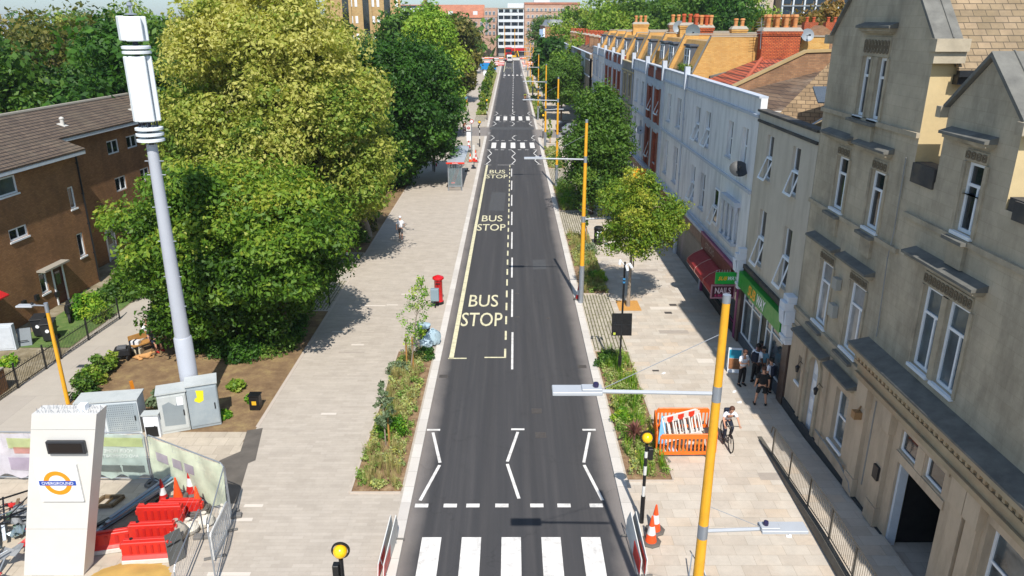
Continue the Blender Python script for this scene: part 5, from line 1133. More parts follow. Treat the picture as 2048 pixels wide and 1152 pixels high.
hr = [(9.0, 10.35, 6.72, 7.62), (11.35, 12.65, 6.75, 7.6), (9.2, 10.5, 4.2, 5.15), (7.1, 7.95, .02, 2.1), (12.4, 13.6, 4.2, 5.15), (9.0, 10.2, 1.2, 2.2)]
k = MB(); wall(k, FW, -18, 3.3, 0, 7.95, hf, 0, .08); wall(k, FW, 3.3, 26, 0, 8.25, hr, -1.6, .08)
k.poly(FW(3.3, 0, 0), FW(3.3, -1.6, 0), FW(3.3, -1.6, 8.3), FW(3.3, 0, 8.0)); k.poly(FW(-18, 0, 0), FW(-18, -8, 0), FW(-18, -8, 8), FW(-18, 0, 8)); k.poly(FW(26, -1.6, 0), FW(26, -9, 0), FW(26, -9, 8), FW(26, -1.6, 8.3)); k.poly(FW(-18, -8, 0), FW(26, -9, 0), FW(26, -9, 8), FW(-18, -8, 8))
k.build('wall', b_flat, bf, recalc=False)
k = MB(); rp_ = lambda w_: 7.98 + (0.45 - w_) * (9.75-7.98)/4.95
k.prism([FW(-18.3, .45, 7.98), FW(3.55, .45, 7.98), FW(3.55, -4.5, 9.75), FW(-18.3, -4.5, 9.75)], (0, 0, .1))
k.prism([FW(3.551, -1.1, rp_(-1.1)), FW(26.3, -1.1, rp_(-1.1)), FW(26.3, -4.5, 9.75), FW(3.551, -4.5, 9.75)], (0, 0, .1))
k.prism([FW(-18.3, -4.501, 9.75), FW(26.3, -4.501, 9.75), FW(26.3, -9.3, 8.0), FW(-18.3, -9.3, 8.0)], (0, 0, .1)); k.build('roof', t_flat, bf)
k = MB(); k.tube([FW(-18.3, -4.5, 9.87), FW(26.3, -4.5, 9.87)], .10, 6); k.build('ridge_tiles', cop, bf)
k = MB(); k.fbox(FW, -18.3, 3.5, .30, .44, 7.78, 7.96); k.fbox(FW, 3.6, 26.3, -1.25, -1.12, rp_(-1.1)-.2, rp_(-1.1)-.02); k.fbox(FW, -18.2, 3.4, .01, .30, 7.80, 7.86); k.build('gutter', W_wood, bf)
for h in hf[:4] + hf[5:]: window(FW, bf, *h, -.05, .09, (), (.5,) if h[1]-h[0] > .7 else (), sill_w=.05, glass=G2 if h[0] < -4 else G1)
for h in hr[:3] + hr[4:]: window(FW, bf, *h, -1.65, .09, (), (.5,), sill=False)
def front_door(F, root, a, b, w0, c1, pan):
    k = MB(); k.fbox(F, a, b, w0-.1, w0-.03, .03, 2.08); o = k.build('door', c1, root)
    k = MB(); k.fbox(F, a+.2, b-.2, w0-.03, w0-.018, 1.1, 1.85); k.build('door_glass', G1, o)
    k = MB(); k.fbox(F, a-.09, a-.002, w0, w0+.05, 0, 2.3); k.fbox(F, b+.002, b+.1, w0, w0+.05, 0, 2.3); k.fbox(F, a-.09, b+.1, w0, w0+.06, 2.102, 2.25); k.build('door_frame', W_fr, root)
front_door(FW, bf, -.8, 0, 0, mat('maroon_door', '#4d1f1c', .5, var=.15), 1); front_door(FW, bf, 7.1, 7.95, -1.6, mat('pale_door', '#a9b0b3', .5), 1)
k = MB(); k.fbox(FW, -2.0, .12, .0, .5, 2.28, 2.38); k.build('door_canopy', cop, bf)
k = MB(); k.prism([FW(-6.9, .02, 2.75), FW(-5.5, .02, 2.75), FW(-5.5, 1.0, 2.3), FW(-6.9, 1.0, 2.3)], (0, 0, .06)); k.build('porch_roof', mat('porch_red', '#b01e1e', .5, var=.1), bf)
for u, w_ in ((-9.0, -1.6), (-1.9, -1.5), (6.0, -2.3), (14, -2.3)):
    k = MB(); p = Vector(FW(u, w_, rp_(w_)+.1)); k.obox(p, (.5, .45, .06), 0, 0, .34); k.lathe([(.11, 0), (.11, .35), (.14, .36), (.14, .42), (.05, .5)], tuple(p), 10); k.build('roof_vent', mat('vent_grey', '#c2bfb8', .6), bf)
for u, z in ((-2.6, .9), (-3.6, .95), (-1.0, .5)):
    k = MB(); k.fbox(FW, u, u+.25, 0, .14, z, z+.3); k.build('flue', gut, bf)
for u in (3.1, -7.9): drainpipe(bf, FW, u, .1, 7.7, gut, .05)
# garden things
def put_at(u, w_): p = FW(u, w_, 0); return (p[0], p[1], 0)
def wheelie(loc, rz, label):
    t = thing('wheelie_bin', loc, label, 'bin', 'black bins in the front garden', rz); m = local(); g = mat('bin_black', '#26282a', .5, var=.2, vs=4)
    m.add([(-.25, -.28, .08), (.25, -.28, .08), (.25, .26, .08), (-.25, .26, .08), (-.3, -.36, .95), (.3, -.36, .95), (.3, .33, .95), (-.3, .33, .95)], [(0, 1, 2, 3), (4, 5, 6, 7), (0, 1, 5, 4), (1, 2, 6, 5), (2, 3, 7, 6), (3, 0, 4, 7)]); m.build('body', g, t, bevel=.02)
    m = local(); m.prism([(-.32, -.4, .96), (.32, -.4, .96), (.32, .36, 1.04), (-.32, .36, 1.04)], (0, 0, .05)); m.tube([(-.28, .4, 1.0), (.28, .4, 1.0)], .02, 6); m.build('lid', g, t, bevel=.01)
    for s in (-1, 1):
        m = local(); m.tube([(s*.3-.03, .3, .1), (s*.3+.03, .3, .1)], .1, 12); m.build('wheel', rubber, t)
    m = local(); m.tube([(0, -.36, .62), (0, -.345, .62)], .09, 14); m.build('badge', W_fr, t); return t
wheelie((-23.0, 34.5, 0), .3, 'black wheelie bin nearest the railings in the front garden'); wheelie((-23.8, 35.1, 0), .2, 'black wheelie bin behind the other, nearer the brick wall')
t = thing('meter_cupboard', (-24.55, 33.7, 0), 'white painted cupboard against the brick wall by the bins', 'cupboard'); m = MB(); m.fbox(Fr(-24.9, 33.2, .99, .14, .14, -.99), 0, .9, -.3, .0, 0, 1.3); m.build('body', W_wood, t, bevel=.01); m = MB(); m.fbox(Fr(-24.9, 33.2, .99, .14, .14, -.99), .06, .84, .002, .02, .1, 1.2); m.build('door', W_wood, t)
t = thing('panel_board', (-23.9, 33.9, 0), 'grey board leaning beside the white cupboard', 'board'); m = MB(); m.prism([(-24.15, 33.7, 0), (-23.6, 33.9, 0), (-23.65, 34.1, .85), (-24.2, 33.9, .85)], (0, .04, 0)); m.build('panel', mat('grey_board', '#7b8287', .7), t); m = MB(); m.bar((-24.1, 33.66, .3), (-23.7, 33.82, .3), .03); m.build('batten', gut, t)
t = thing('motor_scooter', (-23.6, 37.3, 0), 'black motor scooter parked in front of the brick flats', 'scooter', rz=.5)
for y in (-.6, .6):
    m = local(); m.tube([(-.06, y, .25), (.06, y, .25)], .25, 16); m.build('wheel', rubber, t)
m = local(); m.tube([(0, .75, .45), (0, .35, .6), (0, 0, .55), (0, -.25, .3), (0, -.5, .6), (0, -.55, .95)], [.12, .2, .2, .12, .16, .08], 8); m.build('body', gut, t, smooth=True)
m = local(); m.tube([(-.3, -.45, 1.05), (0, -.55, .98), (.3, -.45, 1.05)], .02, 6); m.build('handlebar', gut, t); m = local(); m.tube([(0, .65, .78), (0, .1, .76)], .11, 8); m.build('seat', rubber, t)
shrub('shrub', (-22.9, 38.0, 0), 1.0, 1.3, L_fresh, 'green bush on the lawn below the brown front door', 71, per=110, leaf=.08, n=40); shrub('shrub', (-22.2, 40.6, 0), 1.2, 1.9, L_mid, 'large rounded bush at the corner of the brick flats', 72, per=120, leaf=.09, n=50)
shrub('shrub', (-21.9, 37.2, 0), .6, .9, L_light, 'small leafy plant against the far end of the garden railings', 73, per=80, leaf=.07); shrub('weed_clump', (-23.4, 31.7, 0), .5, .35, L_fresh, 'low weeds on the paving at the left edge of the front garden', 74, cat='plant', leaf=.08, per=30)
# hoop-top garden railings along the alley
gr = thing('garden_railings', (-21.3, 32, 0), 'black hoop-topped garden railings along the alley with a gate', 'railing'); blk = mat('black_iron', '#1b1c1e', .5, var=.2)
def gx(y): return -21.5 + (y-28.2)*.06
k = MB(); y = 27.2
while y < 37.2:
    k.tube([(gx(y), y, .08), (gx(y), y, .95), (gx(y), y+.05, 1.02), (gx(y), y+.1, .95), (gx(y), y+.1, .08)], .009, 4, False); y += .2
k.build('hoop_bars', blk, gr, recalc=False)
k = MB(); 
for z in (.14, .88): k.bar((gx(27.2), 27.2, z), (gx(37.3), 37.3, z), .03)
k.build('rail', blk, gr)
for y in (27.2, 29.3, 31.2, 32.3, 34.5, 37.3): k = MB(); k.box(gx(y)-.03, gx(y)+.03, y-.03, y+.03, 0, 1.15); k.ball((gx(y), y, 1.18), .045, 6); k.build('post', blk, gr)
t = thing('garden_wall', (-22.6, 28.6, 0), 'low brown brick wall with a white name plate at the left edge', 'wall'); k = MB(); k.box(-23.6, -21.8, 28.0, 29.2, 0, 1.0); k.build('brickwork', b_flat, t); k = MB(); k.box(-23.62, -21.78, 27.98, 29.22, 1.002, 1.06); k.build('coping', cop, t)
# benches' people under the maple
t = thing('bench', (-17.6, 33.4, 0), 'low bench under the large maple beside the alley', 'bench', rz=.9); m = local()
m.obox((0, 0, .44), (1.6, .42, .06)); m.build('seat', wood, t); m = local(); m.obox((0, .24, .72), (1.6, .05, .3)); m.build('backrest', wood, t)
for s in (-1, 1): m = local(); m.obox((s*.65, 0, .2), (.08, .4, .41)); m.build('leg', blk, t)
SIT = dict(pelvis=(0, 0, .56), waist=(0, .02, .70), chest=(0, -.02, .92), neckb=(0, -.03, 1.08), neck=(0, -.05, 1.15), head=(0, -.08, 1.24), crown=(0, -.09, 1.33), shl=(.18, -.02, 1.04), shr=(-.18, -.02, 1.04), ell=(.24, -.08, .78), elr=(-.24, -.08, .78), wrl=(.14, -.3, .68), wrr=(-.14, -.3, .68), hal=(.10, -.36, .66), har=(-.10, -.36, .66),
           hil=(.1, -.02, .54), hir=(-.1, -.02, .54), knl=(.13, -.42, .50), knr=(-.13, -.42, .50), anl=(.13, -.44, .09), anr=(-.13, -.44, .09), tol=(.13, -.62, .035), tor=(-.13, -.62, .035))
person((-17.35, 33.35, 0), 1.0, 'seated person in dark shorts and red shoes on the bench under the maple', SIT, skin_a, hair_d, c_grey, c_navy, c_red, .5)
person((-17.85, 33.95, 0), .9, 'second seated person in a white top on the bench, mostly behind leaves', SIT, skin_a, hair_b, c_white, c_grey, c_black, .5)
t = thing('shopping_bag', (-18.0, 33.0, 0), 'white and navy striped bag beside the bench', 'bag'); m = MB(); m.box(-18.25, -17.8, 32.85, 33.15, 0.25, .65); m.build('bag', mat('white_bag', '#cfcfcf', .7), t, bevel=.03)
for dx in (-.14, .05): m = MB(); m.box(-18.1+dx, -18.02+dx, 32.84, 33.16, .25, .66); m.build('stripe', c_navy, t)
m = MB(); m.box(-18.3, -17.75, 32.8, 33.2, 0, .25); m.build('crate', mat('cream_crate', '#b8ad94', .7), t)
t = thing('pushchair', (-18.3, 32.3, 0), 'black folded pushchair with a grey case on it beside the hedge', 'pushchair'); m = MB(); m.obox((-18.3, 32.3, .4), (.7, .6, .35), .3); m.build('seat', c_black, t, bevel=.05); m = MB(); m.obox((-18.25, 32.2, .64), (.4, .35, .12), .3); m.build('case', c_grey, t, bevel=.02)
for dx, dy in ((-.3, -.25), (.3, -.2), (-.3, .25), (.3, .3)): m = MB(); m.tube([(-18.33+dx, 32.3+dy, .12), (-18.27+dx, 32.3+dy, .12)], .12, 12); m.build('wheel', rubber, t)
# a tan dog lying down
t = thing('dog', (-17.4, 32.35, 0), 'small tan dog lying on the ground by the bench', 'dog', rz=1.9)
DJ = dict(hip=((0, .28, .12), (.11, .12)), loin=((0, .08, .13), (.09, .11)), chest=((0, -.18, .14), (.11, .13)), neck=((0, -.32, .22), .07), head=((0, -.42, .28), .07), muz=((0, -.54, .24), .035), tail=((.08, .42, .08), .035), tail2=((.2, .5, .04), .02),
          fl=((.09, -.26, .06), .04), flp=((.08, -.48, .035), .025), fr=((-.09, -.26, .06), .04), frp=((-.08, -.48, .035), .025), hl=((.15, .16, .08), .06), hlk=((.2, .0, .06), .04), hlp=((.19, .2, .03), .025), hr=((-.15, .16, .08), .06), hrk=((-.2, .0, .06), .04), hrp=((-.19, .2, .03), .025))
skin_mesh('body', DJ, [('hip', 'loin'), ('loin', 'chest'), ('chest', 'neck'), ('neck', 'head'), ('head', 'muz'), ('hip', 'tail'), ('tail', 'tail2'), ('chest', 'fl'), ('fl', 'flp'), ('chest', 'fr'), ('fr', 'frp'), ('hip', 'hl'), ('hl', 'hlk'), ('hlk', 'hlp'), ('hip', 'hr'), ('hr', 'hrk'), ('hrk', 'hrp')], mat('tan_fur', '#b98a56', .9, var=.2, vs=12), t, 2, 'hip')
for s in (-1, 1): m = local(); m.ball((s*.05, -.40, .35), .03, 6, 1.5); m.build('ear', mat('tan_ear', '#8f6238', .9), t)
# hedge along the alley: single bushes
for i, (x, y, r, h) in enumerate(((-18.2, 28.6, .55, 1.2), (-18.35, 29.5, .6, 1.35), (-18.4, 30.4, .55, 1.2), (-18.45, 31.3, .5, 1.0))):
    shrub('hedge_bush', (x, y, 0), r, h, L_light if i % 2 else L_mid, '%s bush of the straggly hedge between the alley and the bare soil' % ('nearest', 'second nearest', 'third nearest', 'farthest')[i], 80+i, cat='bush', group='straggly hedge bushes', per=45, leaf=.08, n=30)
for i, (x, y, r, h, m_, lb) in enumerate(((-14.7, 28.0, .6, .55, L_grey, 'low grey green bush behind the tall utility cabinet'), (-11.9, 29.2, .45, .35, L_light, 'pale low plant on the bare soil behind the cabinets'), (-10.9, 28.2, .3, .15, L_fresh, 'weed patch beside the small black litter bin'), (-11.6, 26.8, .3, .15, L_fresh, 'weed patch on the soil right of the grey cabinet'),
        (-11.2, 33.2, 1.0, .9, L_mid, 'low dark bush just past the maple, touching the pavement edging'), (-11.2, 36.3, .9, .8, L_dark, 'shaded bush in front of the striped paving'), (-11.0, 51.8, .9, 1.2, L_mid, 'bushy clump at the pavement edge beyond the striped paving'), (-10.8, 55.2, .8, 1.5, L_olive, 'tall straw coloured grass clump at the pavement edge'))):
    shrub('shrub', (x, y, 0), r, h, m_, lb, 90+i, leaf=.08, per=50)
for i, (x, y, r, h, lb) in enumerate(((-12.6, 32.6, 1.0, 1.0, 'shaded bush right of the maple trunk'), (-13.8, 33.2, 1.0, .9, 'low shaded bush in front of the maple trunk'), (-15.2, 33.6, 1.0, .9, 'shaded bush left of the maple trunk'), (-12.9, 35.4, 1.3, 1.3, 'dark bush deep under the maple crown'), (-16.4, 35.0, 1.1, 1.0, 'dark bush behind the alley bench'), (-11.3, 34.9, 1.0, 1.0, 'dark bush nearest the mast under the right side of the maple'))):  # dark-leaved undergrowth, added to darken the ground under the maple
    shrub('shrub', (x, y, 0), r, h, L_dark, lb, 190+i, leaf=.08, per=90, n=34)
t = thing('yucca', (-10.75, 58.0, 0), 'dark spiky yucca at the pavement edge near the far trunk', 'plant'); m = MB()
for i in range(110):
    a = R.uniform(0, 6.283); e = R.uniform(.0, 1.45); L = R.uniform(.7, 1.1); d = Vector((math.cos(a)*math.cos(e), math.sin(a)*math.cos(e), math.sin(e))); s = Vector((-math.sin(a), math.cos(a), 0))*.03; b = Vector((-10.75, 58.0, 1.2)); m.add([b-s*.6, b+s*.6, b+d*L*.6+s, b+d*L*.6-s, b+d*L+Vector((0, 0, -.2*math.cos(e)))], [(0, 1, 2, 3), (3, 2, 4)])
o = m.build('leaves', L_dark, t, recalc=False); set_tint(o); m = MB(); m.tube([(-10.75, 58, 0), (-10.75, 58, 1.3)], [.09, .07], 7); m.build('stem', bark, t)
# ---------------------------------------------------------------- big trees
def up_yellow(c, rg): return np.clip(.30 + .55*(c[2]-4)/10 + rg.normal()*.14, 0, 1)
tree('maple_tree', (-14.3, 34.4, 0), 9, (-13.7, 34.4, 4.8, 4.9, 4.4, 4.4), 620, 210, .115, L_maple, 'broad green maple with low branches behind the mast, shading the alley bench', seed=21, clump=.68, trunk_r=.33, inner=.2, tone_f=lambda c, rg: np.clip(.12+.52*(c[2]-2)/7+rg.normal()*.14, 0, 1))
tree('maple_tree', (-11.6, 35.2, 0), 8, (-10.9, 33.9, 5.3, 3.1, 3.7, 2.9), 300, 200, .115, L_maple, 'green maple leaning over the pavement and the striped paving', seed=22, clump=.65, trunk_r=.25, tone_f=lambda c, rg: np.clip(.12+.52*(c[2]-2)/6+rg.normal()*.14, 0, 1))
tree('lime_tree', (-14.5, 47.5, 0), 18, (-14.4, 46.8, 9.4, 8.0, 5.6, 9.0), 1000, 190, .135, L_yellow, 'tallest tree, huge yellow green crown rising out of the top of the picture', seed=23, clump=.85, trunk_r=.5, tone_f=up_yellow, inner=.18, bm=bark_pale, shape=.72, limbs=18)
tree('lime_tree', (-10.6, 53.5, 0), 13, (-11.4, 50.0, 6.8, 3.0, 3.0, 4.8), 380, 170, .135, L_yellow, 'yellow green lower crown beside the tallest tree, hanging over the pavement', seed=24, clump=.75, trunk_r=.3, tone_f=lambda c, rg: np.clip(.45+rg.normal()*.2, 0, 1), bm=bark_pale)
tree('plane_tree', (-12.0, 72.5, 0), 14, (-10.4, 73.0, 7.1, 5.5, 6.0, 6.0), 700, 150, .18, L_dark, 'dense dark green tree overhanging the pavement behind the bus shelter', seed=25, clump=1.0, trunk_r=.4)
tree('tulip_tree', (-12.0, 103, 0), 17, (-10.6, 101.5, 9.2, 5.0, 5.0, 7.6), 480, 120, .22, leafm('tulip_leaves', ['#567f22', '#76992c', '#96ae3c', '#acb84c'], tr=.35), 'light green cone-shaped tree behind the dense dark one', seed=26, clump=1.1, trunk_r=.35, shape=.55)
tree('lime_tree', (-16, 66, 0), 14, (-16.5, 66, 8.0, 5.0, 5, 6), 240, 60, .36, L_dark, 'dark tree filling the gap between the tallest tree and the pavement trees', seed=27, clump=1.2)
for i, (x, y, cz, rx, rz, mm, lb) in enumerate(((-11.5, 150, 8, 5.0, 7.5, L_olive, 'olive brown tree beyond the light green one'), (-13.5, 185, 8, 5.0, 7.5, L_mid, 'mid green tree behind the blue van'), (-15.5, 128, 9, 6, 8, L_mid, 'green tree on the left beyond the side road'), (-15, 262, 7, 5, 6.5, L_dark, 'dark tree at the end of the left pavement'), (-12.5, 235, 6, 3.6, 5.2, L_olive, 'olive tree just before the road works'))):
    tree('street_tree', (x-2, y, 0), 14, (x, y, cz, rx, rx, rz), 210, 70, .38, mm, lb, seed=30+i, clump=1.3, limbs=4)
BG = [(-31, 62, 7.5, 6.5, 6.8, 0), (-41, 60, 7.5, 7, 7, 1), (-52, 64, 7.5, 7, 7.2, 0), (-36, 78, 8.0, 7.5, 7.5, 1), (-48, 82, 8.0, 8, 7.8, 2), (-62, 84, 8, 8, 8, 0), (-27, 84, 8.2, 7, 7.5, 0), (-72, 105, 8.5, 9, 8.2, 2), (-56, 108, 8.5, 9, 8.5, 3), (-42, 112, 8.0, 8, 7.6, 1), (-30, 112, 8.0, 8, 7.4, 0), (-24, 98, 7, 6, 6.5, 0), (-66, 68, 8, 8, 7, 1), (-80, 140, 9, 10, 8.5, 0), (-60, 150, 9, 10, 8, 2), (-44, 150, 8, 9, 7, 0), (-22, 132, 7, 7, 7, 1)]
wo = ['dark', 'mid green', 'olive', 'autumn tinted']; cnt = {}
pl = ['at the left edge of the picture', 'behind the brick flats', 'in the middle of the group behind the flats', 'beside the phone mast', 'in the back row left of the phone mast']
for i, (x, y, cz, rx, rz, c_) in enumerate(BG):
    px_ = 1022 + 1500*x/(y*.942+2.4); side = 'far left' if px_ < 120 else ('left of the mast' if px_ < 250 else 'right of the mast')
    row = 'front row' if y < 75 else ('second row' if y < 100 else ('third row' if y < 125 else 'back row'))
    key = (row, side, c_); cnt[key] = cnt.get(key, 0) + 1
    lb = '%s tree behind the brick flats, %s, %s%s' % (wo[c_], row, side, '' if cnt[key] == 1 else ', the farther one')
    tree('background_tree', (x, y, 0), 15, (x, y, cz, rx, rx*.9, rz), 230, 100, .28, [L_dark, L_mid, L_olive, L_yellow][c_], lb, group='trees behind the brick flats', seed=100+i, clump=1.35, limbs=3)
# street trees on the east side
tree('street_tree', (6.55, 39.24, 0), 7, (7.0, 39.3, 5.0, 2.15, 2.1, 2.4), 240, 150, .075, leafm('yellow_green_leaves', ['#4a6c1a', '#688524', '#8c9a30', '#aca63e'], tr=.3), 'small round yellow green tree standing in a square orange pit', seed=41, clump=.42, trunk_r=.10, inner=.3, bm=bark_pale)
tree('street_tree', (6.6, 60.4, 0), 10, (7.0, 60.2, 5.5, 3.0, 3.3, 4.6), 420, 150, .12, L_mid, 'large green street tree in front of the grey and white houses', seed=42, clump=.75, trunk_r=.18, shape=.6)
tree('street_tree', (8.0, 122, 0), 9, (8.4, 122, 6.1, 3.0, 3.4, 3.6), 220, 110, .19, L_mid, 'mid green street tree beyond the side road on the right pavement', seed=43, clump=.8, trunk_r=.16)
tree('street_tree', (8.2, 134, 0), 9, (8.8, 134, 6.0, 2.6, 3.2, 3.4), 180, 90, .24, L_light, 'lighter green street tree just behind the mid green one past the side road', seed=44, clump=.85, trunk_r=.16)
tree('street_tree', (7.6, 150, 0), 11, (7.6, 150, 7.2, 2.8, 3.5, 4.4), 170, 55, .4, L_dark, 'dark green tall street tree farther down the right pavement', seed=45, clump=1.0, trunk_r=.16)
tree('street_tree', (8.4, 172, 0), 11, (9.2, 172, 6.8, 2.6, 3.5, 4.4), 150, 50, .45, L_dark, 'narrow dark street tree close to the corner building', seed=46, clump=1.0, trunk_r=.16)
# woods behind the terrace
BR = [(24, 118, 9, 7, 9.0, 1), (33, 122, 10, 8, 9.6, 0), (44, 118, 9, 8, 8.2, 2), (19, 150, 9, 7.5, 9.8, 3), (30, 150, 10, 8, 9.8, 1), (42, 146, 11, 8, 9.6, 3), (54, 140, 9, 8, 7.5, 1), (17, 185, 9, 8, 9.2, 3), (28, 190, 10, 9, 10, 1), (42, 190, 11, 9, 10, 3), (31, 92, 6, 6, 6.6, 1), (40, 96, 6.5, 6, 6.8, 3), (24, 90, 5.5, 5, 6.2, 3), (58, 112, 8, 8, 6.5, 3), (14, 245, 8, 8, 10.5, 1), (27, 250, 9, 9, 10.5, 3), (42, 250, 10, 10, 10.5, 1), (36, 78, 5.5, 5, 6.2, 3)]
wo2 = {0: 'dark', 1: 'mid green', 2: 'rust tinted', 3: 'light green'}; cnt = {}
L_rust = leafm('rust_leaves', ['#55551f', '#7d6a2a', '#93703a', '#6f7a2c'])
for i, (x, y, cz, rx, rz, c_) in enumerate(BR):
    px_ = 1022 + 1500*x/(y*.942+2.4); side = 'above the far houses' if px_ < 1250 else ('above the mansard roofs' if px_ < 1400 else ('behind the orange chimney' if px_ < 1560 else 'left of the gable'))
    row = 'close' if y < 100 else ('middle' if y < 160 else 'distant'); key = (row, side, c_); cnt[key] = cnt.get(key, 0) + 1
    lb = '%s %s tree, %s%s' % (row, wo2[c_], side, '' if cnt[key] == 1 else ', %s' % ('the one to its right', 'rightmost of the three', 'rightmost of the four')[cnt[key]-2])
    tree('background_tree', (x, y, 0), 18, (x, y, cz, rx, rx*.9, rz), 230, 95, .32, {0: L_dark, 1: L_mid, 2: L_rust, 3: L_light}[c_], lb, group='trees behind the right terrace', seed=140+i, clump=1.4, limbs=3)
# ================================================================ far buildings
def win_grid(root, F, us, zs, ww, hh, surround, glass, w0=.0, frame_t=.12):
    for z in zs:
        for u in us:
            k = MB(); k.fbox(F, u-ww/2-frame_t, u+ww/2+frame_t, w0, w0+.08, z-frame_t, z+hh+frame_t); k.mi = 1; k.fbox(F, u-ww/2, u+ww/2, w0+.085, w0+.12, z, z+hh); k.mi = 0; k.fbox(F, u-.05, u+.05, w0+.125, w0+.16, z, z+hh); k.build('window', [surround, glass], root)
Gf = mat('far_glass', '#2d3a46', .2, var=.5, vs=.2); far_brick = brickm('far_brown_brick', '#ab8571', '#b8937e', '#b09c8c', .9, .3, .02, 'wall', .5, .9, .15, .2, .2); far_white = mat('far_white_panels', '#c9cdd0', .7, var=.06)
far_tan = mat('far_tan_render', '#b39a86', .8, var=.1); far_red = brickm('far_red_tiles', '#a86a50', '#b5785a', '#94604c', .6, .3, .03, 'roofx', .5, .9, .2, .3, .2)
bb = thing('balcony_block', (0, 350, 0), 'white flats with five rows of long balconies closing the end of the street', 'building'); F = FS(350)
k = MB(); k.box(-5.6, 5.6, 350.3, 365, 0, 18.6); k.build('wall', mat('far_grey_wall', '#8e8a86', .8, var=.2, vs=.3), bb)
for i in range(6):
    z = 3.6 + i*2.7; k = MB(); k.box(-5.7, 5.7, 348.4, 350.28, z, z+1.15); k.build('balcony', far_white, bb)
    if i < 6:
        k = MB()
        for x in (-5.6, -3.2, .0, 3.2, 5.5): k.box(x-.14, x+.14, 348.5, 350.28, z+1.16, z+2.68)
        k.build('pier', far_white, bb)
        for j, x in enumerate((-4.3, -1.6, 1.6, 4.3)): k = MB(); k.box(x-1.0, x+1.0, 350.1, 350.28, z+1.2, z+2.5); k.build('window', Gf, bb)
k = MB(); k.box(-5.8, 5.8, 348.3, 365, 19.85, 20.2); k.build('roof', cop, bb)
rb_ = thing('brick_block', (16, 350, 0), 'long brown brick flats with pale window bands right of the balcony block', 'building'); F = FS(349.6)
k = MB(); k.box(5.9, 30, 349.6, 366, 0, 21.6); k.build('wall', far_brick, rb_); k = MB(); k.box(5.8, 30.2, 349.4, 366.2, 21.62, 22.5); k.build('parapet', far_red, rb_)
for i in range(7): k = MB(); k.box(6.3, 24, 349.45, 349.59, 2.3+i*2.75, 3.75+i*2.75); k.build('window_band', far_tan, rb_)
win_grid(rb_, F, [7.6+1.9*i for i in range(9)], [2.5+i*2.75 for i in range(7)], .7, 1.0, far_white, Gf, .16)
k = MB(); k.box(-1.5, 8, 352, 358, 20.3, 22.2); k.box(10, 17, 353, 359, 22.52, 24.3); k.build('roof_plant', far_white, rb_)
lb_ = thing('red_roofed_block', (-25, 360, 0), 'long brick block under a steep red tiled roof left of the balcony block', 'building'); F = FS(356)
k = MB(); k.box(-62, -5.8, 356, 372, 0, 16.2); k.build('wall', far_brick, lb_); k = MB(); k.prism([(-62, 355.6, 16.2), (-62, 364, 21.8), (-62, 372.4, 16.2)], (50, 0, 0)); k.build('roof', far_red, lb_); k = MB(); k.box(-12, -5.8, 355.8, 372, 16.3, 20.4); k.build('end_tower', far_brick, lb_)
win_grid(lb_, F, [-60+2.6*i for i in range(20)], [13.0, 10.2], 1.0, 1.3, far_white, Gf); win_grid(lb_, FS(355.7), [-11, -9.4, -7.6], [17.6, 14.8, 12.0, 9.2], .8, 1.2, far_white, Gf)
for x in (-50, -38, -27, -16): k = MB(); k.box(x-1, x+1, 357.5, 360, 17, 19); k.build('dormer', far_white, lb_)
yb = thing('yellow_flats', (-27, 150, 0), 'tan brick flats with dark glazed strips and pale buttresses above the dark tree', 'building')
Fy = Fr(-33.2, 143, .985, .17, .17, -.985); ybk = brickm('pale_tan_brick', '#ad8e5e', '#bb9d6c', '#a58c66', .5, .15, .01, 'wall', .5, .9, .12, .4, .2)
k = MB(); k.fbox(Fy, 0, 13.4, -12, 0, 0, 21.5); k.build('wall', ybk, yb)
for u in (3.0, 6.6, 10.4): k = MB(); k.fbox(Fy, u, u+1.1, .01, .06, 3, 21.3); k.build('stair_glazing', G1, yb); k = MB(); k.fbox(Fy, u+1.15, u+1.6, .0, .9, 3, 20.2); k.build('buttress', ybk, yb)
for u in (5.0, 8.9, 12.2):
    for z in (17.4, 14.6, 11.6): 
        for d in (-.45, .45): k = MB(); k.fbox(Fy, u+d-.22, u+d+.22, .0, .05, z, z+1.2); k.build('window', W_fr, yb)
for u in (4.0, 7.8, 11.5): k = MB(); k.fbox(Fy, u-.2, u+2.2, .0, .1, 19.6, 20.8); k.build('top_window', G2, yb)
k = MB(); k.fbox(Fy, -.2, 13.6, -12, .4, 21.52, 21.8); k.build('roof', cop, yb)
wb = thing('white_topped_block', (-25, 215, 0), 'red brick block with a white glazed top floor behind the light green tree', 'building'); F = FS(212)
k = MB(); k.box(-31, -21.5, 212, 230, 0, 15.6); k.build('wall', far_brick, wb); k = MB(); k.box(-31.2, -21.0, 211.7, 230, 15.7, 18.4); k.build('top_floor', far_white, wb); k = MB(); k.box(-31.4, -20.8, 211.5, 230, 18.42, 18.8); k.build('roof', Gf, wb)
k = MB(); k.box(-23.6, -22.6, 216, 217, 18.8, 21); k.build('chimney', b_dk, wb)
win_grid(wb, FS(211.68), [-30+1.25*i for i in range(7)], [16.1], .8, 1.7, far_white, Gf, .0, .03); win_grid(wb, F, [-30+1.25*i for i in range(7)], [13.0, 10.2], .7, 1.3, far_white, Gf)
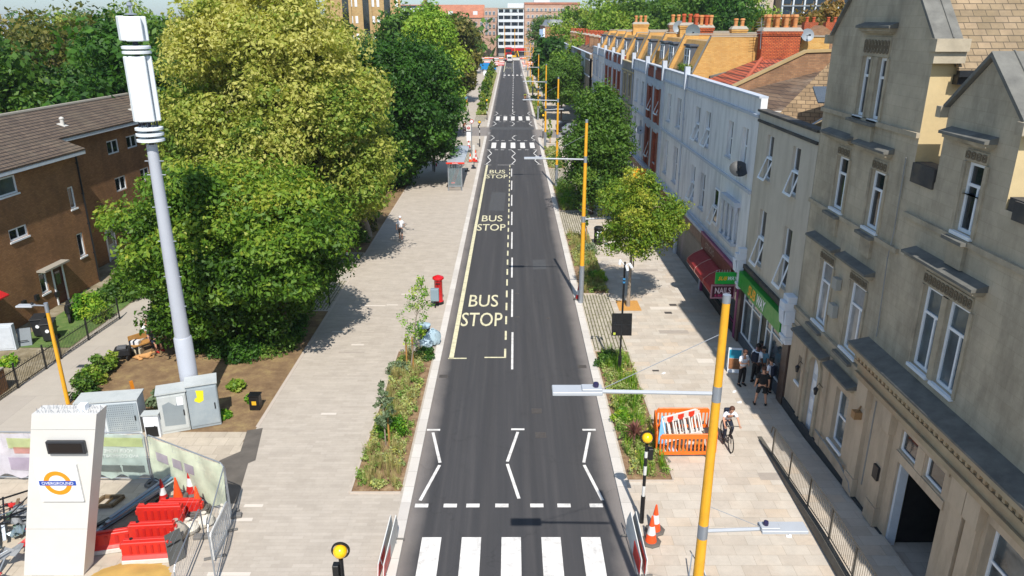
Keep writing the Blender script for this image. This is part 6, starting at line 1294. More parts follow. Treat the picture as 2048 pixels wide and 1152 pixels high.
for x0, x1, y, z, lb in ((-115, -100, 170, 15.2, 'white rendered houses just showing above the trees at the far left'), (-58, -45, 135, 14.6, 'grey clad flats behind the trees right of the mast')):
    t = thing('distant_house', ((x0+x1)/2, y, 0), lb, 'building'); k = MB(); k.box(x0, x1, y, y+10, 0, z-2); k.build('wall', far_white if x0 < -60 else far_brick, t); k = MB(); k.prism([(x0, y-.3, z-2), (x0, y+5, z), (x0, y+10.3, z-2)], (x1-x0, 0, 0)); k.build('roof', mat('grey_cladding', '#7f8a96', .5, var=.2), t)
    win_grid(t, FS(y), [x0+2+2.5*i for i in range(5)], [z-4.2], 1, 1.3, far_white, Gf)
ap = thing('glazed_apartments', (80, 250, 0), 'tall apartments with dark balconies and white fins at the top right', 'building')
k = MB(); k.box(84, 106, 250, 268, 0, 26); k.build('wall', mat('brown_panels', '#8b7657', .8, var=.15, vs=.2), ap)
for i in range(6):
    for x in (86, 89.5, 93, 96.5, 100, 103.5): k = MB(); k.box(x-1.2, x+1.2, 249.7, 249.98, 8+3*i, 10.4+3*i); k.build('window', mat('blue_dark_glass', '#1c2c3c', .15, var=.3), ap)
for x in (84.4, 87.8, 91.3, 94.8, 98.3, 101.8, 105.3): k = MB(); k.box(x-.22, x+.22, 248.9, 249.6, 6, 26); k.build('fin', far_white, ap)
for i in range(7): k = MB(); k.box(84.2, 105.6, 248.8, 249.65, 7.2+3*i, 7.5+3*i); k.build('balcony', mat('steel_grey', '#78828c', .5), ap)
pa = thing('pale_apartments', (76, 255, 0), 'pale render apartments beside the glazed ones at the top right', 'building'); k = MB(); k.box(66, 83.5, 255, 270, 0, 25); k.build('wall', mat('pale_render', '#b9a898', .8, var=.06), pa); win_grid(pa, FS(255), [68+3*i for i in range(5)], [12, 15, 18, 21], 1.2, 1.8, far_white, Gf)
bt = thing('butterfly_roof_houses', (31, 80, 0), 'brown brick houses with a butterfly roof line left of the gable', 'building')
k = MB(); k.prism([(28.6, 80, 0), (36.5, 80, 0), (36.5, 80, 14.2), (34.9, 80, 14.5), (33.2, 80, 13.6), (31.4, 80, 14.6), (29.8, 80, 13.7), (28.6, 80, 14.3)], (0, 9, 0)); k.build('wall', b_dk, bt)
win_grid(bt, FS(80), [30.3, 33.2], [11.2], .7, 1.2, far_white, Gf)
for x in (31.0, 33.2): k = MB(); k.box(x-.7, x+.7, 82, 82.8, 13, 14.9); o = k.build('chimney', b_ora, bt); pots(o, None, [x-.35, x+.35], 82.4, 14.9, pot_r, .5)
# grey distant skyline behind everything
t = thing('tower_block', (-95, 900, 0), 'pale distant tower on the skyline above the left trees', 'building')
k = MB(); k.box(-105, -85, 900, 920, 0, 26); k.build('wall', far_white, t); win_grid(t, FS(899.9), [-102, -98, -94, -90], [20, 16], 2, 2, far_white, Gf)
def haze_wood(): 
    rg = np.random.default_rng(9); C = []; 
    for i in range(420):
        y = rg.uniform(330, 900); x = rg.uniform(-1, 1) * y * .75; C.append((x, y, rg.uniform(3, 11)))
    o = leaf_mesh('far_wood', L_mid, C, [9]*len(C), 70, 2.2, 9); o['kind'] = 'stuff'; o['label'] = 'far-off treetops along the skyline'
haze_wood()
# ================================================================ street furniture and small things
pole_y = mat('yellow_pole_paint', '#dfa228', .45, var=.06, vs=2, dirt='#8f6a20', dirt_amt=.35, dirt_scale=3); galv = mat('galvanised_steel', '#9aa0a8', .4, var=.1, metal=.5); lampgrey = mat('lamp_grey', '#a9adb2', .45, var=.06)
white_p = mat('white_paint', '#cfcfcb', .5, var=.06, dirt='#8a857c', dirt_amt=.35, dirt_scale=2); black_p = mat('black_paint', '#151618', .45, var=.2)
wire_m = mat('thin_wire', '#8f949a', .5)
def lamp_col(x, y, h, label, larm=2.78, rarm=1.7, detail=True, zb=2.2):
    t = thing('street_lamp', (x, y, 0), label, 'street lamp', 'tall yellow street lamps along the right kerb'); r = .13 if detail else .14
    k = MB(); k.tube([(x, y, zb), (x, y, h-.16)], [.125, .075], 14 if detail else 8); k.build('column', pole_y, t, smooth=True)
    k = MB(); k.tube([(x, y, 0), (x, y, zb)], r+.012, 14 if detail else 8); k.build('base_sleeve', galv, t, smooth=True)
    k = MB(); k.tube([(x, y, h-.16), (x, y, h)], .079, 14 if detail else 8); k.build('top_cap', galv, t, smooth=True)
    for s, z, L in ((-1, 8.12, larm), (1, 4.86, rarm)):
        k = MB(); k.tube([(x, y, z-.17), (x, y, z+.17)], .137-.0055*z, 14 if detail else 8); c = k.build('collar', galv, t, smooth=True)
        k = MB(); k.tube([(x+s*.1, y, z), (x+s*(L-.45), y, z+.05)], .042, 8); a = k.build('arm', lampgrey, t, smooth=True)
        k = MB(); X0 = x+s*(L-.5); k.box(min(X0, X0+s*.98), max(X0, X0+s*.98), y-.17, y+.17, z+.03, z+.11); k.box(min(X0, X0+s*.4), max(X0, X0+s*.4), y-.12, y+.12, z+.112, z+.15); o = k.build('lamp_head', lampgrey, t, bevel=.012)
        if detail:
            k = MB(); k.lathe([(.055, 0), (.06, .05), (.05, .09), (.01, .10)], (X0+s*.12, y, z+.15), 8); k.build('photocell', mat('photocell_purple', '#2c2748', .3), t)
        k = MB(); k.tube([(x, y, z+1.3*(1 if s < 0 else .5)), (X0, y, z+.1)], .007, 4); k.build('stay_wire', wire_m, t)
    if detail:
        k = MB(); k.box(x-.05, x+.05, y-r-.012, y-r, .5, 1.1); k.build('door', galv, t)
    return t
LS = [(4.07, 13.27, 'nearest tall yellow street lamp, cut off by the bottom edge, with two grey arms'), (3.95, 39.8, 'second yellow street lamp, between a planted bed and the grass-joint paving'), (4.33, 70.9, 'third yellow street lamp, its lower part hidden by bushes'), (4.2, 93.0, 'fourth yellow street lamp, before the second zebra crossing'), (4.33, 122.7, 'fifth yellow street lamp, beside the third zebra crossing'), (4.5, 160, 'sixth yellow street lamp down the right kerb'), (4.6, 186, 'seventh yellow street lamp down the right kerb'), (4.6, 214, 'eighth yellow street lamp down the right kerb'), (4.7, 243, 'ninth yellow street lamp down the right kerb'), (4.8, 274, 'tenth and farthest yellow street lamp on the right kerb')]
for x, y, lb in LS: lamp_col(x, y, 10.2, lb, detail=y < 75, larm=2.78 if y < 80 else 2.3)
t = thing('street_lamp', (-18.5, 27.9, 0), 'short yellow lamp post with a single flat head beside the alley', 'street lamp'); x, y = -18.5, 27.9
k = MB(); k.tube([(x, y, 0), (x, y, 4.1)], [.085, .07], 12); k.build('column', pole_y, t, smooth=True); k = MB(); k.tube([(x, y, 4.1), (x, y, 4.5)], .08, 10); k.tube([(x, y, 4.38), (x-.6, y, 4.4)], .03, 6); k.build('arm', galv, t)
k = MB(); k.box(x-1.15, x-.5, y-.14, y+.14, 4.34, 4.41); k.build('lamp_head', lampgrey, t, bevel=.01); k = MB(); k.ball((x-.55, y, 4.47), .06, 8); k.build('photocell', black_p, t)
t = thing('street_lamp', (-9.9, 214, 0), 'yellow lamp post on the far left pavement before the blue van', 'street lamp'); k = MB(); k.tube([(-9.9, 214, 0), (-9.9, 214, 6)], .12, 8); k.build('column', pole_y, t); k = MB(); k.box(-11, -9.9, 213.9, 214.1, 5.95, 6.05); k.build('lamp_head', lampgrey, t)
for x, y, h, lb in ((-2.6, 330, 13, 'thin orange lamp column at the junction, left of the bus'), (1.6, 332, 12, 'thin orange lamp column at the junction behind the digger')):
    t = thing('street_lamp', (x, y, 0), lb, 'street lamp'); k = MB(); k.tube([(x, y, 0), (x, y, h)], .13, 6); k.build('column', pole_y, t); k = MB(); k.box(x-1, x, y-.1, y+.1, h-.2, h-.05); k.build('lamp_head', lampgrey, t)
def beacon(x, y, label, h=3.25, box=0):
    t = thing('belisha_beacon', (x, y, 0), label, 'beacon', 'belisha beacons at the zebra crossings'); hp = h-.38; n_ = 7; e = [0, 1.0, 1.38, 1.78, 2.1, 2.4, 2.62, hp]
    k = MB()
    for i in range(n_):
        k.mi = 0 if i % 2 == 0 else 1; r = .07 if i == 0 else .052; k.tube([(x, y, e[i]), (x, y, e[i+1])], r, 12)
    k.build('pole', [black_p, white_p], t, smooth=True)
    k = MB(); k.ball((x, y, h-.17), .165, 18); k.build('globe', mat('beacon_yellow', '#f2b90c', .25, var=.03, coat=.5), t, smooth=True)
    k = MB(); n = 24
    for a in range(n):
        a0, a1 = 2*math.pi*a/n, 2*math.pi*(a+1)/n
        for r0, r1 in ((.175, .215),): k.prism([(x+r0*math.cos(a0), y+.02, h-.17+r0*math.sin(a0)), (x+r1*math.cos(a0), y+.02, h-.17+r1*math.sin(a0)), (x+r1*math.cos(a1), y+.02, h-.17+r1*math.sin(a1)), (x+r0*math.cos(a1), y+.02, h-.17+r0*math.sin(a1))], (0, .05, 0))
    k.build('shroud_ring', black_p, t)
    k = MB(); k.box(x+box*.055 if box > 0 else x-.2, x+.2 if box > 0 else x-.055, y-.09, y+.09, hp-.52, hp-.14); k.build('control_box', black_p, t, bevel=.01); return t
beacon(4.15, 20.0, 'black and white beacon with yellow globe beside the near right planted bed', box=1); beacon(-3.93, 14.2, 'yellow beacon globe at the bottom edge left of the near crossing', 3.75, -1)
beacon(-3.95, 95.4, 'beacon on the left pavement beside the second crossing, near the bus stop'); beacon(-3.85, 122.7, 'beacon on the left pavement beside the third crossing'); beacon(4.32, 102.5, 'beacon on the right pavement between the second crossing and the side road', box=1); beacon(4.9, 130.5, 'beacon on the right pavement beyond the third crossing', box=1)
# ---------------------------------------------------------------- phone mast and cabinets
mp_ = mat('mast_grey', '#a9adb5', .45, var=.04, vs=1); mw_ = mat('antenna_white', '#d6dbdd', .5, var=.03)
x, y = -12.85, 27.0
t = thing('phone_mast', (x, y, 0), 'tall pale grey phone mast with white antenna panels near its top', 'mast')
k = MB(); k.tube([(x, y, 0), (x, y, 3.4), (x, y, 3.45)], [.35, .335, .30], 24); k.build('lower_pole', mp_, t, smooth=True)
k = MB(); k.tube([(x, y, 3.45), (x, y, 10.9)], [.285, .185], 24); k.build('upper_pole', mp_, t, smooth=True)
k = MB()
for z in (4.7, 5.9, 7.3, 8.6, 9.8, 10.3): k.tube([(x-.34, y, z), (x+.34, y, z)], .02, 5)
k.build('step_bolt', galv, t)
for i, z in enumerate((11.0, 11.2, 11.4, 13.98, 14.14)):
    k = MB(); k.lathe([(.40, 0), (.47, .02), (.47, .10), (.40, .12)], (x, y, z), 20); k.build('mounting_ring', mw_, t, smooth=True)
k = MB(); k.tube([(x, y, 10.9), (x, y, 15.25)], .09, 10); 
for i in range(10): a = i*.628; k.tube([(x+.3*math.cos(a), y+.3*math.sin(a), 11.5), (x+.3*math.cos(a), y+.3*math.sin(a), 11.75)], .025, 5)
k.build('core_pole', mat('dark_cable', '#2f3442', .6), t)
def panel(a, z0, z1, w_, d, r=.30):
    k = MB(); c = (x + math.sin(a)*r, y - math.cos(a)*r, (z0+z1)/2); k.obox(c, (w_, d, z1-z0), a); o = k.build('antenna_panel', mw_, t, bevel=.03)
    k = MB(); k.obox((x+math.sin(a)*(r-.15), y-math.cos(a)*(r-.15), z1-.3), (.08, .2, .12), a); k.obox((x+math.sin(a)*(r-.15), y-math.cos(a)*(r-.15), z0+.3), (.08, .2, .12), a); k.build('clamp', gut, o)
for a in (.33, -1.45, 2.2): panel(a, 11.72, 13.92, .54, .2)
panel(-.75, 11.72, 13.92, .22, .2, .36)
panel(.45, 14.4, 15.2, .56, .2); panel(-.85, 14.42, 15.22, .34, .2, .36); panel(2.3, 14.4, 15.2, .5, .2)
k = MB(); k.lathe([(.2, 0), (.2, .04), (.05, .06), (.04, .25), (.1, .3), (.08, .38), (.01, .42)], (x, y, 15.25), 10); k.build('finial_lamp', galv, t)
cabg = mat('cabinet_grey', '#8f9aa0', .5, var=.05, dirt='#b4bab8', dirt_amt=.5, dirt_scale=1.2); cabl = mat('cabinet_pale', '#b7bbb9', .5, var=.05, dirt='#8d9696', dirt_amt=.5, dirt_scale=1.4)
def cabinet(loc, rz, w_, d, h, body, label, doors, extra=None, slope=.0, name='utility_cabinet'):
    t = thing(name, loc, label, 'cabinet', rz=rz); k = local(); k.prism([(0, 0, 0), (0, 0, h-slope), (0, d, h), (0, d, 0)], (w_, 0, 0)); k.build('body', body, t, bevel=.01)
    k = local(); k.prism([(-.04, -.05, h-slope+.005), (-.04, -.05, h-slope+.06), (-.04, d+.04, h+.06), (-.04, d+.04, h+.005)], (w_+.08, 0, 0)); k.build('lid', cabl, t)
    for (a, b, m_) in doors:
        k = local(); k.box(a+.03, b-.03, -.03, -.002, .12, h-slope-.1); o = k.build('door', m_, t, bevel=.006); k = local(); k.box(b-.16, b-.12, -.06, -.03, h*.42, h*.56); k.build('handle', black_p, o)
    return t
t = cabinet((-13.46, 25.40, 0), .37, 1.02, .75, 1.68, cabl, 'pale utility cabinet with a painted-over grey patch, under the phone mast', [(0, 1.02, cabl)])
k = local(); k.poly((.15, -.034, .35), (.88, -.034, .3), (.9, -.034, 1.2), (.7, -.034, 1.3), (.62, -.034, 1.15), (.4, -.034, 1.35), (.15, -.034, 1.25)); k.build('paint_patch', mat('overpaint', '#858e92', .5, var=.1), t, recalc=False)
k = local(); k.box(.68, .9, -.036, -.0345, 1.15, 1.5); k.build('sticker', W_fr, t)
t = cabinet((-12.49, 25.79, 0), .37, 1.1, .8, 1.82, cabg, 'blue grey utility cabinet with a torn yellow sticker, under the phone mast', [(0, 1.1, cabg)])
k = local(); k.poly((.25, -.034, 1.2), (.42, -.034, 1.1), (.58, -.034, 1.18), (.62, -.034, 1.6), (.34, -.034, 1.65), (.36, -.034, 1.35), (.27, -.034, 1.3)); k.build('sticker', mat('sticker_yellow', '#d9cf1f', .5), t, recalc=False)
t = cabinet((-16.45, 25.15, 0), .16, 2.2, .8, 1.45, mat('cabinet_white', '#c5cccf', .5, var=.04), 'wide white cabinet with perforated grey doors left of the phone mast', [(.1, .95, W_wood), (.98, 2.2, cabg)])
k = local()
for i in range(14):
    for j in range(13): k.box(1.08+i*.072, 1.10+i*.072, -.036, -.031, .2+j*.09, .225+j*.09)
k.build('vent_holes', black_p, t)
t = cabinet((-13.98, 25.15, 0), .1, .55, .3, .95, W_fr, 'small white site box with dark front between the two cabinets', [(0, .55, W_fr)], name='site_box'); k = local(); k.box(.05, .5, -.05, -.031, .08, .5); k.build('dark_panel', black_p, t)
t = thing('marker_stake', (-15.0, 26.9, 0), 'short orange wooden stake between the white cabinet and the bush', 'stake'); k = MB(); k.bar((-15.05, 26.9, 0), (-15.2, 27.0, 1.5), .10); k.build('post', mat('orange_stake', '#cf7d16', .6, var=.1), t)
t = thing('litter_bin', (-10.5, 27.45, 0), 'small square black litter bin on the soil near the pavement', 'bin'); k = MB(); k.box(-10.72, -10.3, 27.3, 27.65, 0, .62); k.build('body', black_p, t, bevel=.02); k = MB(); k.box(-10.75, -10.27, 27.27, 27.68, .63, .67); k.build('lid', black_p, t); k = MB(); k.box(-10.6, -10.42, 27.285, 27.298, .25, .42); k.build('label', mat('label_yellow', '#d9a928', .5), t)
# ---------------------------------------------------------------- station totem
t = thing('station_totem', (-12.3, 17.7, 0), 'tall white slanting station sign slab with an orange and blue OVERGROUND roundel', 'sign')
tw = mat('totem_white', '#cac8c3', .5, var=.03, vs=.8, dirt='#a8a190', dirt_amt=.22, dirt_scale=.8)
def TX(f, z): return -14.05 + 1.35*z/5.25 + f*1.72       # across the slanting face
k = MB(); k.prism([(TX(0, 0), 17.6, 0), (TX(1, 0), 17.6, 0), (TX(1, 5.25), 17.6, 5.25), (TX(0, 5.25), 17.6, 5.25)], (0.02, .5, 0)); k.build('slab', tw, t)
for z in (1.6, 4.78):
    k = MB(); k.prism([(TX(0, z), 17.597, z), (TX(1, z), 17.597, z), (TX(1, z), 17.597, z+.012), (TX(0, z), 17.597, z+.012)], (0, .002, 0)); k.build('panel_joint', mat('joint_grey', '#96948e', .6), t)
k = MB(); k.box(-12.45, -11.42, 17.48, 17.598, 4.09, 4.48); o = k.build('display', mat('display_case', '#26282c', .35), t, bevel=.02); k = MB(); k.box(-12.38, -11.49, 17.472, 17.479, 4.15, 4.42); k.build('screen', mat('display_screen', '#120c0e', .15), o)
k = MB(); k.box(-12.95, -11.79, 17.53, 17.599, 2.56, 3.74); rp2 = k.build('roundel_panel', mat('roundel_white', '#dcdcda', .35, var=.02), t, bevel=.008)
k = MB(); n = 48; cx, cz = -12.39, 3.165
for i in range(n):
    a0, a1 = 2*math.pi*i/n, 2*math.pi*(i+1)/n; k.poly(*[(cx+r*math.cos(a), 17.524, cz+r*math.sin(a)) for r, a in ((.245, a0), (.375, a0), (.375, a1), (.245, a1))])
k.build('roundel_ring', mat('roundel_orange', '#ef8a0c', .4, var=.02), rp2, recalc=False)
k = MB(); k.box(cx-.5, cx+.5, 17.517, 17.521, cz-.072, cz+.072); k.build('roundel_bar', mat('roundel_blue', '#17429b', .4, var=.02), rp2); k = MB(); text_mb(k, 'OVERGROUND', (cx, 17.514, cz), (1, 0, 0), (0, 0, 1), .088, .86, bold=0); k.build('lettering', mat('roundel_letters', '#e8e8e8', .4), rp2, recalc=False)
k = MB(); 
for i in range(46): xx = -12.6 + (i % 23)*.075; yy = 17.68 + .22*(i//23); k.tube([(xx, yy, 5.25), (xx+R.uniform(-.05, .05), yy+R.uniform(-.08, .08), 5.36)], .006, 3)
k.build('bird_spikes', galv, t, recalc=False); k = MB(); k.box(-11.55, -11.35, 17.75, 17.95, 5.25, 5.42); k.build('sensor_box', W_fr, t)
# ---------------------------------------------------------------- works yard
steel = mat('fence_steel', '#9da3a8', .4, var=.08, metal=.5); dkfoot = mat('grey_rubber_foot', '#6d6a66', .9, var=.2)
def heras(a, b, label, scrim=None, h=1.95, prints=(), foot=True):
    a, b = Vector((*a, 0)), Vector((*b, 0)); L = (b-a).length; u = (b-a)/L; n_ = Vector((-u.y, u.x, 0)); rz = math.atan2(u.y, u.x)
    t = thing('mesh_fence_panel', tuple(a), label, 'fence panel', 'temporary mesh fence panels round the works yard', rz)
    k = local(); c = .12; k.tube([(0, 0, .12), (0, 0, h-c), (c, 0, h), (L-c, 0, h), (L, 0, h-c), (L, 0, .12)], .021, 6); k.tube([(0, 0, .16), (L, 0, .16)], .018, 6); k.build('frame', steel, t)
    k = local(); i = 0
    while i*.16 < L: k.tube([(i*.16, 0, .16), (i*.16, 0, h)], .0035, 3, False); i += 1
    for j in range(7): k.tube([(0, 0, .3+j*.27), (L, 0, .3+j*.27)], .0035, 3, False)
    k.build('wire_mesh', steel, t, recalc=False)
    if scrim:
        k = local(); nx, nz = 24, 8; vs = []; fs = []
        for j in range(nz+1):
            for i in range(nx+1):
                z = .25 + (h-.3)*j/nz; sag = (.10*math.sin(i*.9)*(1-j/nz)); vs.append((L*(.01+.98*i/nx), -.02-.03*math.sin(i*.8+j*.6)-abs(sag)*.3, z + (sag if j == 0 else 0)))
        for j in range(nz):
            for i in range(nx): q_ = j*(nx+1)+i; fs.append((q_, q_+1, q_+nx+2, q_+nx+1))
        k.add(vs, fs); sc = k.build('scrim', scrim, t, smooth=True, recalc=False)
        for (u0, u1, z0, z1, mm) in prints:
            k = local(); k.poly((L*u0, -.065, z0), (L*u1, -.065, z0), (L*u1, -.065, z1), (L*u0, -.065, z1)); k.build('print', mm, sc, recalc=False)
    if foot:
        for xx in (0.03, L-.03): k = local(); k.obox((xx, 0, .06), (.22, .62, .12)); k.build('foot', dkfoot, t, bevel=.02)
    return t
sc1 = clear('pale_green_scrim', '#c9d2b8', .86); sc2 = clear('grey_green_scrim', '#a9b9b0', .82); sc3 = clear('lilac_scrim', '#c3bfc6', .84)
pr1 = clear('purple_print', '#ab9cb0', .6); pr2 = clear('red_print', '#c07a6a', .6); pr3 = clear('lime_print', '#b7c47a', .6); pr4 = clear('dark_sag', '#59605e', .7)
heras((-18.6, 22.35), (-15.3, 22.25), 'mesh fence panel with a faded lilac banner left of the station sign', sc3, prints=((.5, .7, 1.15, 1.4, pr2), (.42, .9, .5, 1.0, pr1), (.45, .98, 1.35, 1.75, pr3)))
heras((-15.2, 22.3), (-12.42, 22.22), 'mesh fence panel with a sagging grey green banner right of the station sign', sc2, prints=((.4, .98, 1.45, 1.8, pr3), (.3, .95, .45, .72, pr4)))
hp_ = heras((-12.3, 22.15), (-9.05, 20.35), 'mesh fence panel with a pale yellow green banner behind the traffic cones', sc1, prints=((.12, .28, 1.1, 1.45, pr1), (.34, .46, 1.1, 1.45, pr1), (.5, .62, 1.1, 1.45, pr1)))
heras((-9.0, 20.3), (-8.35, 17.2), 'bare mesh fence panel seen almost end-on beside the pavement', None); heras((-9.5, 19.3), (-9.15, 16.6), 'second bare mesh fence panel inside the first, nearer the sand', None, h=1.1)
k = MB(); text_mb(k, 'YOUR HOME', (-13.35, 22.18, 1.28), (-1, 0, 0), (0, 0, 1), .12, 1.0); text_mb(k, 'AND COMMUNITY', (-13.35, 22.18, 1.08), (-1, 0, 0), (0, 0, 1), .12, 1.3)
pf = [o for o in bpy.data.objects if o.name.startswith('mesh_fence_panel')][1]; k.build('lettering', clear('pale_print', '#dfe5df', .8), pf, recalc=False)
orange = mat('cone_orange', '#e8501c', .5, var=.05); cred = mat('cone_red', '#b3201c', .5, var=.08); cw = mat('cone_white', '#d3d3d3', .45, var=.05); coneb = mat('cone_base', '#5b5752', .8, var=.2)
def cone(loc, h, label, top=orange, bands=True, rz=0, base=True, bm=None):
    t = thing('traffic_cone', loc, label, 'traffic cone', 'traffic cones', rz); r0, r1 = h*.19, h*.028
    def rr(f): return r0 + (r1-r0)*f
    k = local(); segs = [(0, .34, 0), (.34, .62, 1), (.62, .72, 0), (.72, .72, 0), (.62, 1, 0)] if bands else [(0, 1, 0)]
    segs = [(0, .30, 0), (.30, .62, 1), (.62, 1, 0)] if bands else [(0, 1, 0)]
    for a, b, mi in segs: k.mi = mi; k.lathe([(rr(a), .05+(h-.05)*a), (rr(b), .05+(h-.05)*b)], (0, 0, 0), 16)
    k.build('cone_body', [top, cw], t, smooth=True)
    if base: k = local(); k.lathe([(r0*1.75, 0), (r0*1.8, .03), (r0*1.5, .055), (r0*1.1, .06)], (0, 0, 0), 8); k.build('cone_base', bm or coneb, t)
    return t
for x, y, z, h, tp, bd, lb in ((-11.55, 21.15, 0, .85, cred, 1, 'red and white cone leftmost of the group by the mesh fence'), (-11.15, 21.3, 0, .75, cred, 1, 'short red and white cone second from the left by the mesh fence'), (-10.85, 20.75, .38, .80, orange, 0, 'plain orange cone on a stack of grey bases in the middle of the group'), (-10.62, 21.25, .25, .95, cred, 1, 'tall red and white cone behind the plain orange one'), (-10.02, 20.3, .30, .85, orange, 0, 'plain orange cone rightmost of the group on its own stack of bases'),
        (4.28, 19.05, 0, .95, orange, 1, 'orange and white cone nearest the bottom edge beside the near beacon'), (4.50, 19.6, 0, .95, orange, 1, 'orange and white cone just behind another at the foot of the near beacon'), (3.86, 40.35, 0, .85, cred, 1, 'red and white cone behind the foot of the second yellow lamp'), (-11.0, 48.1, 0, .75, cred, 1, 'red and white cone at the edge of the striped paving under the trees'),
        (-5.3, 94.5, 0, 1.1, cred, 1, 'red and white cone left of the bus stop flag'), (-4.1, 87.0, 0, 1.0, orange, 1, 'orange and white cone in front of the second crossing beacon'), (-3.95, 84.5, 0, 1.0, cred, 1, 'red and white cone at the kerb by the striped paving'), (-4.6, 84.6, 0, 1.0, orange, 1, 'orange and white cone on the striped paving left of the kerb one')):
    cone((x, y, z), h, lb, tp, bd)
for x, y, n_, lb in ((-10.85, 20.75, 5, 'stack of grey cone bases under the middle orange cone'), (-10.02, 20.3, 4, 'stack of grey cone bases under the rightmost orange cone'), (-10.62, 21.25, 3, 'small stack of grey bases under the tall red and white cone')):
    t = thing('cone_base_stack', (x, y, 0), lb, 'rubber bases')
    for i in range(n_): k = MB(); k.obox((x+R.uniform(-.03, .03), y+R.uniform(-.03, .03), .04+i*.075), (.58, .58, .065), R.uniform(0, .5)); k.build('base', coneb, t, bevel=.02)
redp = mat('barrier_red', '#c4271c', .45, var=.08, vs=2, dirt='#7a3028', dirt_amt=.4, dirt_scale=1.5); wht = mat('barrier_white', '#c4bfb6', .6, var=.08, dirt='#8a8074', dirt_amt=.5, dirt_scale=1.5)
def block(loc, rz, label, L=1.05, h=.95, d=.5, base=wht):
    """water-filled barrier: white foot, flared red body with recesses, lugs and a cap rail"""
    t = thing('water_filled_barrier', loc, label, 'barrier', 'red water-filled barriers', rz)
    k = local(); k.prism([(-L/2, -d/2, 0), (-L/2, d/2, 0), (-L/2, d/2*.9, h*.22), (-L/2, -d/2*.9, h*.22)], (L, 0, 0)); k.build('foot', base, t, bevel=.02)
    k = local(); k.prism([(-L/2, -d/2*.9, h*.225), (-L/2, d/2*.9, h*.225), (-L/2, d*.27, h*.4), (-L/2, d*.24, h), (-L/2, -d*.24, h), (-L/2, -d*.27, h*.4)], (L, 0, 0)); o = k.build('body', redp, t, bevel=.02)
    for s in (-1, 1):
        k = local(); k.obox((s*(L/2+.03), 0, h*.75), (.07, .16, .16)); k.build('lug', redp, o, bevel=.01)
    k = local(); k.obox((0, 0, h+.02), (L*.92, .10, .05)); k.build('top_rail', redp, o, bevel=.01)
    k = local(); k.tube([(-L*.3, 0, h+.04), (-L*.3, 0, h+.07)], .05, 10); k.build('filler_cap', black_p, o)
    k = local()
    for i in range(3): k.obox((-L*.3+i*L*.3, -d*.27, h*.66), (L*.05, .03, h*.42)); k.obox((-L*.15+i*L*.3, -d*.27, h*.66), (L*.05, .03, h*.42))
    k.build('recess', cred, o); return t
block((-10.78, 18.35, 0), .10, 'front red barrier of the stack with a white foot, above the yellow sand', h=.66, d=.6, L=1.35)
block((-10.85, 18.95, .0), .08, 'second red barrier of the stack, one step higher', h=.80, L=1.35); block((-10.90, 19.65, .0), .05, 'third red barrier of the stack, tallest with a graffiti scrawl', h=.94, L=1.35); block((-10.55, 20.25, .0), .0, 'rearmost red barrier of the stack in front of the cones', h=.70, L=1.3)
block((-12.15, 18.75, 0), .25, 'long dark red barrier in shade beside the foot of the station sign', L=1.9, h=.62)
k = thing('leaning_board', (-10.0, 18.3, 0), 'dark grey board leaning against the front red barrier', 'board'); m = MB(); m.prism([(-10.0, 17.95, 0.02), (-9.7, 18.35, 0.02), (-9.95, 18.75, .75), (-10.22, 18.35, .78)], (.02, .0, .02)); m.build('panel', mat('dark_board', '#4a4a47', .7, var=.15), k); m = MB(); m.bar((-10.1, 18.2, .5), (-9.85, 18.55, .5), .03); m.build('batten', black_p, k)
m = MB(); rg = random.Random(8); n = 26
for j in range(n+1):
    for i in range(n+1):
        a, b = i/n*2-1, j/n*2-1; hh = max(0, 1-a*a-b*b)**.9 * .16 * (1+.2*math.sin(i*.5)*math.cos(j*.4)) + rg.uniform(0, .006); m.v.append((-10.95+a*1.25, 17.25+b*.95, -.01+hh))
for j in range(n):
    for i in range(n): q_ = j*(n+1)+i; m.f.append([q_, q_+1, q_+n+2, q_+n+1]); m.m.append(0)
o = m.build('sand_heap', mat('yellow_sand', '#b8954f', .95, var=.15, vs=2, bmp=.3, bs=30), recalc=False, smooth=True); o['kind'] = 'stuff'; o['label'] = 'heap of yellow sand at the bottom edge'
def sack(loc, r, label, m_, seed, sz=.7, name='rubble_sack', cat='sack', knot=True):
    t = thing(name, loc, label, cat); rg = random.Random(seed); m = MB(); nn, mm = 16, 9; 
    for j in range(mm+1):
        for i in range(nn):
            th = math.pi*j/mm; a = 2*math.pi*i/nn; rr = r*(1+rg.uniform(-.14, .14)); m.v.append((loc[0]+rr*math.sin(th)*math.cos(a), loc[1]+rr*math.sin(th)*math.sin(a), loc[2]+max(0, r*sz*.8-rr*sz*math.cos(th))))
    for j in range(mm):
        for i in range(nn): m.f.append([j*nn+i, j*nn+(i+1) % nn, (j+1)*nn+(i+1) % nn, (j+1)*nn+i]); m.m.append(0)
    m.build('sack_body', m_, t, smooth=True)
    if knot: m = MB(); m.lathe([(.05, 0), (.03, .05), (.09, .14)], (loc[0], loc[1], loc[2]+r*sz*1.65), 7); m.build('knot', m_, t)
    return t
wsk = mat('white_sacking', '#c9c3b6', .85, var=.1, bmp=.4, bs=8); gsk = mat('grey_sacking', '#9b9488', .85, var=.15, bmp=.4, bs=8)
sack((-10.05, 19.55, 0), .30, 'crumpled white rubble sack right of the red barriers', wsk, 1); sack((-9.7, 19.9, 0), .28, 'second white rubble sack nearest the rightmost cone stack', wsk, 2); sack((-10.2, 19.1, .1), .28, 'grey draped sack against the end of the red barriers', gsk, 3, 1.2); sack((-9.3, 20.45, 0), .2, 'small white sack at the corner of the mesh fence', wsk, 4)
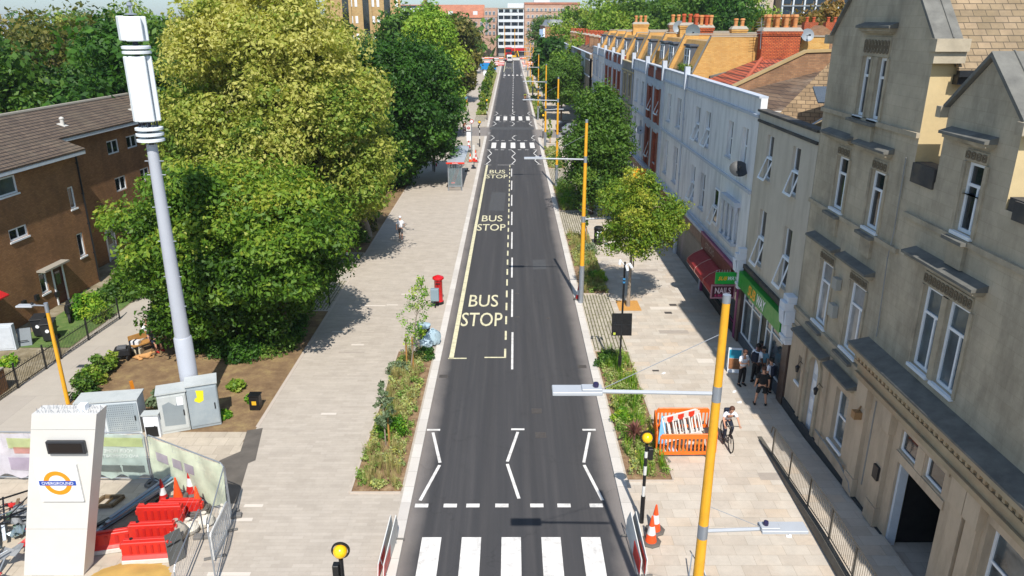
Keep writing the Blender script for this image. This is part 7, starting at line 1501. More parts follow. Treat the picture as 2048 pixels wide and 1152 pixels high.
pk_ = [mat('plank_blue', '#6d8ca0', .6, var=.15), mat('plank_grey', '#8b9196', .6, var=.15), mat('plank_dark', '#2a2c2e', .6, var=.2), mat('plank_pale', '#a9b0b3', .6, var=.15)]
hw = ['lowest', 'second lowest', 'third lowest', 'fourth', 'fifth', 'sixth', 'seventh', 'eighth', 'ninth', 'top']
for i in range(10):
    a0 = Vector((-12.9+.10*i*.6+R.uniform(-.1, .1), 19.0+.05*i, .12+.055*i)); b0 = a0 + Vector((1.0+R.uniform(-.1, .15), 2.3+R.uniform(-.2, .2), R.uniform(-.03, .08)))
    k = MB(); k.bar(a0, b0, .11, .03); o = k.build('board', pk_[i % 4], loc=tuple(a0)); tag(o, '%s %s board in the loose pile behind the red barriers' % (hw[i], ['blue', 'grey', 'black', 'pale grey'][i % 4]), 'board', 'loose boards behind the red barriers')
t = thing('timber_rail', (-12.6, 20.0, 0), 'long black rail with pale wrapping lying left of the board pile', 'rail'); k = MB(); k.bar((-13.3, 19.3, .12), (-11.9, 21.4, .12), .12, .08); k.build('rail', black_p, t); k = MB(); k.bar((-12.3, 20.82, .17), (-12.05, 21.2, .17), .1, .02); k.build('wrapping', W_wood, t)
t = thing('pallet_frame', (-13.4, 21.0, 0), 'small open wooden frame on the yard flags right of the station sign', 'frame'); k = MB()
for a, b in (((-13.75, 20.75), (-13.1, 20.8)), ((-13.1, 20.8), (-12.95, 21.3)), ((-12.95, 21.3), (-13.6, 21.3)), ((-13.6, 21.3), (-13.75, 20.75))): k.bar((*a, .08), (*b, .08), .09, .1)
k.build('frame', mat('weathered_wood', '#6e5a40', .8, var=.2), t); k = MB(); k.bar((-13.4, 20.8, .05), (-13.3, 21.3, .05), .05, .03); k.build('slat', wood, t)
scr = [black_p, steel, W_wood, mat('scrap_green', '#3f5a4a', .6), mat('scrap_foil', '#9fb0b4', .25, metal=.6), mat('scrap_brown', '#6d5a44', .8), cred, mat('scrap_grey', '#7d7f80', .7)]
kinds = [('black steel bar', 'bar'), ('grey tube', 'tube'), ('white board', 'board'), ('green sheet', 'sheet'), ('silvery foil sheet', 'sheet'), ('brown plank', 'plank'), ('red panel', 'panel'), ('grey panel', 'panel')]
ord_ = ['lowest', 'next', 'middle', 'upper', 'topmost', 'buried', 'protruding']
for i in range(84):
    kd = i % 8; cx_, cy_ = -15.6 + R.uniform(-1.3, 1.15), 18.7 + R.uniform(-1.6, 2.2); z = .06 + .5*math.exp(-((cx_+15.6)**2+(cy_-18.6)**2)*.35)*R.uniform(.2, 1.6); a = R.uniform(0, 3.14); L = R.uniform(.5, 1.5) if kd in (0, 1) else R.uniform(.25, .7); d = Vector((math.cos(a), math.sin(a), R.uniform(-.15, .45)))*L/2; c = Vector((cx_, cy_, z+abs(d.z)))
    k = MB()
    if kd in (0, 5, 2): k.bar(c-d, c+d, .09 if kd else .05, .03)
    elif kd == 1: k.tube([c-d, c+d], .022, 6)
    else:
        s = Vector((-math.sin(a), math.cos(a), R.uniform(-.3, .6)))*R.uniform(.08, .2); vs = []; n1 = 4
        for p in range(n1+1):
            for q_ in range(n1+1): vs.append(c + d*(p/n1*2-1) + s*(q_/n1*2-1) + Vector((0, 0, R.uniform(-.07, .07))))
        fs = [(p*(n1+1)+q_, p*(n1+1)+q_+1, (p+1)*(n1+1)+q_+1, (p+1)*(n1+1)+q_) for p in range(n1) for q_ in range(n1)]; k.add(vs, fs); k.add([v+Vector((0, 0, -.02)) for v in vs], fs)
    o = k.build('scrap_piece', scr[kd], loc=tuple(c)); tag(o, '%s in the scrap heap left of the station sign' % kinds[kd][0], 'scrap', 'scrap heap %ss left of the station sign' % kinds[kd][0])
t = thing('folding_frame', (-15.4, 19.3, 0), 'black folding steel frame standing up out of the scrap heap', 'frame'); k = MB()
for p in (((-16.4, 18.2, 0), (-16.3, 18.4, 1.5)), ((-16.3, 18.4, 1.5), (-14.9, 20.2, 1.2)), ((-14.9, 20.2, 1.2), (-14.9, 20.0, 0)), ((-16.3, 18.4, .8), (-14.9, 20.2, .6))): k.tube(p, .03, 6)
k.build('frame', black_p, t); k = MB(); k.tube([(-16.1, 18.6, .1), (-15.0, 20.0, 1.15)], .02, 5); k.build('brace', black_p, t)
# ---------------------------------------------------------------- pedestrian barriers
def ped(a, b, label, m_=None, h=.95, lean=0., feet=True, panel_m=None, z=0, pitch=.155, top=.16):
    a, b = Vector((*a, z)), Vector((*b, z)); L = (b-a).length; rz = math.atan2((b-a).y, (b-a).x); t = thing('pedestrian_barrier', tuple(a), label, 'barrier', None, rz); m_ = m_ or obar
    Y_ = lambda zz: lean*zz
    k = local(); k.tube([(0.03, Y_(.12), .12), (0.03, Y_(h), h-.06), (.09, Y_(h), h), (L-.09, Y_(h), h), (L-.03, Y_(h), h-.06), (L-.03, Y_(.12), .12)], .03, 6); k.obox((L/2, Y_(h-.12), h-.10), (L-.1, .035, top)); k.obox((L/2, Y_(.2), .18), (L-.1, .035, .12)); k.build('frame', m_, t)
    n_ = max(4, int(L/pitch)); k = local()
    for i in range(n_): k.bar((.08+(L-.16)*(i+.5)/n_, Y_(.2), .2), (.08+(L-.16)*(i+.5)/n_, Y_(h-.15), h-.14), .055, .03)
    k.build('slats', m_, t)
    if panel_m:
        for i in range(3): k = local(); k.obox((L*(.2+.3*i), Y_(h-.12)-.03, h-.10), (L*.16, .02, .22)); k.build('red_patch', panel_m, t)
    if feet:
        for xx in (.25, L-.25): k = local(); k.obox((xx, -.05, .03), (.10, .62, .05), .3); k.build('foot', dkfoot, t, bevel=.01)
    return t
obar = mat('barrier_orange', '#e8701c', .5, var=.06, dirt='#a3521c', dirt_amt=.3, dirt_scale=2); wbar = mat('barrier_white_plastic', '#d2d0cb', .5, var=.05)
ped((5.40, 23.77), (7.42, 23.80), 'orange slatted barrier, front side of the small pen beside the cyclist'); ped((5.62, 25.73), (7.68, 25.73), 'orange slatted barrier, rear side of the pen'); ped((7.50, 23.9), (7.78, 25.7), 'orange slatted barrier, right side of the pen', feet=False); ped((5.32, 23.9), (5.55, 25.65), 'orange slatted barrier, left side of the pen beside the planting', feet=False)
ped((5.85, 24.5), (7.35, 25.2), 'white barrier with red patches leaning inside the orange pen', wbar, 1.0, .45, False, mat('patch_red', '#d33a22', .5), pitch=.24, top=.26); ped((5.95, 24.8), (7.45, 25.45), 'plain white barrier leaning behind the red patched one inside the orange pen', wbar, .9, .4, False)
t = thing('blue_panel', (5.65, 24.6, 0), 'pale blue folded panel standing in the left corner of the orange pen', 'panel'); k = MB(); k.prism([(5.48, 24.5, 0), (5.85, 24.55, 0), (5.78, 24.95, 1.0), (5.66, 24.95, 1.05)], (.02, .05, 0)); k.build('panel', mat('panel_blue', '#6aa5cc', .5, var=.1), t); k = MB(); k.bar((5.5, 24.5, .1), (5.82, 24.56, .1), .03); k.build('foot', dkfoot, t)
t = thing('excavation_cover', (6.5, 24.5, 0), 'pale boards and dark hole inside the orange pen', 'hole cover'); k = MB(); k.box(5.8, 7.3, 24.0, 25.4, .005, .02); k.build('hole', mat('dark_hole', '#4d453c', .9, var=.4, vs=4), t)
for i in range(4): k = MB(); k.obox((6.0+i*.35, 24.3+R.uniform(-.1, .3), .05), (.28, .5, .04), R.uniform(-.5, .5)); k.build('board', [W_wood, wood, wht, wood][i], t)
ped((-8.85, 19.8), (-8.75, 18.1), 'grey and white slatted barrier seen end-on inside the mesh fence', wbar, 1.0, 0, True)
def sign_stack(loc, label, rz, m2=None, flip=1):
    """roadworks sign plates on folding frames, stacked and seen nearly edge-on"""
    t = thing('roadworks_sign', loc, label, 'sign', None, rz)
    for i in range(2):
        k = local(); o = i*.16*flip; P5 = [(o, -1.0, .1), (o, 1.0, .1), (o+.02, 1.0, .55), (o+.05, .75, 1.0), (o+.03, -.95, .6)]
        k.prism(P5, (.025, 0, 0)); k.build('plate', white_p, t)
        k = local(); k.prism([(o-.012, -.95, .12), (o-.012, -.1, .12), (o+.005, -.1, .6), (o+.005, -.9, .52)], (.01, 0, 0)); k.prism([(o+.028, -.95, .12), (o+.028, -.1, .12), (o+.045, -.1, .6), (o+.045, -.9, .52)], (.01, 0, 0)); k.build('red_panel', redp, t)
    for y_ in (-.9, .9): k = local(); k.bar((-.15, y_, .02), (.4, y_, .02), .05, .04); k.build('foot', dkfoot, t)
    k = local(); k.tube([(.2, .7, 0), (.05, .72, 1.0)], .015, 5); k.tube([(.2, -.7, 0), (.05, -.72, .6)], .015, 5); k.build('prop', steel, t); return t
sign_stack((3.62, 18.45, 0), 'folded red and white roadworks signs standing on the right kerb by the near crossing', .06); sign_stack((-3.75, 18.3, 0), 'folded red and white roadworks signs standing on the left kerb by the near crossing', -.06)
t = thing('cable_stake', (5.3, 17.7, 0), 'two thin dark rods sticking up at the bottom edge right of the cones', 'rod'); k = MB(); k.tube([(5.1, 17.5, 0), (5.25, 17.9, .5)], .02, 5); k.build('rod', steel, t); k = MB(); k.tube([(5.6, 17.5, 0), (5.45, 18.2, .55)], .02, 5); k.build('rod', steel, t)
# ---------------------------------------------------------------- small street things
pbr = mat('post_box_red', '#c0141a', .35, var=.05, coat=.3)
t = thing('pillar_box', (-4.08, 39.65, 0), 'red cylindrical pillar box on the left pavement', 'post box'); c0 = (-4.08, 39.65, 0)
k = MB(); k.lathe([(.27, .0), (.27, .18), (.23, .2), (.23, 1.42), (.25, 1.45)], c0, 24); k.build('body', pbr, t, smooth=True); k = MB(); k.lathe([(.25, 1.452), (.32, 1.48), (.32, 1.56), (.28, 1.60), (.05, 1.70)], c0, 24); k.build('cap', pbr, t, smooth=True); k = MB(); k.box(-4.2, -3.96, 39.4, 39.43, 1.22, 1.28); k.build('slot', black_p, t); k = MB(); k.lathe([(.28, 0), (.28, .17)], c0, 24); k.build('plinth', black_p, t)
t = thing('mail_pouch_box', (-4.2, 39.0, 0), 'grey steel box on a post in front of the red pillar box', 'box'); k = MB(); k.box(-4.45, -4.0, 38.85, 39.15, .42, 1.12); k.build('box', mat('box_bluegrey', '#7d8f98', .5, var=.06), t, bevel=.02); k = MB(); k.box(-4.26, -4.18, 38.95, 39.05, 0, .42); k.build('post', black_p, t)
bl = mat('pale_blue_sack', '#9fb4be', .45, var=.25, vs=6, bmp=.5, bs=14)
sack((-3.85, 34.0, 0), .38, 'pale blue refuse sack nearest the kerb, beside the wispy sapling', bl, 5, 1.1, 'refuse_sack'); sack((-4.15, 33.5, 0), .32, 'pale blue refuse sack in front of the black bin', bl, 6, 1.0, 'refuse_sack')
t = thing('litter_bin', (-4.3, 34.3, 0), 'round black bin with a blue liner behind the refuse sacks', 'bin'); k = MB(); k.lathe([(.27, 0), (.29, .85)], (-4.3, 34.3, 0), 18); k.build('body', black_p, t, smooth=True); k = MB(); k.lathe([(.31, .80), (.33, .92), (.25, .95)], (-4.3, 34.3, 0), 18); k.build('liner', bl, t, smooth=True)
t = thing('litter_bin', (6.22, 51.6, 0), 'tall round black litter bin with a pale emblem on the right pavement', 'bin'); k = MB(); k.lathe([(.29, 0), (.31, .1), (.31, .95), (.29, 1.0)], (6.22, 51.6, 0), 22); k.build('body', black_p, t, smooth=True); k = MB(); k.lathe([(.27, 1.001), (.33, 1.03), (.33, 1.22), (.25, 1.3), (.1, 1.33)], (6.22, 51.6, 0), 22); k.build('hood', black_p, t, smooth=True)
k = MB(); k.tube([(6.08, 51.29, 1.0), (6.22, 51.27, .9), (6.4, 51.31, 1.0)], .03, 5); k.box(6.1, 6.16, 51.28, 51.30, .5, .8); k.build('emblem', W_fr, t)
t = thing('litter', (6.75, 51.3, 0), 'scrunched pale blue litter bag beside the tall black bin', 'litter'); k = MB(); k.ball((6.75, 51.3, .08), .14, 8, .6); k.build('bag', bl, t); k = MB(); k.ball((6.92, 51.15, .04), .07, 6, .6); k.build('wrapper', W_fr, t)
for i, (x, y) in enumerate(((9.55, 27.95), (9.6, 28.9), (9.2, 30.2), (8.6, 19.3), (6.9, 30.7))):
    k = MB(); k.obox((x, y, .015), (.16, .1, .02), i); k.obox((x+.06, y+.05, .02), (.08, .07, .03), i*2); o = k.build('litter_scrap', W_fr, loc=(x, y, 0)); tag(o, ['white paper scrap left of the pupils in white shirts', 'white wrapper on the pavement behind the pupil in the white shirt', 'white napkin by the shop shadow edge', 'crumpled white paper near the ramp railing', 'small white scrap on the open flags beyond the orange pen'][i], 'litter')
# camera pole with solar panel
t = thing('camera_pole', (4.87, 30.56, 0), 'thin black pole with white cameras on top and a black solar panel', 'pole'); k = MB(); k.tube([(4.87, 30.56, .9), (4.87, 30.56, 5.35)], .045, 10); k.build('pole', black_p, t); k = MB(); k.tube([(4.87, 30.56, 0), (4.87, 30.56, .9)], .085, 10); k.build('base', black_p, t)
k = MB(); k.obox((4.85, 30.42, 2.52), (.88, .05, 1.0), 0, -.15); so2 = k.build('solar_panel', mat('solar_black', '#0d0f13', .2, var=.2), t, bevel=.005); k = MB(); k.obox((4.53, 30.33, 2.12), (.1, .02, .1)); k.build('sticker', mat('sticker_lime', '#b8c24a', .5), so2); k = MB()
k.obox((4.85, 30.385, 2.52), (.86, .012, .012), 0, -.15); k.obox((4.85, 30.385, 2.52), (.012, .012, .96), 0, -.15); k.build('grid_line', gut, so2)
for dx, dz in ((-.22, .15), (.18, 0), (.05, -.12)):
    k = MB(); k.tube([(4.87+dx, 30.45, 5.3+dz), (4.87+dx*1.3, 30.15, 5.24+dz)], .055, 8); k.tube([(4.87, 30.56, 5.2), (4.87+dx, 30.5, 5.3+dz)], .02, 5); k.build('camera', W_fr, t, smooth=True)
for z in (4.4, 4.55): k = MB(); k.tube([(4.87, 30.56, z), (4.87, 30.56, z+.07)], .06, 8); k.build('blue_band', mat('band_blue', '#3f86b8', .4), t)
for x, y, h, lb in ((4.75, 113.5, 6.5, 'plain black pole beside the fifth yellow lamp'), (-9.3, 92, 4.2, 'thin dark post under the dense green tree'), (-11.2, 41.2, 0, '')):
    if not lb: continue
    t = thing('street_pole', (x, y, 0), lb, 'pole'); k = MB(); k.tube([(x, y, 0), (x, y, h)], .06, 8); k.build('pole', black_p, t); k = MB(); k.ball((x, y, h+.04), .08, 8); k.build('cap', black_p, t)
t = thing('banner_sign', (-10.5, 40.2, 0), 'pale grey information banner between two black posts, blue top', 'sign')
for x, y in ((-10.95, 41.0), (-10.2, 39.4)): k = MB(); k.tube([(x, y, 0), (x, y, 2.95)], .045, 8); k.build('post', black_p, t)
k = MB(); k.prism([(-10.93, 40.95, .9), (-10.22, 39.45, .9), (-10.22, 39.45, 2.85), (-10.93, 40.95, 2.85)], (.04, .02, 0)); k.build('panel', mat('banner_grey', '#a9b3b8', .5, var=.08), t)
k = MB(); k.prism([(-10.93, 40.94, 2.4), (-10.22, 39.44, 2.4), (-10.22, 39.44, 2.9), (-10.93, 40.94, 2.9)], (.05, .02, .0)); k.build('header', mat('banner_blue', '#3f9cb8', .5, var=.3, vs=3), t)
t = thing('garden_bench', (-11.7, 47.4, 0), 'pale slatted bench at the back of the striped paving', 'bench'); k = MB(); k.obox((-11.75, 47.5, .42), (.45, 1.3, .05), -.6); k.build('seat', wood, t)
for s in (-1, 1): k = MB(); k.obox((-11.75+s*.33, 47.5+s*.42, .2), (.4, .07, .4), -.6); k.build('leg', cop, t)
# A-board
t = thing('pavement_sign', (10.15, 31.0, 0), 'teal and brown A-board menu sign outside the green shop', 'sign', rz=-.15); k = local(); k.prism([(-.3, -.22, 0), (-.3, -.18, 0), (-.3, .0, 1.12), (-.3, -.04, 1.12)], (.6, 0, 0)); k.prism([(-.3, .22, 0), (-.3, .26, 0), (-.3, .04, 1.12), (-.3, .0, 1.12)], (.6, 0, 0)); k.build('board', W_fr, t)
k = local(); k.prism([(-.27, -.182, .55*.3), (.27, -.182, .55*.3), (.27, -.114, .66), (-.27, -.114, .66)], (0, -.012, 0)); k.build('photo', mat('menu_brown', '#8a5c3a', .5, var=.5, vs=6), t); k = local(); k.prism([(-.27, -.11, .68), (.27, -.11, .68), (.27, -.052, 1.06), (-.27, -.052, 1.06)], (0, -.014, 0)); k.build('header', mat('menu_teal', '#1d8aa5', .5), t)
# ---------------------------------------------------------------- bus shelter and stop
t = thing('bus_shelter', (-5.1, 74, 0), 'bus shelter with a long grey roof edged in red', 'bus shelter')
k = MB(); k.prism([(-5.95, 69.1, 2.62), (-4.35, 69.1, 2.62), (-4.35, 69.1, 2.70), (-5.15, 69.1, 2.82), (-5.95, 69.1, 2.70)], (0, 9.6, 0)); k.build('roof', mat('shelter_roof', '#a5abb2', .45, var=.06), t); shr_ = mat('shelter_red', '#d6341c', .45)
k = MB(); k.box(-6.0, -4.3, 69.0, 69.09, 2.60, 2.74); k.build('fascia', shr_, t); k = MB(); text_mb(k, 'BUSES', (-5.15, 68.99, 2.67), (1, 0, 0), (0, 0, 1), .09, .5); k.build('lettering', W_fr, t, recalc=False)
for y in (69.4, 72.5, 75.6, 78.4):
    for x in (-5.85, -4.6 if y in (69.4,) else -5.85): k = MB(); k.box(x-.04, x+.04, y-.04, y+.04, 0, 2.6); k.build('post', steel, t)
k = MB(); k.box(-5.86, -5.84, 69.5, 78.3, .35, 2.3); k.build('glass_panel', clear('shelter_glass', '#a9bcc0', .18, .05), t); k = MB(); k.box(-5.8, -4.65, 69.38, 69.42, .5, 2.4); k.build('end_panel', clear('shelter_glass', '#a9bcc0', .35, .05), t); k = MB(); k.box(-5.7, -5.35, 70.5, 77.5, .48, .55); k.build('seat', shr_, t)
k = MB(); k.box(-5.8, -4.65, 69.35, 69.44, .4, .5); k.build('rail', steel, t)
t = thing('bus_stop_flag', (-4.95, 90, 0), 'bus stop post with a white flag, red ring symbol and timetable board', 'bus stop'); k = MB(); k.tube([(-4.7, 90, 0), (-4.7, 90, 3.6)], .05, 8); k.build('post', steel, t)
k = MB(); k.box(-5.3, -4.76, 89.95, 90.02, 2.75, 3.4); fl = k.build('flag', white_p, t); k = MB(); n = 24
for i in range(n): a0, a1 = 2*math.pi*i/n, 2*math.pi*(i+1)/n; k.poly(*[(-5.03+r*math.cos(a), 89.94, 3.08+r*math.sin(a)) for r, a in ((.10, a0), (.17, a0), (.17, a1), (.10, a1))])
k.build('red_ring', cred, fl, recalc=False); k = MB(); k.box(-5.24, -4.82, 89.925, 89.935, 3.05, 3.11); k.build('bar', cred, fl); k = MB(); k.box(-5.28, -4.78, 89.95, 90.02, 1.6, 2.6); k.build('timetable', W_fr, t)
k = MB(); k.tube([(-4.65, 89.97, 3.85), (-4.65, 90.01, 3.85)], .24, 16); o = k.build('prohibition_disc', cred, t); k = MB(); k.tube([(-4.65, 89.95, 3.85), (-4.65, 89.965, 3.85)], .17, 16); k.build('disc_face', W_fr, o)
t = thing('temporary_stop_post', (-3.95, 80.8, 0), 'white and red wrapped temporary post at the kerb by the bus shelter', 'post'); k = MB(); k.box(-4.12, -3.88, 80.72, 80.88, 1.1, 2.5); k.build('white_sleeve', white_p, t); k = MB(); k.box(-4.16, -3.84, 80.7, 80.9, .75, 1.1); k.build('red_sleeve', shr_, t); k = MB(); k.tube([(-4, 80.8, 0), (-4, 80.8, .75)], .04, 6); k.box(-4.3, -3.8, 80.5, 81.1, 0, .1); k.build('base', black_p, t)
t = thing('low_bollard', (-4.55, 79.0, 0), 'low dark base plate beside the temporary stop post', 'plate'); k = MB(); k.box(-4.9, -4.4, 78.9, 79.2, 0, .12); k.build('plate', black_p, t); k = MB(); k.tube([(-4.6, 79.05, .12), (-4.6, 79.05, .3)], .05, 6); k.build('stub', black_p, t)
# ---------------------------------------------------------------- vehicles and the far road works
def van(loc, rz, m_, label, L=5.2, w_=2.0, h=2.5, name='van'):
    t = thing(name, loc, label, 'van', rz=rz); k = local(); pr = [(-L/2, .45), (-L/2, h-.15), (-L/2+.2, h), (L/2-1.6, h), (L/2-.75, 1.45), (L/2-.1, 1.15), (L/2, .45)]
    k.prism([(x, -w_/2, z) for x, z in pr], (0, w_, 0)); k.build('body', m_, t, bevel=.05)
    for sx in (-L/2+.95, L/2-.9):
        for sy in (-1, 1): k = local(); k.tube([(sx, sy*(w_/2-.18), .36), (sx, sy*(w_/2+.02), .36)], .36, 16); o = k.build('wheel', rubber, t); k = local(); k.tube([(sx, sy*(w_/2+.02), .36), (sx, sy*(w_/2+.03), .36)], .2, 12); k.build('rim', steel, o)
    for sy in (-1, 1): k = local(); k.obox((L/2-1.65, sy*(w_/2+.006), 1.75), (.9, .01, .6)); k.build('side_window', G1, t)
    k = local(); k.obox((-L/2-.055, 0, 1.75), (.01, w_*.75, .6)); k.build('rear_window', G1, t)
    k = local(); k.obox((-L/2-.02, 0, .55), (.1, w_, .2)); k.build('bumper', black_p, t)
    for sy in (-1, 1): k = local(); k.obox((-L/2-.052, sy*(w_/2-.12), 1.1), (.02, .12, .4)); k.build('tail_light', cred, t)
    return t
van((-7.2, 246, 0), 0, mat('van_blue', '#1a7fc0', .35, var=.04), 'bright blue van parked side-on on the far left pavement'); van((-.55, 300, 0), math.pi/2, white_p, 'white van on the road in front of the red bus', h=2.7)
t = thing('double_decker_bus', (-1.0, 312, 0), 'red double decker bus facing the camera at the far end of the road', 'bus'); rd = mat('bus_red', '#b4101a', .3, var=.03); k = MB(); k.box(-2.3, .2, 309, 320, .35, 4.9); k.build('body', rd, t, bevel=.12)
k = MB(); k.box(-2.15, .05, 308.85, 308.98, 3.3, 4.45); k.build('upper_windscreen', G1, t); k = MB(); k.box(-2.15, .05, 308.85, 308.98, 1.2, 2.4); k.build('lower_windscreen', G1, t); k = MB(); k.box(-1.6, -.5, 308.84, 308.97, 2.55, 2.9); k.build('destination_blind', black_p, t)
for x in (-2.1, 0): k = MB(); k.tube([(x-.15, 311.5, .5), (x+.15, 311.5, .5)], .5, 14); k.build('wheel', rubber, t)
for x in (-2.05, -.05): k = MB(); k.box(x-.15, x+.15, 308.88, 308.97, .7, .9); k.build('headlight', W_fr, t)
for i in range(5): 
    for x in (-2.33, .21): k = MB(); k.box(x, x+.02, 310+i*2, 311.6+i*2, 3.1, 4.0); k.build('side_window', G1, t)
# works at the junction
t = thing('digger', (1.2, 322, 0), 'small yellow digger in the road works at the far end', 'digger'); yl2 = mat('digger_yellow', '#e2b010', .5); k = MB(); k.box(.2, 2.2, 321, 323.5, .7, 1.6); k.build('body', yl2, t, bevel=.08); k = MB(); k.box(.5, 1.6, 321.5, 323, 1.6, 3.0); k.build('cab', G1, t); k = MB(); k.tube([(1.8, 321, 1.6), (2.6, 320, 3.4), (3.2, 319, 1.2)], .16, 6); k.build('arm', yl2, t); k = MB(); k.box(2.9, 3.5, 318.6, 319.2, .6, 1.2); k.build('bucket', black_p, t)
for x in (.2, 2.0): k = MB(); k.box(x, x+.4, 320.6, 323.8, 0, .68); k.build('track', rubber, t)
proto_r = None
def far_bar(x, y, rz, m_, label, grp):
    t = thing('works_barrier', (x, y, 0), label, 'barrier', grp, rz); k = local(); k.obox((0, 0, .65), (1.9, .12, .7)); k.build('panel', m_, t); k = local(); k.obox((-.7, 0, .15), (.1, .6, .3)); k.obox((.7, 0, .15), (.1, .6, .3)); k.build('foot', dkfoot, t); k = local(); k.obox((0, -.07, .8), (1.8, .02, .2)); k.build('stripe', W_fr if m_ is not wbar else cred, t); return t
fb = {}
for i, (x, y, a, mm) in enumerate([(-9.5+i*2.1, 262+3*(i % 3), .1*i, (redp, wbar)[i % 2]) for i in range(3)] + [(-9+1.9*(i % 4), 272+8*(i//4), .15*(i % 3), (redp, wbar, obar)[i % 3]) for i in range(12)] + [(1.5+1.95*i, 319, 0, (wbar, redp, obar)[i % 3]) for i in range(3)] + [(5+1.95*(i % 4), 262+9*(i//4), .1*(i % 3), (obar, wbar, redp)[i % 3]) for i in range(16)] + [(-14+2*i, 320.5, 0, (redp, wbar, obar)[i % 3]) for i in range(6)]):
    c_ = {redp.name: 'red', wbar.name: 'white', obar.name: 'orange'}[mm.name]; sd = 'left' if x < -3 else ('right' if x > 4 else 'on the road')
    g = '%s barriers in the far road works, %s' % (c_, sd); lb = '%s works barrier in the far road works %s' % (c_, {'left': 'on the left pavement', 'right': 'on the right pavement', 'on the road': 'closing the road'}[sd])
    if (c_) in fb: copy_tree(fb[c_], (x, y, 0), a, lb)['group'] = g
    else: fb[c_] = far_bar(x, y, a, mm, lb, g)
k = MB(); k.box(.6, 3.5, 316.5, 318.2, RZ, .9); t = thing('white_hoarding', (2, 317, 0), 'low pale hoarding closing the right lane in front of the digger', 'hoarding'); k.build('panel', white_p, t); k = MB(); k.box(.5, 3.6, 316.4, 318.3, .9, 1.0); k.build('cap', cop, t)
t = thing('shop_fascia_red', (3, 348, 0), 'red shop front under the balcony block', 'shop'); k = MB(); k.box(-.5, 6.5, 347.5, 348.3, 2.4, 3.5); k.build('fascia', rd, t); k = MB(); k.box(-.4, 6.4, 347.8, 348.2, .2, 2.3); k.build('shop_window', G1, t)
# low rails and benches under trees far left
t = thing('cycle_stand', (-9.5, 196, 0), 'steel hoop rail near the far left pavement', 'cycle stand'); k = MB(); k.tube([(-10.5, 196, 0), (-10.5, 196, 1), (-8.2, 196, 1), (-8.2, 196, 0)], .04, 6); k.build('hoop', steel, t); k = MB(); k.tube([(-10.5, 196, .5), (-8.2, 196, .5)], .03, 6); k.build('rail', steel, t)
t = thing('notice_board', (-7.0, 215, 0), 'white square board on the far left pavement before the blue van', 'sign'); k = MB(); k.box(-7.6, -6.4, 215, 215.1, .8, 2.0); k.build('board', W_fr, t)
for x in (-7.4, -6.6): k = MB(); k.box(x-.04, x+.04, 215.02, 215.08, 0, .8); k.build('post', steel, t)
# ---------------------------------------------------------------- people
WALK = dict(knl=(.10, -.16, .52), anl=(.11, -.18, .12), tol=(.12, -.34, .06), knr=(-.10, .02, .50), anr=(-.11, .30, .14), tor=(-.11, .16, .04), ell=(.25, .14, 1.16), wrl=(.25, .06, .93), hal=(.25, .03, .86), elr=(-.25, -.10, 1.16), wrr=(-.24, -.28, 1.0), har=(-.23, -.34, .96))
EAT = dict(elr=(-.24, -.06, 1.16), wrr=(-.08, -.26, 1.22), har=(-.04, -.31, 1.24), ell=(.25, -.04, 1.16), wrl=(.10, -.27, 1.12), hal=(.05, -.32, 1.14), head=(0, -.05, 1.62), crown=(0, -.07, 1.72))
WIDE = dict(knl=(.17, -.02, .50), anl=(.22, .02, .09), tol=(.25, -.15, .035), knr=(-.17, -.02, .50), anr=(-.22, .02, .09), tor=(-.25, -.15, .035))
def shade_(rz): return rz
person((-7.98, 52.4, 0), math.pi, 'man in white shirt, cap and dark shorts walking away on the left pavement', WALK, skin_a, None, c_white, c_grey, shoe_w, .5, None, c_white, 1.80)
person((10.08, 29.55, 0), .35, 'pupil in white shirt and black trousers eating, leftmost of the group outside the green shop', EAT, skin_a, hair_b, c_white, c_black, rubber, h=1.66)
person((10.72, 29.75, 0), 2.2, 'pupil with dark skin, white shirt and navy rucksack by the shop door', STAND, skin_c, hair_k, c_white, c_black, rubber, h=1.84, pack=c_navy)
person((10.35, 27.75, 0), math.pi-.2, 'person in black T-shirt and long black shorts standing with legs apart, back to the camera', WIDE, skin_a, hair_b, c_black, c_black, rubber, .6, h=1.72)
person((11.0, 28.75, 0), math.pi+.6, 'pupil in white shirt with a navy rucksack behind the person in black', STAND, skin_a, hair_d, c_white, c_black, rubber, h=1.62, pack=c_navy)
person((11.05, 29.95, .02), -.6, 'woman with long black hair and pale blue top in the shop doorway', STAND, skin_a, hair_k, c_blue, c_grey, rubber, h=1.6, hairlen=.35)
person((11.1, 30.6, .02), .5, 'pupil in a pale pink shirt against the shop front', EAT, skin_c, hair_k, c_pink, c_black, rubber, h=1.6)
person((-8.15, 78.8, 0), math.pi, 'person in pink top with a red bag walking in the deep tree shade', WALK, skin_c, hair_k, c_pink, c_black, rubber, bag=c_red, detail=False)
person((-8.5, 146, 0), 0, 'person in a blue and white top walking far up the left pavement', WALK, skin_a, hair_d, c_blue, c_orange, shoe_w, detail=False); person((-8.4, 181, 0), 0, 'person in tan top and dark trousers, farthest walker on the left pavement', WALK, skin_a, hair_d, mat('tan_cloth', '#a5734f', .8), c_black, rubber, detail=False)
for x, y, lb, c1 in ((-5.6, 268, 'worker in white at the far road works beside the left kerb', c_white), (-4.6, 283, 'worker in orange vest at the far road works', c_orange), (-6.9, 276, 'worker in lime vest at the far road works', c_yellow)): person((x, y, 0), .5, lb, STAND, skin_a, hair_d, c1, c_navy, rubber, detail=False)
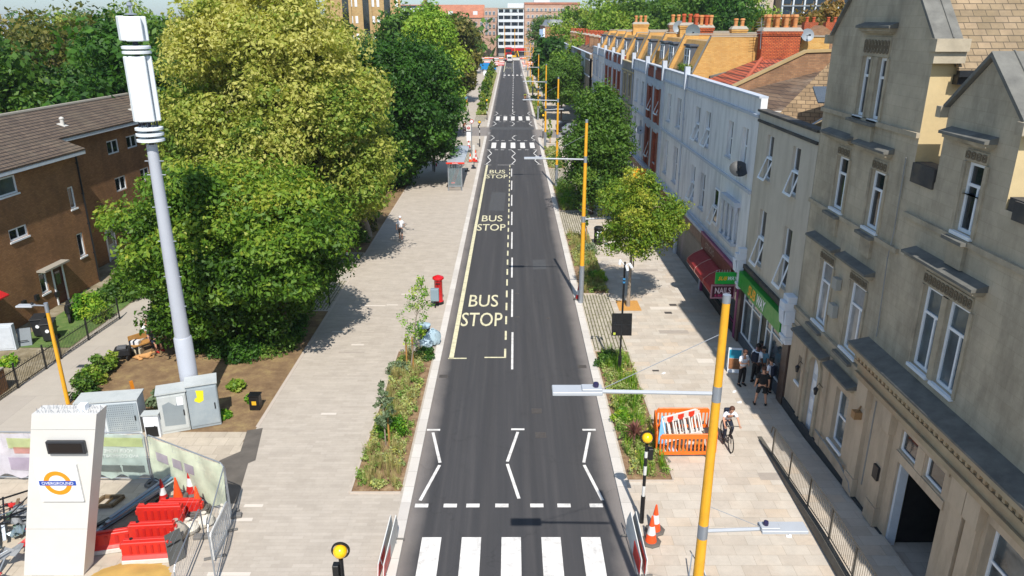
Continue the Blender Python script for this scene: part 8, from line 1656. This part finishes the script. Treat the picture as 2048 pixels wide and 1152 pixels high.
RIDE = dict(pelvis=(0, .22, .98), waist=(0, .15, 1.10), chest=(0, -.05, 1.28), neckb=(0, -.14, 1.42), neck=(0, -.18, 1.48), head=(0, -.24, 1.56), crown=(0, -.27, 1.66), shl=(.18, -.10, 1.37), shr=(-.18, -.10, 1.37), ell=(.27, -.22, 1.18), elr=(-.27, -.22, 1.18), wrl=(.27, -.45, 1.06), wrr=(-.27, -.45, 1.06), hal=(.27, -.52, 1.04), har=(-.27, -.52, 1.04),
            hil=(.09, .2, .93), hir=(-.09, .2, .93), knl=(.12, -.16, .78), knr=(-.12, -.10, .62), anl=(.11, -.02, .42), anr=(-.11, .06, .20), tol=(.11, -.16, .36), tor=(-.11, -.08, .14))
def bicycle(loc, rz, label, fm):
    t = thing('bicycle', loc, label, 'bicycle', rz=rz)
    for y_ in (-.53, .52):
        m = local(); n = 24; m.tube([(0, y_+.335*math.cos(2*math.pi*i/n), .34+.335*math.sin(2*math.pi*i/n)) for i in range(n+1)], .02, 6, False); w_ = m.build('wheel', rubber, t)
        m = local(); 
        for i in range(12): m.tube([(0, y_, .34), (0, y_+.32*math.cos(i*.5236), .34+.32*math.sin(i*.5236))], .003, 3, False)
        m.build('spokes', steel, w_, recalc=False)
    m = local()
    for a, b in (((0, .52, .34), (0, .12, .30)), ((0, .12, .30), (0, -.38, .62)), ((0, .12, .30), (0, .22, .86)), ((0, .22, .80), (0, -.38, .78)), ((0, .52, .34), (0, .22, .80)), ((0, -.53, .34), (0, -.38, .90))): m.tube([a, b], .018, 6)
    m.build('frame', fm, t); m = local(); m.tube([(-.3, -.48, 1.02), (-.1, -.42, 1.0), (.1, -.42, 1.0), (.3, -.48, 1.02)], .015, 6); m.tube([(0, -.38, .9), (0, -.42, 1.0)], .015, 6); m.build('handlebar', black_p, t)
    m = local(); m.obox((0, .24, .88), (.14, .26, .05)); m.build('saddle', black_p, t, bevel=.01); m = local(); m.tube([(-.1, .12, .30), (.1, .12, .30)], .015, 5); m.obox((.13, -.05, .34), (.09, .08, .02)); m.obox((-.13, .12, .12), (.09, .08, .02)); m.tube([(.1, .12, .3), (.1, -.05, .34)], .01, 4); m.tube([(-.1, .12, .3), (-.1, .12, .12)], .01, 4); m.build('crank', steel, t); return t
bicycle((8.12, 24.7, 0), .0, 'black bicycle ridden towards the camera beside the orange pen', black_p); person((8.12, 24.7, 0), .0, 'cyclist in white shirt and navy trousers with rucksack straps, beside the orange pen', RIDE, skin_a, hair_b, c_white, c_navy, rubber, pack=c_navy, h=1.74)
bicycle((2.8, 152.9, RZ), 0, 'bicycle ridden in the right lane far down the road', black_p); person((2.8, 152.9, RZ), 0, 'cyclist in lime and tan clothing in the right lane far down the road', RIDE, skin_b, hair_k, c_yellow, mat('tan_cloth', '#a5734f', .8), rubber, detail=False)
bicycle((-6.6, 107.5, 0), .9, 'bicycle on the left pavement at the side road', cred); person((-6.6, 107.5, 0), .9, 'cyclist in an orange top crossing at the left side road', RIDE, skin_b, hair_d, c_orange, c_grey, rubber, detail=False)
# motorbikes / cars glimpsed under the right trees
def car(loc, rz, m_, label):
    t = thing('parked_car', loc, label, 'car', rz=rz); k = local(); k.prism([(x, -.88, z) for x, z in ((-2.1, .3), (-2.15, .8), (-1.9, .95), (-1.3, 1.42), (.3, 1.42), (1.0, .95), (2.0, .85), (2.15, .55), (2.1, .3))], (0, 1.76, 0)); k.build('body', m_, t, bevel=.05)
    for sx in (-1.3, 1.3):
        for sy in (-1, 1): k = local(); k.tube([(sx, sy*.72, .32), (sx, sy*.91, .32)], .32, 14); k.build('wheel', rubber, t)
    for sy in (-1, 1): k = local(); k.obox((-.5, sy*.935, 1.15), (1.7, .01, .32)); k.build('side_window', G1, t)
    return t
car((9.3, 106.8, 0), 0, mat('car_silver', '#9aa0a5', .35, metal=.4), 'silver car parked in the right side road beneath the trees'); car((8.6, 109.8, 0), 0, mat('car_dark', '#2b2f36', .3, metal=.4), 'dark car parked behind the silver one in the right side road')
# ================================================================ the air
hzm = bpy.data.materials.new('air_haze'); hzm.use_nodes = True; hn = hzm.node_tree.nodes; hn.remove(hn['Principled BSDF'])
pv = hn.new('ShaderNodeVolumePrincipled'); pv.inputs['Color'].default_value = (.86, .92, 1, 1); pv.inputs['Density'].default_value = .00018; pv.inputs['Anisotropy'].default_value = .2
hzm.node_tree.links.new(pv.outputs[0], hn['Material Output'].inputs['Volume'])
k = MB(); k.box(-2600, 2600, -160, 4100, -1.2, 40); o = k.build('haze', hzm); o['kind'] = 'stuff'; o['label'] = 'thin summer haze over the whole street'
